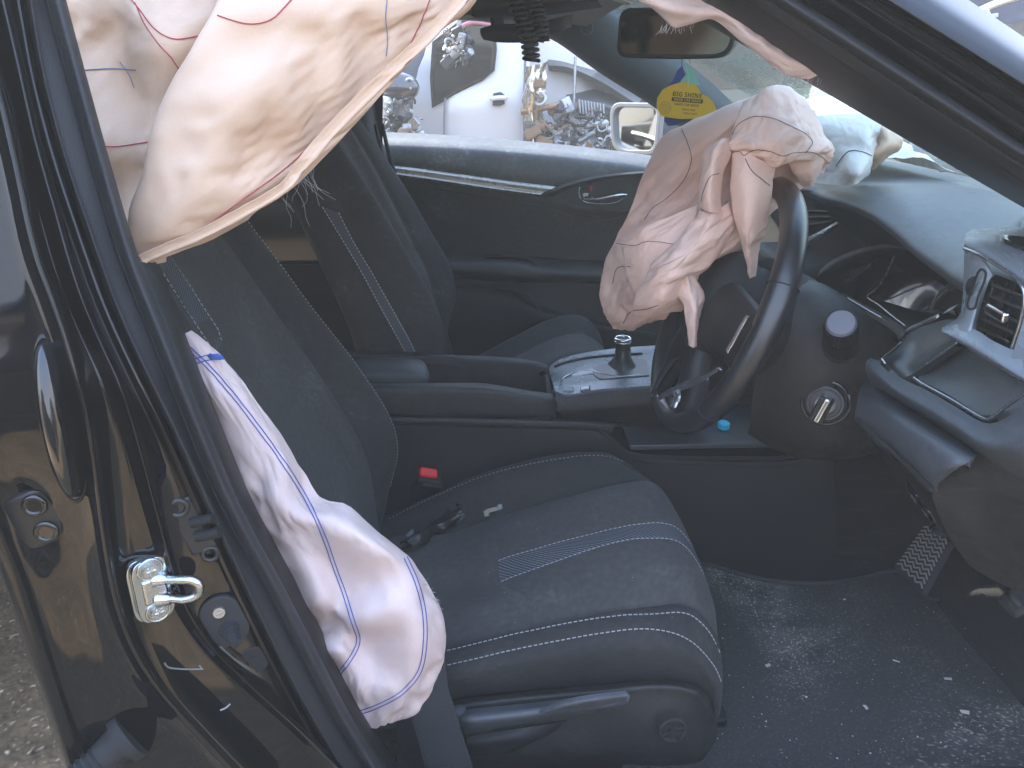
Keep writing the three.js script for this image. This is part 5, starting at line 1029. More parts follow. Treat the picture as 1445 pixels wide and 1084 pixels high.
// ------------------------------------------------------------------ steering wheel
let wheelMeshes = [];
{
  const sw = thing('steering_wheel', 'black leather steering wheel turned on its column with chrome spoke trim', 'steering wheel');
  const c = V(.398, .858, .374), up = V(.375, .926, -.02).normalize(), nn = V(-.926, .375, 0); nn.sub(up.clone().multiplyScalar(nn.dot(up))).normalize();
  const rt = up.clone().cross(nn).normalize().negate();              // towards +z (right-hand side)
  if (rt.z < 0) rt.negate();
  const R = .183, P = (a, r, d = 0) => c.clone().addScaledVector(rt, Math.sin(a) * r).addScaledVector(up, Math.cos(a) * r).addScaledVector(nn, d);
  // rim as a ring of cross-sections, a little thicker at the thumb rests
  const rows = []; const n = 96;
  const grip = (a) => { const k = (x) => Math.exp(-Math.pow(((((a - x) % TAU) + TAU * 1.5) % TAU - Math.PI) / .22, 2)); return 1 + .10 * (k(1.25) + k(-1.25)) ; };
  const pos = [], nor = [], uv = [], idx = [], m = 20;
  for (let i = 0; i <= n; i++) { const a = i / n * TAU; for (let j = 0; j <= m; j++) { const b = j / m * TAU, s = grip(a); const seam = [1.15, 1.95, -1.15, -1.95, 3.0, -3.0].some((x) => Math.abs(((a - x) % TAU + TAU * 1.5) % TAU - Math.PI) < .012) ? .94 : 1; const r = R + Math.cos(b) * .0155 * s * seam, d = Math.sin(b) * .0185 * s * seam, p = P(a, r, d), q = P(a, R, 0); const v = p.clone().sub(q).normalize(); pos.push(p.x, p.y, p.z); nor.push(v.x, v.y, v.z); uv.push(a * R, b * .017); } }
  for (let i = 0; i < n; i++) for (let j = 0; j < m; j++) { const a = i * (m + 1) + j, b = a + m + 1; idx.push(a, a + 1, b, a + 1, b + 1, b); }
  const rim = part('rim', mk(pos, nor, uv, idx), M.leather, sw);
  const seamRing = (a) => { const t = []; for (let j = 0; j < 20; j++) { const b = j / 20 * TAU; t.push(P(a, R + Math.cos(b) * .0158 * grip(a), Math.sin(b) * .0188 * grip(a))); } return tube(t, .0009, 40, 5, true); };
  part('rim_seam', [1.15, 2.25, -1.25, 3.35].map(seamRing), M.rubberDark, sw, { kind: 'stuff' });
  // horn pad: dished round cover pushed open by the bag
  const pad = []; const A = 16; for (const [r, d] of [[.0, .045], [.03, .044], [.055, .038], [.072, .026], [.078, .008], [.072, -.02]]) { const row = []; for (let i = 0; i < A; i++) { const a = -i / A * TAU; const k = 1 + .08 * Math.cos(3 * a); row.push(P(a + .3, r * k, d)); } pad.push(row); }
  const pg = surf(pad, 4, 4, { closed: true }); part('horn_pad', geo(pg), std({ color: L3(.022, .022, .023), roughness: .75, bumpMap: grainBump, bumpScale: .0009, side: THREE.DoubleSide }), sw);
  part('hub', [frame(new THREE.CylinderGeometry(.07, .075, .06, 32), P(0, 0, -.03), nn)], M.plasticDark, sw);
  // spokes: right, left, lower pair, with trims
  const spoke = (a, w0, w1, d0, d1) => { const t = V(0, 0, 0); const f = (r, s, d) => P(a, r, d).addScaledVector(P(a + Math.PI / 2, 1, 0).sub(c), s); return surf([[f(.06, -w0, d0 - .012), f(.06, -w0, d0), f(.06, 0, d0 + .006), f(.06, w0, d0), f(.06, w0, d0 - .012)], [f(.11, -w0 * .9, d0 * .7 - .012), f(.11, -w0 * .9, d0 * .7), f(.11, 0, d0 * .7 + .006), f(.11, w0 * .9, d0 * .7), f(.11, w0 * .9, d0 * .7 - .012)], [f(.15, -w1 * 1.05, d1 - .01), f(.15, -w1, d1), f(.15, 0, d1 + .004), f(.15, w1, d1), f(.15, w1 * 1.05, d1 - .01)], [f(.184, -w1 * 1.4, d1 - .01), f(.184, -w1 * 1.3, d1), f(.184, 0, d1 + .002), f(.184, w1 * 1.3, d1), f(.184, w1 * 1.4, d1 - .01)]], 5, 5); };
  for (const a of [1.62, -1.62]) part('spoke', slab(spoke(a, .034, .026, .02, .004), .014), M.plasticDark, sw);
  for (const a of [Math.PI - .42, Math.PI + .42]) part('spoke', slab(spoke(a, .016, .011, .012, .0), .012), M.plasticDark, sw);
  // chrome trims along the lower spokes and the dark inlay
  const Zw = (u, v, d) => { const dd = dirOf(u, v), o = c.clone().addScaledVector(nn, d); const t = o.clone().sub(camP).dot(nn) / dd.dot(nn); return camP.clone().addScaledVector(dd, t); };
  const strip = (top, bot, d, m, nm) => part(nm, slab(surf([top.map(([u, v]) => Zw(u, v, d)), top.map(([u, v], i) => Zw((u + bot[i][0]) / 2, (v + bot[i][1]) / 2, d + .002)), bot.map(([u, v]) => Zw(u, v, d))], 5, 4), .004), m, sw);
  strip([[926, 562], [945, 548], [980, 533], [1017, 517]], [[931, 565], [950, 556], [982, 543], [1012, 525]], .030, M.silver, 'spoke_trim');
  strip([[1024, 494], [1032, 480], [1044, 458], [1053, 444]], [[1027, 499], [1036, 484], [1048, 462], [1056, 448]], .036, M.silver, 'spoke_trim');
  strip([[917, 552], [926, 536], [938, 518], [950, 504]], [[921, 558], [930, 542], [942, 524], [954, 508]], .028, M.chrome, 'spoke_trim');
  strip([[952, 553], [955, 560], [952, 568], [949, 575]], [[960, 552], [962, 559], [958, 567], [955, 576]], .03, M.silver, 'switch_column');
  strip([[924, 545], [936, 524], [948, 508], [958, 502]], [[930, 560], [948, 545], [962, 520], [968, 508]], .026, M.gloss, 'spoke_inlay');
  wheelMeshes = [rim];
}
// ------------------------------------------------------------------ airbags
const weaveC = (a, b, s) => tex(256, (x, y) => { const k = .5 + .5 * tn(x, y, 5, s) + .25 * tn(x, y, 17, s), w = .99 + .02 * (rnd() - .5); return a.map((v, i) => (v + (b[i] - v) * Math.max(0, Math.min(1, k))) * w); }, .35, true);
const bag = (a, b, s, tr) => phy({ map: weaveC(a, b, s), roughness: .5, sheen: .5, sheenRoughness: .45, sheenColor: L3(.5, .5, .52), transmission: tr, thickness: 0, bumpMap: weaveBump, bumpScale: .0003, specularIntensity: .7, side: THREE.DoubleSide });
const bagCream = bag([.92, .795, .68], [.94, .83, .73], 1, .25), bagPink = bag([.96, .81, .735], [.96, .855, .79], 2, .22), bagPale = bag([.93, .835, .80], [.94, .86, .84], 3, .15), bagWhite = bag([.92, .92, .91], [.94, .90, .86], 4, .3);  // pink and cream tints carry warm bounced light in the cloth colour
const redThread = std({ color: L3(.42, .06, .08), roughness: .8 }), blueThread = std({ color: L3(.05, .10, .42), roughness: .8 }), darkThread = std({ color: L3(.06, .05, .07), roughness: .8 }), bluePen = std({ color: L3(.16, .22, .34), roughness: .9 });
const stitch = (poly, mesh, r, off = .0008) => { const p = onMesh(poly, [mesh], off, 5); return p.length > 3 ? [tube(p, r, p.length * 2, 5)] : []; };
const thread = (a, len, d, r = .00025) => { const p = [a.clone()]; let v = d.clone().normalize(); for (let i = 0; i < 4; i++) { v.add(V(rr(-.4, .4), rr(-.4, .3), rr(-.4, .4))).normalize(); p.push(p[p.length - 1].clone().addScaledVector(v, len / 4)); } return tube(p, r, 12, 4); };
{
  const cb = thing('curtain_airbag', 'cream cloth curtain airbag hanging folded across the upper left with red stitching', 'airbag');
  const A = cloth([
    [[352, -75, .585], [340, -75, .61], [430, -75, .60], [540, -75, .58], [640, -75, .57], [705, -75, .56]].map((p) => Z(...p)),
    [[330, 0, .60], [312, 0, .652], [400, 0, .645], [500, 0, .625], [600, 0, .600], [668, 2, .585]].map((p) => Z(...p)),
    [[300, 60, .62], [282, 58, .672], [380, 60, .66], [470, 62, .635], [550, 50, .61], [622, 44, .595]].map((p) => Z(...p)),
    [[262, 128, .63], [244, 124, .680], [340, 132, .688], [420, 142, .655], [490, 125, .625], [568, 100, .60]].map((p) => Z(...p)),
    [[236, 195, .64], [219, 190, .686], [300, 205, .695], [370, 212, .668], [432, 200, .64], [505, 170, .61]].map((p) => Z(...p)),
    [[218, 255, .65], [203, 250, .69], [262, 270, .702], [325, 272, .685], [385, 256, .66], [452, 226, .625]].map((p) => Z(...p)),
    [[196, 300, .66], [186, 300, .694], [228, 322, .705], [290, 315, .69], [350, 293, .67], [408, 268, .64]].map((p) => Z(...p)),
    [[190, 345, .67], [184, 350, .695], [214, 350, .700], [262, 342, .694], [318, 318, .68], [364, 296, .66]].map((p) => Z(...p)),
    [[195, 376, .67], [196, 380, .690], [222, 368, .695], [262, 352, .688], [306, 334, .676], [350, 310, .66]].map((p) => Z(...p)),
  ], [6, 4], { s: 1.022, tether: .05, edge: .4, it: 120, bend: .35, amp: .004, freq: 7, sd: 1, var: 1.2 });
  const B = cloth([
    [[40, -75, .55], [140, -75, .56], [240, -75, .57], [360, -75, .55]].map((p) => Z(...p)),
    [[60, 0, .58], [150, 0, .60], [230, 10, .615], [340, 0, .58]].map((p) => Z(...p)),
    [[85, 70, .60], [165, 70, .60], [235, 60, .635], [310, 70, .60]].map((p) => Z(...p)),
    [[105, 140, .62], [170, 140, .610], [225, 140, .625], [285, 140, .61]].map((p) => Z(...p)),
    [[125, 205, .64], [170, 205, .645], [215, 205, .64], [258, 205, .62]].map((p) => Z(...p)),
    [[140, 270, .65], [170, 265, .640], [210, 265, .645], [240, 265, .63]].map((p) => Z(...p)),
    [[155, 335, .66], [175, 335, .66], [205, 330, .665], [235, 330, .65]].map((p) => Z(...p)),
    [[170, 380, .66], [180, 380, .66], [205, 375, .665], [235, 370, .65]].map((p) => Z(...p)),
  ], [6, 5], { s: 1.035, tether: .04, edge: .4, it: 120, bend: .35, amp: .004, freq: 10, sd: 4, var: 1 });
  facets(A, .0021, .085, 3); creased(A, .0006, 5.5, 3, 20); facets(B, .004, .06, 5); creased(B, .0006, 6, 5, 12);
  const front = part('front_sheet', slab(A, .0009), bagCream, cb), back = part('rear_sheet', slab(B, .0009), bagCream, cb);
  // turned hem along the lower edge
  const hemP = [[672, -10], [640, 24], [604, 62], [560, 104], [510, 152], [468, 196], [434, 236], [410, 264], [378, 287], [340, 308], [296, 332], [240, 356], [202, 372]];
  const hemL = hemP.map(([u, v], i) => [u - (i < 7 ? 17 : 7), v - (i < 7 ? 8 : 13)]);
  const hz = (i) => .612 + i * .0072;
  const H = surf([hemL.map(([u, v], i) => Z(u, v, hz(i) + .012)), hemL.map(([u, v], i) => Z((u * 2 + hemP[i][0]) / 3, (v * 2 + hemP[i][1]) / 3, hz(i) + .010)), hemP.map(([u, v], i) => Z((hemL[i][0] + u * 2) / 3, (hemL[i][1] + v * 2) / 3, hz(i) + .009)), hemP.map(([u, v], i) => Z(u, v, hz(i) + .008)), hemP.map(([u, v], i) => Z(u - 3, v - 3, hz(i) - .006))], 10, 10); facets(H, .0016, .03, 7);
  part('hem', slab(H, .0009), bagCream, cb);
  part('stitching', [...stitch([[307, 22], [325, 28], [345, 33], [365, 33], [385, 26], [400, 12], [413, -2]], front, .0006), ...stitch([[262, 334], [300, 312], [345, 279], [400, 240], [440, 203], [482, 163]], front, .0006), ...stitch([[482, 163], [530, 118], [572, 72], [592, 36], [608, -4]], front, .0006), ...stitch([[184, -2], [200, 18], [222, 44], [245, 55], [268, 53], [288, 48]], back, .0006), ...stitch([[190, 4], [205, 35], [224, 62], [242, 82], [256, 104]], back, .0006), ...stitch([[138, 206], [165, 207], [195, 203], [220, 198]], back, .0006)], redThread, cb, { kind: 'stuff' });
  part('pen_mark', [...stitch([[112, 100], [140, 98], [165, 97], [192, 99]], back, .0006), ...stitch([[170, 88], [182, 104], [190, 124]], back, .0005), ...stitch([[546, 0], [544, 25], [547, 55], [545, 80]], front, .0005)], bluePen, cb, { kind: 'stuff' });
  // loose fibres hanging from the torn edge
  const fb = []; for (let i = 0; i < 15; i++) { const t = rnd(), u = 396 + t * 50, v = 280 - t * 46; fb.push(thread(Z(u, v, .64), rr(.012, .045), V(rr(-.2, .9), -1, .1), .00013)); }
  part('loose_fibres', fb, M.thread, cb, { kind: 'stuff' });
}
{ // side airbag torn out of the near seat
  const sb = thing('seat_side_airbag', 'pale pink seat airbag with blue double stitching hanging over the seat edge', 'airbag');
  const A = cloth([
    [[246, 479, .655], [252, 476, .66], [258, 473, .66], [264, 470, .66], [270, 468, .65]],
    [[256, 515, .660], [268, 511, .668], [282, 507, .672], [297, 503, .668], [312, 503, .650]],
    [[272, 560, .668], [290, 555, .678], [308, 551, .682], [328, 549, .674], [346, 550, .65]],
    [[296, 612, .672], [318, 607, .684], [340, 602, .688], [364, 601, .678], [388, 606, .652]],
    [[322, 670, .676], [348, 664, .692], [374, 657, .694], [402, 652, .682], [428, 656, .655]],
    [[346, 728, .680], [376, 722, .698], [404, 716, .704], [430, 706, .69], [452, 700, .660]],
    [[370, 780, .680], [408, 772, .702], [444, 764, .698], [482, 742, .705], [500, 722, .664]],
    [[390, 815, .680], [434, 812, .708], [470, 800, .690], [526, 772, .712], [560, 768, .668]],
    [[408, 850, .680], [450, 852, .712], [490, 838, .696], [560, 812, .704], [600, 818, .668]],
    [[424, 885, .680], [462, 884, .690], [505, 876, .715], [578, 858, .712], [626, 872, .670]],
    [[436, 915, .680], [474, 916, .715], [515, 910, .694], [584, 902, .714], [628, 915, .672]],
    [[450, 950, .682], [488, 952, .716], [530, 946, .704], [584, 946, .708], [618, 955, .672]],
    [[466, 985, .682], [498, 986, .712], [535, 982, .712], [574, 984, .700], [598, 990, .674]],
    [[484, 1020, .682], [504, 1028, .698], [530, 1024, .698], [552, 1018, .69], [570, 1012, .676]],
  ].map((r) => r.map((p) => Z(...p))), [6, 3], { s: 1.035, tether: .05, edge: .45, it: 110, bend: .3, amp: .003, freq: 12, sd: 12, var: 1.3 });
  facets(A, .0036, .045, 9); creased(A, .0008, 8, 9, 26);
  const m = part('fabric', slab(A, .0011), bagPale, sb);
  const pair = (poly, d) => { const o = poly.map(([u, v], i) => { const a = poly[Math.max(0, i - 1)], b = poly[Math.min(poly.length - 1, i + 1)], dx = b[0] - a[0], dy = b[1] - a[1], l = Math.hypot(dx, dy); return [u - dy / l * d, v + dx / l * d]; }); return [...stitch(poly, m, .0006), ...stitch(o, m, .0006)]; };
  part('stitching', [...pair([[270, 490], [292, 512], [330, 556], [368, 605], [402, 652], [436, 708], [458, 752], [475, 800], [490, 842], [502, 880], [508, 900], [505, 915], [490, 940], [468, 968]], 5), ...pair([[574, 786], [590, 822], [600, 862], [602, 905], [594, 948], [570, 978], [535, 998], [505, 1008], [482, 1009]], 5), ...pair([[256, 516], [272, 508], [290, 502], [308, 500]], 7)], blueThread, sb, { kind: 'stuff' });
  // knot of blue thread
  const kt = []; const kh = hit(298, 503, [m]); if (kh) for (let i = 0; i < 14; i++) kt.push(tube([kh.p.clone().add(V(rr(-.008, 0), rr(-.002, .004), .001)), kh.p.clone().add(V(rr(0, .006), rr(-.002, .004), .004)), kh.p.clone().add(V(rr(.008, .014), rr(-.004, .002), .002))], .0007, 8, 5));
  part('thread_knot', kt, std({ color: L3(.05, .14, .5), roughness: .7 }), sb, { kind: 'stuff' });
  const fz = []; for (let i = 0; i < 30; i++) { const t = rnd(), u = 596 + 22 * t, v = 820 + t * 40; fz.push(thread(Z(u, v, .674), rr(.004, .01), V(1, .5, .3), .0002)); }
  part('frayed_edge', fz, M.thread, sb, { kind: 'stuff' });
}
let wheelBag;
{ // airbag hanging from the steering wheel
  const wb = thing('wheel_airbag', 'pink crumpled airbag hanging out of the steering wheel over its rim', 'airbag');
  const soft = (sd, q = 1) => ({ s: 1 + .02 * q, tether: .05, edge: .35, it: 110, bend: .35, amp: .003 * q, freq: 12, sd, var: 1.3 });
  const A = cloth([
    [[952, 200, .10], [992, 176, .14], [1042, 152, .20], [1094, 132, .24], [1136, 150, .24], [1156, 180, .22], [1164, 210, .20]],
    [[938, 190, .20], [985, 168, .27], [1040, 145, .34], [1092, 124, .36], [1136, 146, .355], [1160, 180, .33], [1168, 212, .30]],
    [[922, 215, .23], [968, 200, .315], [1020, 182, .375], [1075, 165, .385], [1120, 176, .39], [1152, 208, .365], [1162, 232, .32]],
    [[905, 255, .24], [945, 248, .30], [985, 232, .335], [1030, 212, .385], [1085, 212, .40], [1126, 232, .38], [1146, 252, .33]],
    [[893, 288, .24], [930, 285, .28], [968, 272, .30], [1010, 250, .355], [1062, 252, .39], [1100, 258, .38], [1132, 264, .33]],
    [[880, 318, .24], [915, 315, .28], [955, 304, .305], [1000, 292, .365], [1050, 292, .395], [1078, 296, .385], [1090, 300, .34]],
    [[866, 345, .24], [896, 344, .29], [938, 336, .34], [988, 325, .385], [1036, 325, .40], [1062, 326, .39], [1076, 330, .35]],
    [[852, 374, .24], [884, 376, .30], [930, 368, .37], [975, 356, .395], [1015, 350, .40], [1040, 346, .39], [1052, 344, .36]],
    [[847, 402, .24], [876, 405, .30], [915, 400, .37], [945, 392, .395], [966, 384, .39], [980, 378, .385], [990, 374, .36]],
    [[850, 428, .24], [876, 432, .30], [912, 426, .355], [936, 418, .38], [952, 410, .385], [960, 404, .38], [966, 398, .36]],
    [[858, 452, .24], [882, 456, .29], [914, 446, .335], [938, 440, .355], [950, 434, .36], [956, 430, .36], [960, 424, .35]],
    [[866, 463, .23], [888, 467, .26], [914, 457, .30], [936, 448, .33], [946, 442, .33], [952, 438, .33], [956, 432, .33]],
  ].map((r) => r.map((p) => Z(...p))), [6, 4], soft(20, 1.3));
  // loose panels of the bag hanging in front of one another, each with a turned edge
  const panel = (rows, sd, q = 1, drop = .014, k = [6, 5]) => { const G = cloth(rows.map((r) => { const a = r[0], b = r[r.length - 1]; return [[a[0] + 4, a[1], a[2] - drop], ...r, [b[0] - 4, b[1], b[2] - drop]].map((p) => Z(...p)); }), k, soft(sd, q)); facets(G, .0042 * q, .032, sd); creased(G, .0012 * q, 15, sd, 8); return slab(G, .0009); };
  facets(A, .006, .055, 21); creased(A, .002, 11, 21, 14);
  const g = [slab(A, .0009)];
  g.push(panel([[[1050, 142, .385], [1075, 128, .40], [1096, 121, .405], [1125, 136, .40], [1150, 155, .38]], [[1042, 165, .41], [1070, 158, .425], [1100, 155, .43], [1135, 168, .42], [1163, 186, .39]], [[1036, 190, .42], [1065, 186, .44], [1100, 188, .45], [1135, 195, .435], [1171, 208, .40]], [[1034, 205, .425], [1060, 205, .45], [1095, 214, .455], [1125, 222, .44], [1168, 222, .40]], [[1034, 217, .415], [1055, 213, .44], [1090, 235, .445], [1112, 230, .435], [1156, 242, .39]]], 31, 1.1));
  g.push(panel([[[1110, 224, .42], [1140, 216, .425], [1170, 213, .395]], [[1122, 246, .41], [1145, 245, .415], [1161, 232, .39]], [[1134, 264, .39], [1143, 263, .395], [1150, 254, .38]]], 32, .8));
  g.push(panel([[[1032, 216, .425], [1050, 213, .442], [1072, 224, .447], [1092, 236, .435]], [[1031, 250, .43], [1050, 250, .452], [1072, 255, .457], [1089, 262, .44]], [[1033, 290, .43], [1050, 292, .455], [1068, 294, .456], [1085, 300, .435]], [[1038, 325, .43], [1050, 328, .45], [1065, 330, .45], [1080, 330, .43]], [[1046, 352, .425], [1055, 354, .44], [1065, 354, .438], [1073, 352, .42]], [[1053, 378, .42], [1059, 379, .432], [1064, 378, .43], [1070, 375, .418]], [[1050, 404, .415], [1055, 406, .42], [1061, 406, .42], [1066, 401, .415]]], 33, .9, .01));
  g.push(panel([[[1008, 201, .42], [1022, 196, .43], [1030, 197, .42]], [[993, 214, .42], [1010, 211, .442], [1028, 215, .425]], [[989, 240, .42], [1005, 240, .448], [1020, 245, .43]], [[987, 275, .425], [1001, 277, .45], [1018, 285, .43]], [[988, 294, .42], [1003, 299, .445], [1022, 301, .425]]], 34, .9, .02));
  g.push(panel([[[988, 296, .42], [1005, 299, .438], [1031, 284, .415]], [[974, 318, .425], [1000, 320, .45], [1031, 310, .42]], [[950, 345, .425], [985, 346, .455], [1026, 336, .42]], [[925, 372, .42], [960, 374, .455], [1005, 371, .415]], [[907, 400, .41], [940, 402, .445], [982, 392, .412]], [[896, 425, .395], [930, 428, .43], [970, 414, .40]], [[892, 443, .375], [925, 446, .40], [962, 437, .385]]], 35, 1.1, .022));
  g.push(panel([[[877, 337, .335], [905, 322, .37], [945, 308, .385], [985, 288, .39]], [[878, 350, .35], [905, 342, .385], [940, 334, .405], [980, 315, .405]], [[882, 378, .352], [905, 375, .388], [935, 369, .405], [965, 350, .405]], [[885, 405, .345], [900, 408, .38], [920, 405, .395], [945, 386, .395]], [[888, 430, .33], [900, 434, .36], [915, 434, .37], [935, 421, .37]]], 36, 1.1, .016));
  g.push(panel([[[950, 390, .415], [970, 383, .43], [985, 392, .415]], [[956, 415, .425], [975, 412, .438], [992, 415, .42]], [[965, 440, .428], [980, 438, .44], [990, 440, .426]], [[970, 465, .43], [980, 465, .44], [987, 465, .428]], [[973, 486, .425], [979, 490, .432], [984, 487, .425]]], 37, 1, .012));
  wheelBag = part('fabric', g, bagPink, wb);
  part('stitching', [...stitch([[962, 182], [970, 200], [976, 222], [970, 245], [956, 265], [938, 282], [920, 295], [910, 310]], wheelBag, .0004), ...stitch([[1034, 190], [1040, 178], [1060, 166], [1085, 166], [1115, 178], [1140, 192], [1146, 202], [1136, 216]], wheelBag, .0004), ...stitch([[1030, 212], [1045, 214], [1050, 220], [1062, 212], [1085, 213], [1105, 220], [1120, 216], [1150, 216], [1170, 230]], wheelBag, .0004), ...stitch([[1014, 245], [1004, 248], [994, 268], [990, 285]], wheelBag, .0004), ...stitch([[860, 342], [880, 345], [898, 346], [912, 341], [935, 342], [955, 346]], wheelBag, .0004), ...stitch([[1052, 224], [1060, 240], [1076, 254], [1086, 262]], wheelBag, .0005), ...stitch([[865, 400], [872, 378], [890, 376]], wheelBag, .0005), ...stitch([[880, 456], [890, 440], [912, 436], [930, 430]], wheelBag, .0005)], darkThread, wb, { kind: 'stuff' });
}
{ // passenger airbag lying on the dash under the windscreen
  const pb = thing('dash_airbag', 'whitish crumpled airbag lying on top of the dashboard below the windscreen', 'airbag');
  const zx = (u, v, x) => X(u, v, x - .06 - Math.max(0, x - .78) * .35);
  const A = cloth([
    [[1128, 150, .86], [1146, 138, .90], [1172, 136, .92], [1200, 146, .90], [1222, 158, .86], [1236, 172, .82]],
    [[1120, 165, .76], [1142, 150, .79], [1172, 150, .80], [1202, 156, .78], [1226, 168, .76], [1242, 180, .76]],
    [[1124, 185, .73], [1150, 176, .735], [1182, 176, .73], [1210, 182, .725], [1228, 190, .73], [1238, 200, .76]],
    [[1140, 210, .73], [1160, 204, .72], [1190, 206, .705], [1214, 212, .71], [1228, 218, .73], [1232, 226, .77]],
    [[1152, 236, .72], [1170, 234, .705], [1195, 238, .69], [1214, 242, .70], [1224, 242, .73], [1226, 246, .78]],
    [[1150, 258, .71], [1172, 260, .695], [1192, 262, .69], [1208, 260, .70], [1216, 254, .74], [1218, 252, .80]],
  ].map((r) => r.map((p) => zx(...p))), [6, 6], { s: 1.006, tether: .06, edge: .25, it: 110, bend: .4, amp: .003, freq: 8, sd: 40, var: 1.3 });
  facets(A, .0024, .07, 41);
  const m = part('front_fold', slab(A, .001), bagWhite, pb);
  const B = cloth([
    [[1190, 150, .86], [1215, 150, .86], [1240, 158, .85], [1262, 174, .84], [1274, 188, .83]],
    [[1205, 172, .80], [1222, 170, .79], [1244, 174, .79], [1264, 186, .80], [1276, 197, .82]],
    [[1210, 200, .78], [1226, 196, .77], [1248, 200, .77], [1264, 206, .79], [1270, 211, .82]],
    [[1208, 228, .77], [1222, 224, .755], [1238, 224, .765], [1248, 224, .79], [1252, 224, .83]],
    [[1206, 246, .78], [1218, 244, .775], [1230, 240, .79], [1238, 236, .81], [1240, 234, .84]],
  ].map((r) => r.map((p) => zx(...p))), [4, 4], { s: 1.02, tether: .08, edge: .3, it: 90, bend: .4, amp: .002, freq: 10, sd: 44, var: 1 });
  facets(B, .003, .06, 45);
  part('rear_fold', slab(B, .001), bagCream, pb);
  // the bulk of the bag behind, towards the glass
  const C = cloth([0, 1, 2, 3, 4].map((i) => [0, 1, 2, 3, 4, 5].map((j) => { const z = -.50 + j * .085, a = i / 4; return V(.84 - .12 * Math.cos(a * 3), .985 + .075 * Math.sin(a * Math.PI) * (1 - Math.pow((j - 2.5) / 3.2, 2)), z + .02 * Math.sin(i * 2 + j)); })), [5, 5], { s: 1.08, tether: .05, edge: .3, it: 90, bend: .3, amp: .006, freq: 12, sd: 47, var: 1.2 });
  facets(C, .005, .06, 48);
  part('back_fold', slab(C, .001), bagWhite, pb);
  part('stitching', [...stitch([[1160, 157], [1170, 150], [1185, 150], [1200, 152]], m, .0006), ...stitch([[1180, 234], [1198, 214], [1215, 214], [1230, 220]], m, .0006)], darkThread, pb, { kind: 'stuff' });
}
{ // torn strip of the curtain bag along the windscreen pillar
  const ts = thing('torn_airbag_strip', 'narrow torn pink strip of airbag cloth drooping along the near windscreen pillar', 'airbag');
  const A = cloth([
    [[880, -40, .57], [940, -40, .575], [1000, -20, .58], [1030, 5, .585], [1070, 35, .59], [1115, 66, .595], [1166, 97, .60]],
    [[888, -15, .575], [940, -10, .585], [990, 3, .59], [1028, 16, .595], [1068, 44, .60], [1112, 72, .60], [1164, 99, .60]],
    [[900, 0, .575], [945, 12, .59], [985, 18, .592], [1024, 26, .597], [1064, 54, .605], [1108, 82, .605], [1160, 102, .602]],
    [[918, 10, .57], [946, 26, .578], [976, 30, .582], [1016, 30, .588], [1058, 62, .598], [1106, 94, .60], [1152, 107, .60]],
    [[930, 20, .562], [950, 38, .57], [968, 36, .572], [1006, 28, .578], [1050, 62, .588], [1108, 104, .592], [1140, 112, .595]],
  ].map((r) => r.map((p) => Z(...p))), [5, 4], { s: 1.05, tether: .05, edge: .3, it: 90, bend: .3, amp: .003, freq: 16, sd: 60, var: 1.2 });
  part('fabric', slab(A, .001), bagPale, ts);
  const fr = []; for (let i = 0; i < 60; i++) { const t = rnd(), p = t < .5 ? Z(930 + t * 100, 36 + rr(-5, 2), .572) : Z(1100 + (t - .5) * 120, 100 + (t - .5) * 22, .595); fr.push(thread(p, rr(.004, .012), V(-.2, -1, .1), .0002)); }
  part('frayed_edge', fr, M.thread, ts, { kind: 'stuff' });
}
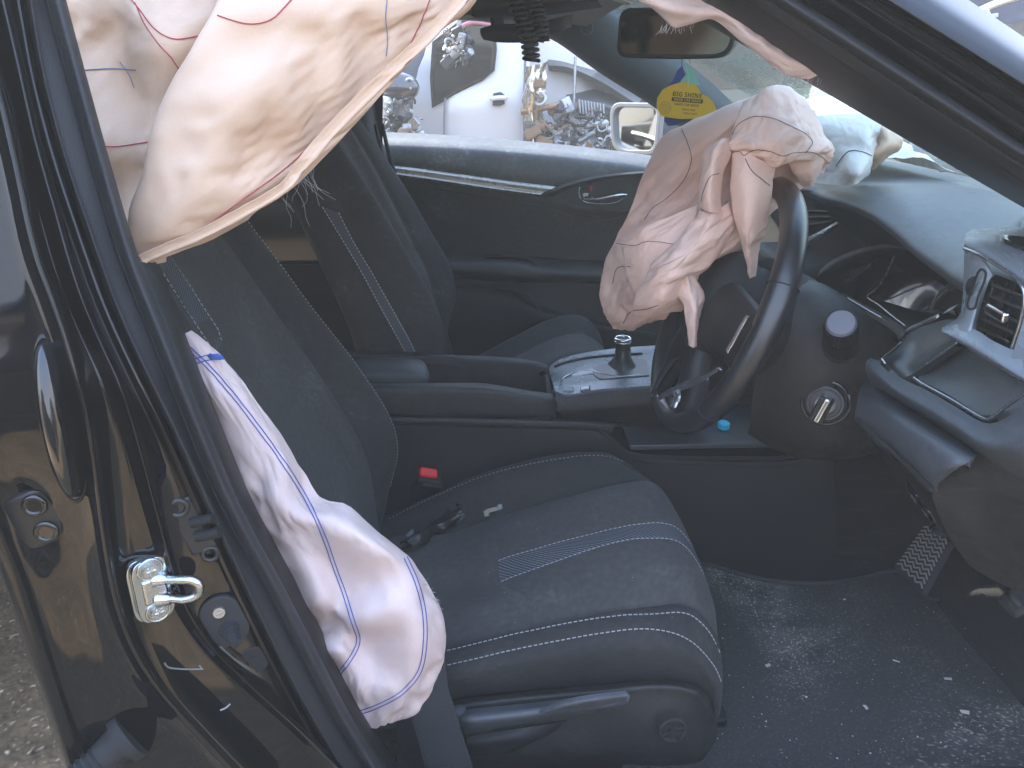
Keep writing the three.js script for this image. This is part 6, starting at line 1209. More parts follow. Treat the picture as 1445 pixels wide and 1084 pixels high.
// ------------------------------------------------------------------ mirror, hanging tags, belt, small things
{
  const mr = thing('rear_view_mirror', 'black interior rear view mirror with green tinted glass hanging from the windscreen', 'mirror');
  const c = Z(952, 50, .03), n = V(-.42, -.02, .9).normalize(), r0 = Z(1012, 54, .03).sub(Z(893, 48, .03)).normalize(), r = r0.sub(n.clone().multiplyScalar(r0.dot(n))).normalize(), u = n.clone().cross(r);
  const bm = new THREE.Matrix4().makeBasis(r, u, n).setPosition(c);
  const sh = (w, h, k) => { const s = new THREE.Shape(); s.moveTo(-w + k, -h); s.quadraticCurveTo(0, -h * .96, w - k * 1.8, -h * .80); s.quadraticCurveTo(w, -h * .74, w, -h * .1); s.lineTo(w, h * .3); s.quadraticCurveTo(w, h * .9, w - k, h * .95); s.quadraticCurveTo(0, h * 1.1, -w + k, h); s.quadraticCurveTo(-w, h, -w, h - k); s.lineTo(-w, -h + k); s.quadraticCurveTo(-w, -h, -w + k, -h); return s; };
  const g = new THREE.ExtrudeGeometry(sh(.098, .036, .018), { depth: .022, bevelEnabled: true, bevelSize: .004, bevelThickness: .005, bevelSegments: 4, curveSegments: 16 }); g.translate(0, 0, -.026); g.applyMatrix4(bm);
  part('housing', g, M.plasticDark, mr);
  const gl = new THREE.ShapeGeometry(sh(.094, .032, .016), 16); gl.translate(0, 0, .0022); gl.applyMatrix4(bm);
  part('glass', gl, std({ color: L3(.30, .33, .28), metalness: 1, roughness: .10, side: THREE.DoubleSide }), mr);
  part('stem', [rod(c.clone().add(V(.02, 0, -.01)), c.clone().add(V(.07, .06, -.01)), .012, .009, 16)], M.plasticDark, mr);
  // ---- tags on strings
  const hang = Z(964, 82, .03), zt = .045;
  const cardN = V(-.30, .05, .95).normalize(), cu = V(0, 1, 0).sub(cardN.clone().multiplyScalar(cardN.y)).normalize(), cx = cu.clone().cross(cardN);
  const card = (outline, px, depth, z) => { const s = new THREE.Shape(); outline.forEach(([a, b], i) => i ? s.lineTo(a, b) : s.moveTo(a, b)); const e = new THREE.ExtrudeGeometry(s, { depth, bevelEnabled: false }); const uvs = e.getAttribute('uv'), p = e.getAttribute('position'); for (let i = 0; i < p.count; i++) uvs.setXY(i, (p.getX(i) + .08) / .16, (p.getY(i) + .08) / .16); e.applyMatrix4(new THREE.Matrix4().makeBasis(cx, cu, cardN).setPosition(px)); return e; };
  const k = 1 / 905 * 1;                                              // metres per pixel of the card's plane
  const c0 = Z(970, 143, zt);
  const out = [[925, 152], [926, 138], [934, 126], [946, 120], [960, 116], [972, 116], [983, 121], [990, 132], [1000, 137], [1008, 146], [1012, 156], [1006, 165], [990, 167], [960, 168], [944, 166], [932, 164]].map(([u, v]) => { const p = Z(u, v, zt).sub(c0); return [p.dot(cx), p.dot(cu)]; });
  const cv = document.createElement('canvas'); cv.width = cv.height = 1024; const x = cv.getContext('2d');
  x.fillStyle = '#c99d00'; x.fillRect(0, 0, 1024, 1024);
  const XY = (u, v) => { const p = Z(u, v, zt).sub(c0); return [(p.dot(cx) + .08) / .16 * 1024, 1024 - (p.dot(cu) + .08) / .16 * 1024]; };
  const tx = (s, u, v, h, bold = true, fill = '#2a2712') => { const [a, b] = XY(u, v); x.save(); x.translate(a, b); x.rotate(.085); x.fillStyle = fill; x.font = (bold ? 'bold ' : '') + h + 'px sans-serif'; x.textAlign = 'center'; x.textBaseline = 'middle'; x.fillText(s, 0, 0); x.restore(); };
  tx('BIG SHINE', 970, 134, 66); { const [a, b] = XY(970, 141.6); x.save(); x.translate(a, b); x.rotate(.085); x.fillStyle = '#2a2712'; x.fillRect(-172, -21, 344, 42); x.restore(); } tx('HAND CAR WASH', 970, 141.6, 37, true, '#c99d00'); tx('HAND CAR WASH', 969, 148, 34); tx('WASH & WAX', 972, 155, 24); tx('OPEN 7 DAYS', 974, 160.5, 24);
  x.strokeStyle = '#8d7412'; x.lineWidth = 7; for (const q of [18, 40, 62]) { const [a, b] = XY(938, 152); x.beginPath(); x.arc(a, b, q, 0, 7); x.stroke(); }
  const ct = new THREE.CanvasTexture(cv); ct.colorSpace = THREE.SRGBColorSpace;
  const tag = thing('car_shaped_tag', 'yellow car shaped cardboard tag with dark print hanging below the mirror', 'hanging tag');
  part('card', card(out, c0, .0016, 0), std({ map: ct, roughness: .6, side: THREE.DoubleSide }), tag);
  part('string', tube([hang, Z(970, 100, zt), Z(971, 112, zt + .001), Z(971, 122, zt + .002)], .0007, 20, 5), std({ color: L3(.2, .5, .35), roughness: .7 }), tag);
  const t2 = thing('tree_shaped_tag', 'pale green tree shaped air freshener behind the yellow tag', 'air freshener');
  const o2 = [[972, 92], [966, 102], [970, 103], [961, 114], [958, 121], [988, 121], [986, 115], [980, 106], [984, 105], [975, 95]].map(([u, v]) => { const p = Z(u, v, zt - .012).sub(c0); return [p.dot(cx), p.dot(cu)]; });
  part('card', card(o2, c0.clone().addScaledVector(cardN, -.006), .0014, 0), std({ color: L3(.22, .42, .30), roughness: .7, side: THREE.DoubleSide }), t2);
  part('string', tube([Z(972, 82, zt - .012), Z(974, 88, zt - .012), Z(973, 94, zt - .012)], .0006, 10, 5), M.thread, t2);
  const t3 = thing('blue_tag', 'dark blue hanging air freshener behind the yellow tag', 'air freshener');
  const o3 = [[964, 93], [957, 99], [953, 108], [949, 116], [944, 119], [946, 130], [938, 170], [944, 178], [956, 176], [968, 170], [972, 140], [966, 118], [968, 106]].map(([u, v]) => { const p = Z(u, v, zt - .03).sub(c0); return [p.dot(cx), p.dot(cu)]; });
  part('card', card(o3, c0.clone().addScaledVector(cardN, -.014), .0018, 0), std({ color: L3(.02, .04, .22), roughness: .5, side: THREE.DoubleSide }), t3);
  part('string', tube([Z(963, 80, zt - .03), Z(962, 88, zt - .03), Z(963, 96, zt - .03)], .0008, 10, 5), std({ color: L3(.05, .12, .45), roughness: .7 }), t3);
}
{ // wrecked overhead parts hanging at the top
  const oh = thing('overhead_console', 'broken black overhead lamp console hanging from the roof lining', 'overhead console');
  const q = (u, v, z) => Z(u, v, z);
  const B = surf([[q(655, -40, .18), q(700, -40, .2), q(760, -40, .2), q(830, -40, .18)], [q(664, 5, .20), q(700, 0, .235), q(760, -2, .24), q(838, -4, .22)], [q(668, 24, .19), q(705, 20, .22), q(760, 12, .225), q(846, 4, .20)], [q(690, 30, .15), q(720, 28, .16), q(770, 22, .16), q(850, 10, .14)]], 5, 5);
  part('cover', slab(B, .012), M.plasticDark, oh);
  part('bracket', [slab(surf([[q(678, 40, .20), q(700, 34, .205), q(740, 34, .20), q(772, 40, .19)], [q(678, 48, .205), q(702, 46, .215), q(742, 46, .21), q(774, 50, .20)], [q(682, 56, .20), q(706, 60, .205), q(744, 60, .20), q(776, 58, .19)]], 5, 4), .02), rod(q(700, 20, .19), q(704, 48, .20), .01), rod(q(755, 10, .19), q(752, 48, .20), .008)], M.plasticDark, oh);
  part('arm', [slab(surf([[q(772, 28, .15), q(790, 24, .15), q(808, 20, .14)], [q(774, 44, .155), q(792, 42, .155), q(806, 38, .145)]], 4, 4), .014)], std({ color: L3(.035, .033, .025), roughness: .5, side: THREE.DoubleSide }), oh);
  part('white_clip', [place(box(.05, .004, .03), q(868, -2, .12), 0, 0, -.3)], std({ color: L3(.5, .52, .5), roughness: .5 }), oh);
  const cableMat = std({ color: L3(.02, .019, .018), roughness: .4, side: THREE.DoubleSide });
  const coil = (path, r, w, turns) => { const c = new THREE.CatmullRomCurve3(path), pts = []; for (let i = 0; i <= turns * 12; i++) { const t = i / (turns * 12), a = t * turns * TAU, p = c.getPointAt(t); pts.push(p.add(V(Math.cos(a) * r, 0, Math.sin(a) * r))); } return tube(pts, w, turns * 16, 6); };
  const mk1 = (label, path, r, w, turns) => { const t = thing('coiled_cable', label, 'cable', null); part('coil', coil(path, r, w, turns), cableMat, t); part('core', tube(path, r * .55, 24, 8), M.rubberDark, t); };
  mk1('black coiled cable, left of the two hanging from the roof', [q(722, -30, .24), q(730, 8, .245), q(742, 40, .25), q(748, 66, .25), q(750, 86, .25)], .011, .0028, 15);
  mk1('black coiled cable, right of the two hanging from the roof', [q(748, -30, .235), q(752, 0, .24), q(760, 22, .245), q(764, 40, .245), q(758, 54, .245)], .009, .0026, 12);
}
{ // seat belt of the near seat
  const b = thing('seat_belt', 'dark grey seat belt webbing running down past the near seat side cover', 'seat belt');
  const S = surf([
    [[598, 940, .664], [612, 936, .668], [628, 934, .67]], [[584, 985, .676], [606, 978, .68], [632, 970, .68]], [[580, 1010, .684], [608, 1004, .688], [640, 996, .688]], [[590, 1045, .688], [620, 1042, .692], [652, 1036, .692]], [[602, 1090, .692], [634, 1088, .696], [668, 1086, .696]], [[612, 1130, .69], [645, 1128, .69], [680, 1126, .69]],
  ].map((r) => r.map((p) => Z(...p))), 5, 5);
  part('webbing', slab(S, .0014), M.belt, b);
}
{
  const b = thing('belt_buckle', 'red topped seat belt buckle standing between seat and console', 'buckle');
  const c = Z(604, 668, .155), g = (w, h, d, o, r) => { const e = new RoundedBoxGeometry(w, h, d, 4, r); e.applyMatrix4(new THREE.Matrix4().compose(c.clone().add(o), new THREE.Quaternion().setFromEuler(new THREE.Euler(.62, .05, -.42, 'YXZ')), V(1, 1, 1))); return e; };
  part('case', [g(.044, .07, .03, V(-.006, -.038, -.012), .005)], M.plasticDark, b); part('release_button', [g(.038, .014, .020, V(0, 0, 0), .005)], M.red, b); part('slot_rim', [g(.042, .008, .027, V(.001, -.005, .002), .003)], M.plastic, b);
}
{
  const cap = thing('bottle_cap', 'bright blue plastic bottle cap lying in the lower tray', 'bottle cap'); const p = Y(1021, 604, .495);
  const l = new THREE.LatheGeometry([[0, .007], [.0105, .007], [.0118, .006], [.0122, -.005], [.0112, -.006], [.0105, .004], [0, .005]].map(([a, b]) => new THREE.Vector2(a, b)), 36); frame(l, p.clone().add(V(0, .006, 0)), V(.1, 1, .12));
  const cm = std({ color: L3(.015, .58, .85), roughness: .4, side: THREE.DoubleSide }); part('shell', l, cm, cap);
  const gr = []; for (let i = 0; i < 30; i++) { const a = i / 30 * TAU; gr.push(rod(p.clone().add(V(Math.cos(a) * .0121, .001, Math.sin(a) * .0121)), p.clone().add(V(Math.cos(a) * .0121, .011, Math.sin(a) * .0121)), .0005, .0005, 4)); } part('grip_ribs', gr, cm, cap, { kind: 'stuff' });
}
{ // broken plastic on the seat cushion
  const seatM = things.find((t) => t.name === 'cloth_seat').children.filter((c) => ['cushion', 'centre_panel'].includes(c.name));
  const sh = thing('broken_trim_piece', 'broken dark brittle plastic trim lying along the seam of the near seat', 'broken plastic'); const d = [];
  const path = [[574, 778], [590, 768], [608, 757], [624, 745], [640, 735], [656, 724]];
  const H = path.map(([u, v]) => hit(u, v, seatM)).filter(Boolean);
  const mB = phy({ color: L3(.02, .02, .018), roughness: .28, side: THREE.DoubleSide });
  if (H.length > 3) { const rows = []; for (const w of [-1, -.3, .35, 1]) rows.push(H.map((h, i) => { const a = H[Math.max(0, i - 1)].p, b = H[Math.min(H.length - 1, i + 1)].p, t = b.clone().sub(a).normalize(), s = t.clone().cross(h.n); return h.p.clone().addScaledVector(s, w * (.013 + .006 * Math.sin(i * 2.3))).addScaledVector(h.n, .004 + (Math.abs(w) < .5 ? .010 : 0) + .006 * Math.abs(Math.sin(i * 1.7 + w * 2))); })); const G = surf(rows.reverse(), 5, 5, { disp: (c, r) => .0022 * N3(c * 2.2, r * 2.2, 71) }); part('shell', slab(G, .002), mB, sh);
    for (let i = 0; i < 7; i++) { const h = H[Math.floor(rr(0, H.length))]; const g = new THREE.TetrahedronGeometry(rr(.008, .016), 0); g.scale(1.4, .35, 1); place(g, h.p.clone().add(V(rr(-.012, .012), rr(.008, .016), rr(-.012, .012))), rr(0, 3), rr(0, 3), rr(0, 3)); part('shard', g, mB, sh); } }
  const b2 = thing('beige_clip', 'small beige and grey plastic clip lying on the near seat cushion', 'clip'); const h = hit(697, 718, seatM);
  if (h) { const k = (w, hh, dd, x, y, z, m, nm) => { const g = new RoundedBoxGeometry(w, hh, dd, 2, .002); g.translate(x, y, z); frame(g, h.p.clone().addScaledVector(h.n, .004), h.n, V(1, .15, -.1)); part(nm, g, m, b2); }; const bm = std({ color: L3(.30, .27, .20), roughness: .6 }); k(.030, .006, .008, 0, 0, .002, bm, 'bar'); k(.010, .007, .012, -.014, .001, .006, bm, 'foot'); k(.009, .007, .010, .013, .001, 0, std({ color: L3(.22, .24, .24), roughness: .5 }), 'foot'); }
  const dm = []; for (let i = 0; i < 26; i++) { const q = hit(rr(660, 1000), rr(690, 900), seatM); if (!q) continue; const g = new THREE.TetrahedronGeometry(rr(.0004, .001), 0); g.translate(...q.p.addScaledVector(q.n, .0004).toArray()); dm.push(g); }
  part('glass_crumbs', dm, M.thread, scene, { kind: 'stuff', label: 'tiny pale crumbs scattered on the seat cushion' });
}
// ------------------------------------------------------------------ floor: mat, pedal, debris
{
  const fy = .243;
  const mat = thing('floor_mat', 'black floor mat covered in white dust with a raised front edge', 'floor mat');
  const P2 = (u, v) => Y(u, v, fy);
  const dust = tex(1024, (x, y) => { const a = Math.max(0, tn(x, y, 5, 31) + .1), b = tn(x, y, 18, 32), c = tn(x, y, 60, 33), g = Math.max(0, tn(x, y, 190, 34) + .3 * tn(x, y, 110, 35) - .12), f = Math.max(0, Math.min(1, .6 * a * Math.max(0, .5 + b + .5 * c) + .7 * a * g * 3 + g * .35)); const base = .19 + .02 * tn(x, y, 120, 36); return [base + (.58 - base) * f, base + (.56 - base) * f, base * .98 + (.52 - base) * f]; }, .85, true);
  const mm = std({ map: dust, roughness: .95, bumpMap: fineBump, bumpScale: .0015, side: THREE.DoubleSide });
  const front = [[985, 792], [1015, 803], [1060, 816], [1110, 824], [1165, 825], [1215, 818], [1258, 808], [1276, 812], [1288, 826], [1300, 842], [1318, 849], [1345, 840], [1372, 824], [1400, 800], [1430, 775]].map(([u, v]) => P2(u, v));
  const backE = front.map((p, i) => V(.20 + i / 14 * .92, fy + .004, .73)), midE = (k) => front.map((p, i) => p.clone().lerp(backE[i], k));
  const S = surf([front, midE(.33), midE(.66), backE], 3, 8, { disp: (c, r) => .003 * N3(c * .6, r * 1.2, 3) });
  part('rubber_sheet', slab(S, .006), mm, mat);
  part('raised_edge', capped(front.map((p) => p.clone().add(V(0, .003, 0))), .0042, 120, 8), M.rubber, mat);
  const ped = thing('accelerator_pedal', 'rubber pedal plate with worn herringbone ridges under the dash', 'pedal');
  const a = [X(1262, 800, .74), X(1300, 838, .74), X(1306, 740, .80), X(1340, 764, .80)];
  const PG = surf([[a[2], a[2].clone().lerp(a[3], .5), a[3]], [a[2].clone().lerp(a[0], .5), a[2].clone().lerp(a[1], .5).lerp(a[3].clone().lerp(a[0], .5), .5), a[3].clone().lerp(a[1], .5)], [a[0], a[0].clone().lerp(a[1], .5), a[1]]], 6, 6);
  part('plate', slab(PG, .012), M.rubberDark, ped);
  const ch = [], chM = std({ color: L3(.20, .185, .16), roughness: .7 });
  for (let cI = 0; cI < 4; cI++) for (let i = 0; i < 11; i++) { const y = .08 + i * .17, x0 = .08 + cI * .48; for (const [s, e] of [[0, .22], [.44, .22]]) { const p0 = at(PG, x0 + s, y + .06).addScaledVector(atN(PG, x0, y), .0015), p1 = at(PG, x0 + e, y - .06).addScaledVector(atN(PG, x0, y), .0015); ch.push(rod(p0, p1, .0015, .0015, 5)); } }
  part('herringbone_ridge', ch, chM, ped, { kind: 'stuff' });
  part('arm', [rod(at(PG, 1, .1), at(PG, 1, .1).add(V(.12, .10, -.02)), .012, .010, 12)], M.plasticDark, ped);
  // carpeted toe board beside the pedal
  const ok = []; let crumbs = [];
  for (let i = 0; i < 240; i++) { const u = rr(1010, 1440), v = 850 + Math.pow(rnd(), .8) * 225, p = Y(u, v, fy + .0075), s = rr(.0004, .0011) * (rnd() < .06 ? 2 : 1); const g = new THREE.TetrahedronGeometry(s, 0); g.scale(rr(.6, 1.8), .6, rr(.6, 1.8)); g.rotateY(rr(0, 6)); g.translate(p.x, p.y, p.z); crumbs.push(g); }
  part('floor_crumbs', crumbs, std({ color: L3(.45, .44, .40), roughness: .8 }), scene, { kind: 'stuff', label: 'pale crumbs and grit scattered over the floor mat' });
  const flake = (label, u, v, w, d, rot, col) => { const g = new RoundedBoxGeometry(w * .7, .0014, d * .7, 2, .0006), pa = g.getAttribute('position'); for (let i = 0; i < pa.count; i++) { pa.setX(i, pa.getX(i) * (1 + .5 * N3(pa.getZ(i) * 300, i % 3, u))); pa.setZ(i, pa.getZ(i) * (1 + .5 * N3(pa.getX(i) * 300, 3, v))); } g.computeVertexNormals(); place(g, Y(u, v, fy + .0088), .05, rot, .08); single('paint_flake', label, 'flake', g, std({ color: col, roughness: .8, side: THREE.DoubleSide })); };
  flake('long thin pale sliver near the middle of the dusty mat', 1265, 933, .014, .004, -.6, L3(.5, .48, .44));
  flake('beige flake near the right edge of the mat, largest of the debris', 1362, 1005, .018, .009, -.3, L3(.52, .47, .36));
  flake('grey oval flake lying right of the thin sliver on the mat', 1338, 958, .016, .007, -.2, L3(.36, .36, .34));
  flake('small upright pale flake below the middle of the mat', 1222, 998, .006, .011, .3, L3(.45, .43, .38));
  flake('cream chip beside the seat corner on the mat', 1084, 939, .011, .007, .4, L3(.4, .39, .36));
  flake('pale chip just behind the raised mat edge', 1192, 846, .006, .005, .2, L3(.42, .41, .4));
}
// ------------------------------------------------------------------ scrapyard beyond the car
{ // white van seen through the far window
  const van = thing('white_van', 'white van with dark side window standing beyond the far door window', 'van');
  const vz = -2.9, q = (u, v, z = vz) => Z(u, v, z);
  const white = phy({ color: L3(.68, .68, .70), roughness: .35, clearcoat: .6, clearcoatRoughness: .15, side: THREE.DoubleSide });
  const side = surf([
    [q(598, -60, vz - .35), q(640, -60, vz - .28), q(700, -60, vz - .25), q(745, -60, vz - .25), q(752, -60, vz - .30)],
    [q(590, 60, vz - .15), q(640, 40, vz - .06), q(700, 40, vz - .05), q(742, 45, vz - .05), q(750, 45, vz - .10)],
    [q(580, 110, vz - .12), q(640, 110, vz), q(700, 105, vz + .01), q(741, 105, vz + .01), q(748, 105, vz - .05)],
    [q(572, 140, vz - .10), q(640, 150, vz + .05), q(700, 140, vz + .05), q(740, 140, vz + .04), q(747, 140, vz - .03)],
    [q(568, 175, vz - .10), q(640, 180, vz + .04), q(700, 180, vz + .04), q(740, 180, vz + .03), q(746, 180, vz - .04)],
    [q(562, 260, vz - .12), q(640, 260, vz), q(700, 260, vz), q(740, 260, vz), q(745, 260, vz - .05)],
    [q(562, 330, vz - .20), q(640, 330, vz - .08), q(700, 330, vz - .08), q(740, 330, vz - .08), q(745, 330, vz - .12)],
  ], 6, 5);
  const body2 = part('body_side', slab(side, .05), white, van);
  part('body_shell', [place(box(1.6, 1.0, 1.3, .12), q(660, 150).add(V(-.05, .05, -.85)))], white, van);
  const win = new THREE.Group(); win.name = 'side_window'; van.add(win);
  const wp = [[612, 60], [650, 30], [697, 32], [699, 70], [696, 98], [680, 112], [640, 132], [611, 150], [609, 110]];
  const shp = (pts, z, d, inset = 0) => { const c = q(655, 90, z), s = new THREE.Shape(); const cxp = 655, cyp = 90; pts.forEach(([u, v], i) => { const p = q(cxp + (u - cxp) * (1 - inset), cyp + (v - cyp) * (1 - inset), z).sub(c); i ? s.lineTo(p.x, p.y) : s.moveTo(p.x, p.y); }); const g = new THREE.ExtrudeGeometry(s, { depth: d, bevelEnabled: true, bevelSize: .008, bevelThickness: .008, bevelSegments: 2 }); g.translate(c.x, c.y, z); return g; };
  part('rubber_surround', shp(wp, vz + .02, .012), M.rubberDark, win);
  part('pane', shp(wp, vz + .036, .006, .09), phy({ color: L3(.012, .013, .014), roughness: .05, side: THREE.DoubleSide }), win);
  const hd = surf([[q(696, 132, vz + .065), q(706, 130, vz + .065), q(712, 134, vz + .065)], [q(695, 149, vz + .075), q(705, 149, vz + .075), q(712, 146, vz + .075)]], 4, 4); part('handle_recess', slab(hd, .01), M.plasticDark, van);
  part('door_handle', capped([q(694, 139, vz + .10), q(703, 138, vz + .105), q(713, 138, vz + .10)], .012, 16, 8), white, van);
  part('fuel_lock', frame(new THREE.CylinderGeometry(.012, .012, .012, 16), q(622, 172, vz + .04), V(0, 0, 1)), M.rubber, van);
  part('door_gap', [tube([[628, 138], [627, 165], [627, 200], [628, 250]].map(([u, v]) => q(u, v, vz + .055)), .006, 20, 6), tube([[742, -20], [741, 90], [740, 160], [740, 230]].map(([u, v]) => q(u, v, vz + .045)), .008, 20, 6)], std({ color: L3(.2, .2, .22), roughness: .7 }), van);
  part('wheel_arch', frame(new THREE.CylinderGeometry(.09, .09, .05, 28), q(728, 205, vz + .05), V(0, 0, 1)), M.rubberDark, van);
  part('wheel', frame(new THREE.TorusGeometry(.22, .09, 12, 30).rotateX(Math.PI / 2), q(728, 262, vz - .1), V(0, 0, 1)), M.rubber, van);
  part('pink_trim', tube([[640, 44], [665, 32], [700, 36]].map(([u, v]) => q(u, v, vz + .06)), .012, 16, 6), std({ color: L3(.45, .16, .2), roughness: .5 }), van);
  // stack that the van stands on
  const st = thing('crushed_car_stack', 'stack of crushed dark car hulks under the white van', 'scrap car');
  for (let i = 0; i < 3; i++) { const g = box(2.2, .19, 1.4, .05, 4), p = g.getAttribute('position'); for (let k = 0; k < p.count; k++) { p.setY(k, p.getY(k) + .03 * N3(p.getX(k) * 2, i * 3, p.getZ(k) * 2)); p.setZ(k, p.getZ(k) + .06 * N3(p.getX(k) * 3, p.getY(k) * 6 + i, 2)); } g.computeVertexNormals(); g.translate(-.1, .10 + i * .18, -3.55); part('hulk', g, [M.paintRough, M.plastic, M.paintRough][i], st); }
}
// clusters of scrap: every piece a mesh of its own
const scrapM = [std({ color: L3(.30, .31, .32), metalness: .7, roughness: .45, roughnessMap: smudge }), std({ color: L3(.03, .03, .03), roughness: .55 }), std({ color: L3(.12, .11, .10), roughness: .8 }), std({ color: L3(.45, .46, .46), metalness: .6, roughness: .4 }), std({ color: L3(.20, .13, .08), roughness: .85 }), std({ color: L3(.50, .50, .48), roughness: .6 }), std({ color: L3(.06, .09, .11), roughness: .5 })];
function scrap(u, v, z, kind, s, m, rot = rr(0, 6)) {
  const p = Z(u, v, z); let g;
  if (kind === 0) g = new RoundedBoxGeometry(s, s * rr(.4, .9), s * rr(.4, .9), 2, s * .12);
  else if (kind === 1) g = new THREE.CylinderGeometry(s * .4, s * .36, s * .7, 16);
  else if (kind === 2) { g = new THREE.TorusGeometry(s * .42, s * .12, 8, 20, 4.4); }
  else if (kind === 3) { const a = []; for (let i = 0; i < 5; i++) a.push(V((i - 2) * s * .4, Math.sin(i * 1.7 + u) * s * .25, Math.cos(i * 2.1 + v) * s * .25)); g = tube(a, s * .09, 30, 8); }
  else { g = new THREE.LatheGeometry([[.05, -.5], [.34, -.5], [.36, -.3], [.22, -.25], [.22, .1], [.4, .14], [.4, .4], [.12, .46]].map(([a, b]) => new THREE.Vector2(a * s, b * s)), 18); }
  g.rotateX(rr(-.6, .6)); g.rotateZ(rot); g.translate(p.x, p.y, p.z); return [g, scrapM[m]];
}
{ // stripped engine bay under a propped black bonnet
  const w = thing('stripped_wreck', 'stripped dark wreck with exposed silver engine beyond the far door mirror', 'scrap car');
  const z0 = -3.0, q = (u, v, z = z0) => Z(u, v, z);
  part('bonnet', slab(surf([[q(770, 40, -3.6), q(800, 60, -3.5), q(850, 90, -3.4), q(910, 130, -3.3)], [q(772, 75, -3.2), q(800, 85, -3.15), q(850, 105, -3.1), q(905, 140, -3.05)], [q(775, 92, -3.0), q(805, 96, -2.98), q(850, 116, -2.95), q(900, 148, -2.92)]], 5, 5), .03), M.paintRough, w);
  part('bulkhead', slab(surf([[q(756, -60, -3.7), q(850, -30, -3.7), q(960, 20, -3.7)], [q(768, 120, -3.65), q(850, 140, -3.6), q(960, 160, -3.6)], [q(765, 300, -3.4), q(850, 300, -3.4), q(960, 300, -3.4)]], 5, 5), .05), std({ color: L3(.02, .02, .02), roughness: .8, side: THREE.DoubleSide }), w);
  part('wing', slab(surf([[q(800, 128, -3.15), q(840, 126, -3.12), q(880, 140, -3.1)], [q(798, 146, -3.0), q(840, 144, -2.98), q(880, 152, -2.96)], [q(800, 160, -3.0), q(840, 158, -2.98), q(880, 162, -2.96)]], 5, 5), .02), std({ color: L3(.10, .11, .12), roughness: .4, side: THREE.DoubleSide }), w);
  part('prop_rod', rod(q(812, 80, -2.95), q(808, 205, -2.9), .008), scrapM[0], w);
  part('pipe', tube([q(825, 178, -2.85), q(848, 176, -2.8), q(862, 184, -2.78), q(880, 180, -2.78), q(900, 186, -2.8)], .018, 40, 10), scrapM[3], w);
  part('pipe', tube([q(790, 196, -2.85), q(815, 200, -2.8), q(840, 188, -2.8), q(850, 205, -2.8)], .014, 40, 10), scrapM[0], w);
  const list = [[798, 150, .12, 0, 3], [790, 165, .1, 0, 2], [812, 172, .11, 1, 0], [826, 168, .09, 0, 3], [838, 172, .10, 4, 0], [850, 188, .10, 0, 1], [862, 196, .12, 1, 3], [800, 186, .12, 4, 0], [786, 182, .10, 0, 5], [818, 188, .09, 2, 0], [832, 198, .12, 0, 0], [874, 190, .10, 0, 1], [846, 202, .12, 1, 5], [806, 204, .12, 0, 1], [790, 206, .11, 1, 0], [866, 206, .13, 0, 0], [880, 204, .12, 4, 1], [776, 198, .10, 0, 4], [858, 174, .07, 2, 1], [842, 158, .06, 1, 1], [820, 158, .08, 0, 1], [895, 200, .12, 0, 1], [884, 172, .09, 0, 1], [870, 212, .14, 0, 2], [830, 214, .14, 0, 0], [795, 218, .14, 1, 2]];
  for (const [u, v, s, k, m] of list) { const [g, mt] = scrap(u, v, -2.82 + rr(-.12, .08), k, s * .72, m); part('engine_part', g, mt, w); }
  for (let i = 0; i < 90; i++) { const u = rr(770, 905), v = rr(152, 222) - (u > 860 ? -8 : 0), k = [0, 1, 2, 3, 4][Math.floor(rnd() * 5)], m = [0, 1, 1, 2, 3, 1, 6, 4][Math.floor(rnd() * 8)]; const [g, mt] = scrap(u, v, -2.78 + rr(-.15, .12), k, rr(.025, .06), m); part('engine_part', g, mt, w); }
  for (let i = 0; i < 16; i++) { const u = rr(775, 890), v = rr(160, 205), a = Z(u, v, -2.7), pts = [a]; for (let j = 0; j < 4; j++) pts.push(pts[j].clone().add(V(rr(-.07, .07), rr(-.05, .05), rr(-.03, .03)))); part('hose', tube(pts, rr(.004, .009), 28, 6), [M.rubberDark, M.rubberDark, scrapM[4], scrapM[0]][i % 4], w); }
  for (let i = 0; i < 9; i++) { const x = Z(818 + i * 4.2, 150 + i * .8, -2.84); part('rib', place(box(.008, .07, .03, .002, 1), x, 0, 0, .1), scrapM[3], w); }
  part('body_base', [place(box(1.7, .68, 1.2, .06), q(870, 300, -3.3).setY(.34))], M.paintRough, w);
}
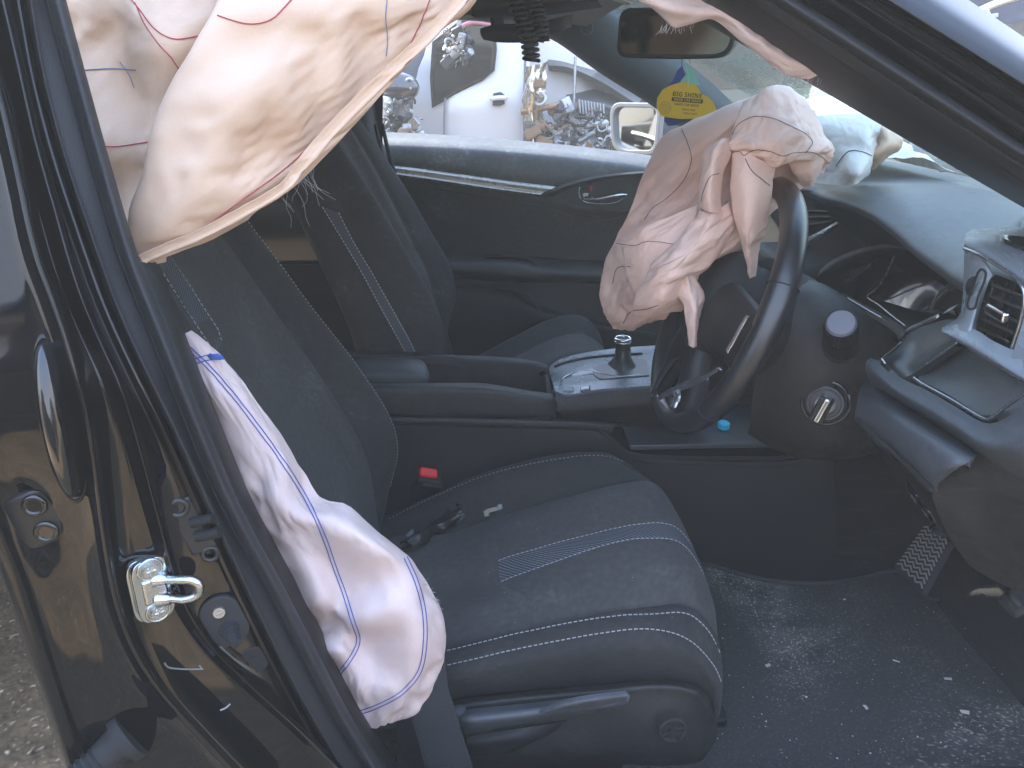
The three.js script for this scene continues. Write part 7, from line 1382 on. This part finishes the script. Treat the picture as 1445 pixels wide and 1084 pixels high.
{ // bright bent metal glinting in the sun beside the van
  const w = thing('bent_bracket', 'bent rusty metal bracket glinting in the sun between van and wreck', 'scrap metal');
  const z0 = -2.75, q = (u, v, z = z0) => Z(u, v, z), rust = std({ color: L3(.30, .19, .10), metalness: .5, roughness: .5, roughnessMap: smudge, side: THREE.DoubleSide });
  const P = surf([[q(742, 95), q(752, 92, z0 + .05), q(764, 90), q(772, 86, z0 - .05)], [q(738, 130), q(750, 128, z0 + .08), q(762, 126), q(770, 118, z0 - .05)], [q(740, 165), q(750, 166, z0 + .05), q(760, 162), q(766, 158, z0 - .06)], [q(745, 215), q(752, 215, z0 + .05), q(762, 214), q(766, 212, z0 - .06)]], 8, 8, { disp: (c, r) => .018 * N3(c * 2, r * 2, 3) });
  part('plate', slab(P, .004), std({ color: L3(.5, .46, .38), metalness: .85, roughness: .3, roughnessMap: smudge, side: THREE.DoubleSide }), w);
  part('bar', [rod(q(735, 158), q(790, 148, z0 + .02), .016), rod(q(752, 150), q(758, 210), .02)], rust, w);
  part('post', [place(box(.05, 1.0, .05, .01), q(752, 200).setY(.5))], rust, w);
  for (const [u, v, s, k, m] of [[756, 118, .08, 0, 4], [762, 140, .07, 2, 3], [752, 188, .09, 0, 4], [764, 178, .08, 1, 4], [748, 176, .06, 0, 2], [768, 200, .09, 0, 4]]) { const [g, mt] = scrap(u, v, z0 + .04, k, s, m); part('fitting', g, mt, w); }
}
{ // dark hulk and lamp unit left of the van
  const w = thing('dark_hulk', 'dark wreck with loose headlamp unit left of the white van', 'scrap car');
  const z0 = -2.5, q = (u, v, z = z0) => Z(u, v, z);
  part('panel', slab(surf([[q(470, 60, -2.9), q(540, 70, -2.85), q(600, 60, -2.9)], [q(470, 150, -2.7), q(540, 140, -2.6), q(585, 130, -2.7)], [q(470, 260, -2.6), q(540, 260, -2.55), q(580, 260, -2.6)]], 5, 5, { disp: (c, r) => .03 * N3(c * 2, r * 2, 9) }), .03), M.paintRough, w);
  part('headlamp', [place(new THREE.SphereGeometry(.09, 20, 14).scale(1.2, .8, .8), q(560, 124, -2.45))], phy({ color: L3(.05, .05, .055), roughness: .1, clearcoat: 1 }), w);
  part('base', [place(box(1.2, .8, .8, .08), q(500, 300, -3.0).setY(.4))], M.paintRough, w);
  for (let i = 0; i < 34; i++) { const [g, mt] = scrap(rr(530, 596), rr(140, 205), -2.36 + rr(-.1, .06), Math.floor(rnd() * 5), rr(.02, .05), [0, 1, 1, 2, 5, 3][Math.floor(rnd() * 6)]); part('fitting', g, mt, w); }
  for (const [u, v, s, k, m] of [[545, 150, .09, 0, 5], [556, 176, .10, 1, 1], [572, 186, .08, 0, 3], [540, 185, .09, 0, 3], [585, 180, .06, 4, 0], [578, 118, .05, 2, 3], [552, 196, .10, 0, 0], [566, 160, .06, 1, 2], [535, 165, .08, 0, 2], [590, 195, .07, 0, 5]]) { const [g, mt] = scrap(u, v, -2.4, k, s, m); part('fitting', g, mt, w); }
}
{ // engine parts seen through the van's window line, standing on a pile
  const w = thing('scrap_engine', 'greasy silver engine block piled in front of the van window', 'engine');
  const z0 = -2.65;
  for (const [u, v, s, k, m] of [[650, 58, .10, 0, 0], [640, 74, .09, 1, 3], [660, 76, .07, 4, 0], [634, 60, .06, 2, 0], [646, 44, .07, 0, 1], [632, 88, .08, 0, 1]]) { const [g, mt] = scrap(u, v, z0, k, s * .8, m); part('engine_part', g, mt, w); }
  for (let i = 0; i < 26; i++) { const [g, mt] = scrap(rr(628, 664), rr(40, 92), z0 + rr(-.04, .06), Math.floor(rnd() * 5), rr(.018, .04), [0, 1, 1, 2, 3, 4][Math.floor(rnd() * 6)]); part('engine_part', g, mt, w); }
  part('hanging_chain', rod(Z(648, -40, z0), Z(648, 44, z0), .012), scrapM[0], w);
}
// ---- wrecks and trees beyond the windscreen
function carHulk(name, label, x, z, turn, m, sc = 1) {
  const w = thing(name, label, 'scrap car'); const W = .85 * sc;
  const prof = [[-2.0, .35], [-2.05, .75], [-1.6, .92], [-1.2, 1.0], [-.7, 1.38], [.35, 1.42], [1.0, 1.0], [1.8, .85], [2.1, .65], [2.1, .35]];
  const rows = prof.map(([a, b]) => [V(a, b, -W), V(a, b + .02, -W * .8), V(a, b + .03, 0), V(a, b + .02, W * .8), V(a, b, W)].map((p) => { if (p.y > 1.05) p.z *= .82; return p; }));
  const top = surf(rows, 4, 4, { disp: (c, r) => .05 * N3(c, r, x) });
  const parts = [['shell', geo(top), m]];
  for (const s of [1, -1]) { const sh = new THREE.Shape(); prof.forEach(([a, b], i) => i ? sh.lineTo(a, Math.min(b, 1.0)) : sh.moveTo(a, b)); sh.closePath(); const g = new THREE.ExtrudeGeometry(sh, { depth: .04, bevelEnabled: false }); g.translate(0, 0, s * W - .02); parts.push(['side', g, m]);
    const wn = new THREE.Shape(); wn.moveTo(-1.0, 1.02); wn.lineTo(-.62, 1.34); wn.lineTo(.3, 1.36); wn.lineTo(.82, 1.02); wn.closePath(); const gw = new THREE.ExtrudeGeometry(wn, { depth: .02, bevelEnabled: false }); gw.translate(0, 0, s * W * .9); parts.push(['window', gw, M.gloss]);
    for (const a of [-1.3, 1.35]) { const t = new THREE.TorusGeometry(.22, .09, 10, 24); t.translate(a, .31, s * W); parts.push(['wheel', t, M.rubber]); } }
  const ws = surf([[V(.36, 1.39, -.6), V(.36, 1.41, 0), V(.36, 1.39, .6)], [V(1.0, 1.01, -.68), V(1.0, 1.04, 0), V(1.0, 1.01, .68)]], 3, 3, { disp: () => .012 }); parts.push(['windscreen', geo(ws), M.gloss]);
  for (const [n, g, mt] of parts) { g.rotateY(turn); g.translate(x, 0, z); part(n, g, mt, w); }
  return w;
}
carHulk('scrap_saloon', 'dark blue scrap saloon parked ahead beyond the bonnet', 4.2, -2.6, .5, phy({ color: L3(.012, .016, .035), roughness: .4, clearcoat: .8, side: THREE.DoubleSide }));
carHulk('scrap_saloon', 'grey scrap saloon farther ahead seen through the dusty windscreen', 5.2, -6.2, -.7, phy({ color: L3(.16, .17, .17), roughness: .4, clearcoat: .6, side: THREE.DoubleSide }));
carHulk('scrap_saloon', 'dull green scrap saloon behind the stripped wreck', 1.8, -6.4, .2, phy({ color: L3(.07, .10, .08), roughness: .5, clearcoat: .4, side: THREE.DoubleSide }));
carHulk('scrap_saloon', 'dull red scrap saloon parked behind on the far side', -4.4, -3.6, .9, phy({ color: L3(.16, .05, .04), roughness: .5, clearcoat: .4, side: THREE.DoubleSide }));
carHulk('scrap_saloon', 'black scrap saloon out of view on the near side, darkening the paint reflections', -1.6, 3.45, .04, phy({ color: L3(.01, .01, .011), roughness: .4, clearcoat: .8, side: THREE.DoubleSide }));  // behind the camera, placed to darken reflections in the pillar paint
carHulk('scrap_saloon', 'dark brown scrap saloon out of view farther along the near side, darkening the paint reflections', 3.1, 3.6, -.06, phy({ color: L3(.03, .022, .016), roughness: .45, clearcoat: .6, side: THREE.DoubleSide }));  // also behind the camera, for dark reflections in the paint
{ // pale rail resting on the wreck ahead, upper right corner
  const w = thing('roof_rail_scrap', 'pale metal rail lying across dark wreckage at the upper right', 'scrap metal');
  part('rail', capped([Z(1350, 32, -1.2), Z(1385, 14, -1.25), Z(1415, 2, -1.3), Z(1450, -8, -1.3)], .012, 30, 8), std({ color: L3(.6, .58, .5), metalness: .4, roughness: .4 }), w);
  part('panel', slab(surf([[Z(1300, -40, -1.5), Z(1380, -40, -1.5), Z(1500, -40, -1.5)], [Z(1330, 20, -1.45), Z(1390, 25, -1.4), Z(1500, 20, -1.4)], [Z(1370, 45, -1.4), Z(1420, 60, -1.35), Z(1500, 65, -1.3)], [Z(1380, 140, -1.4), Z(1450, 150, -1.35), Z(1500, 150, -1.3)]], 5, 5, { disp: (c, r) => .03 * N3(c * 2, r * 2, 8) }), .02), std({ color: L3(.035, .033, .045), roughness: .5, side: THREE.DoubleSide }), w);
  part('tab', [place(box(.05, .015, .02), Z(1396, 24, -1.25), 0, 0, .2), place(box(.03, .03, .02), Z(1390, 22, -1.24), 0, 0, .6)], scrapM[3], w);
  part('brown_panel', slab(surf([[Z(1385, 36, -1.3), Z(1445, 32, -1.3), Z(1500, 30, -1.3)], [Z(1400, 60, -1.25), Z(1445, 90, -1.2), Z(1500, 120, -1.2)]], 5, 5, { disp: (c, r) => .02 * N3(c * 3, r * 3, 4) }), .02), std({ color: L3(.10, .075, .055), roughness: .7, side: THREE.DoubleSide }), w);
  part('stand', [place(box(.4, .9, .3, .05), Z(1440, 150, -1.4).setY(.45))], M.paintRough, w);
}
// trees round the yard
function tree(label, x, z, h, w, col, n, lo = .32) {
  const t = thing('tree', label, 'tree'); const bark = std({ color: L3(.09, .07, .05), roughness: .95 });
  const g = [rod(V(x, 0, z), V(x + .1, h * .5, z), .16 * h / 5, .09 * h / 5, 10)];
  for (let i = 0; i < 9; i++) { const a = i / 9 * TAU + rnd(), y = h * rr(.28, .5); g.push(rod(V(x + .06, y, z), V(x + Math.cos(a) * w * .5, y + h * rr(.12, .38), z + Math.sin(a) * w * .5), .05, .015, 6)); }
  part('trunk', g, bark, t);
  const pos = [], nor = [], uv = [], idx = []; const cl = [];
  for (let i = 0; i < 34; i++) { const a = rnd() * TAU, r = Math.sqrt(rnd()) * w * .5, y = h * (lo + (.94 - lo) * rnd()); cl.push([x + Math.cos(a) * r * (1.15 - y / h * .6), y, z + Math.sin(a) * r * (1.15 - y / h * .6), w * rr(.10, .2)]); }
  for (let i = 0; i < n; i++) { const c = cl[Math.floor(rnd() * cl.length)], d = V(rr(-1, 1), rr(-1, 1), rr(-1, 1)); const p = V(c[0], c[1], c[2]).addScaledVector(d, c[3]), s = rr(.035, .08), a = V(rr(-1, 1), rr(-.4, .4), rr(-1, 1)).normalize().multiplyScalar(s), b = V(rr(-1, 1), rr(-1, 1), rr(-1, 1)).normalize().multiplyScalar(s * .6), nn = a.clone().cross(b).normalize(), k = pos.length / 3;
    for (const q of [p.clone().add(a), p.clone().add(b), p.clone().sub(a), p.clone().sub(b)]) { pos.push(q.x, q.y, q.z); nor.push(nn.x, nn.y, nn.z); uv.push(0, 0); } idx.push(k, k + 1, k + 2, k, k + 2, k + 3); }
  part('crown', mk(pos, nor, uv, idx), phy({ color: col, roughness: .8, transmission: .3, thickness: 0, side: THREE.DoubleSide }), t);
}
tree('broad green tree rising beyond the windscreen', 6.5, -11, 4.2, 5.5, L3(.055, .10, .035), 9000);
tree('dark green tree behind the stripped wreck', 1.6, -12.5, 4.5, 6, L3(.04, .075, .03), 9000);
tree('tall olive tree behind the white van', -3.4, -12, 4.5, 6, L3(.06, .085, .035), 8000);
tree('yellowish sunlit bush tree reflected in the far door mirror', -7.6, .9, 3.8, 5.0, L3(.20, .18, .08), 16000, .1);
tree('leafy tree far behind on the near side of the yard', -8.5, -9.5, 5, 5, L3(.12, .12, .05), 7000);
{ // corrugated fence along the far side of the yard
  const f = thing('yard_fence', 'grey green corrugated metal fence along the back of the scrapyard', 'fence');
  const mt = std({ color: L3(.055, .075, .065), metalness: .2, roughness: .6, roughnessMap: smudge, side: THREE.DoubleSide });
  const pos = []; for (let k = 0; k < 9; k++) { const rows = [[], []]; for (let i = 0; i <= 48; i++) { const x = -11 + k * 3 + i / 48 * 3; const z = -9.2 + .03 * Math.sin(i / 48 * TAU * 14); rows[0].push(V(x, 2.1 + .02 * (k % 2), z + (k % 2) * .01)); rows[1].push(V(x, .0, z + (k % 2) * .01)); } part('sheet', geo(surf(rows, 1, 1)), mt, f); }
}
settle();
scene.traverse((o) => { if (o.isMesh) { o.castShadow = true; o.receiveShadow = true; } });
renderer.setSize(1024, 768);
renderer.render(scene, camera);
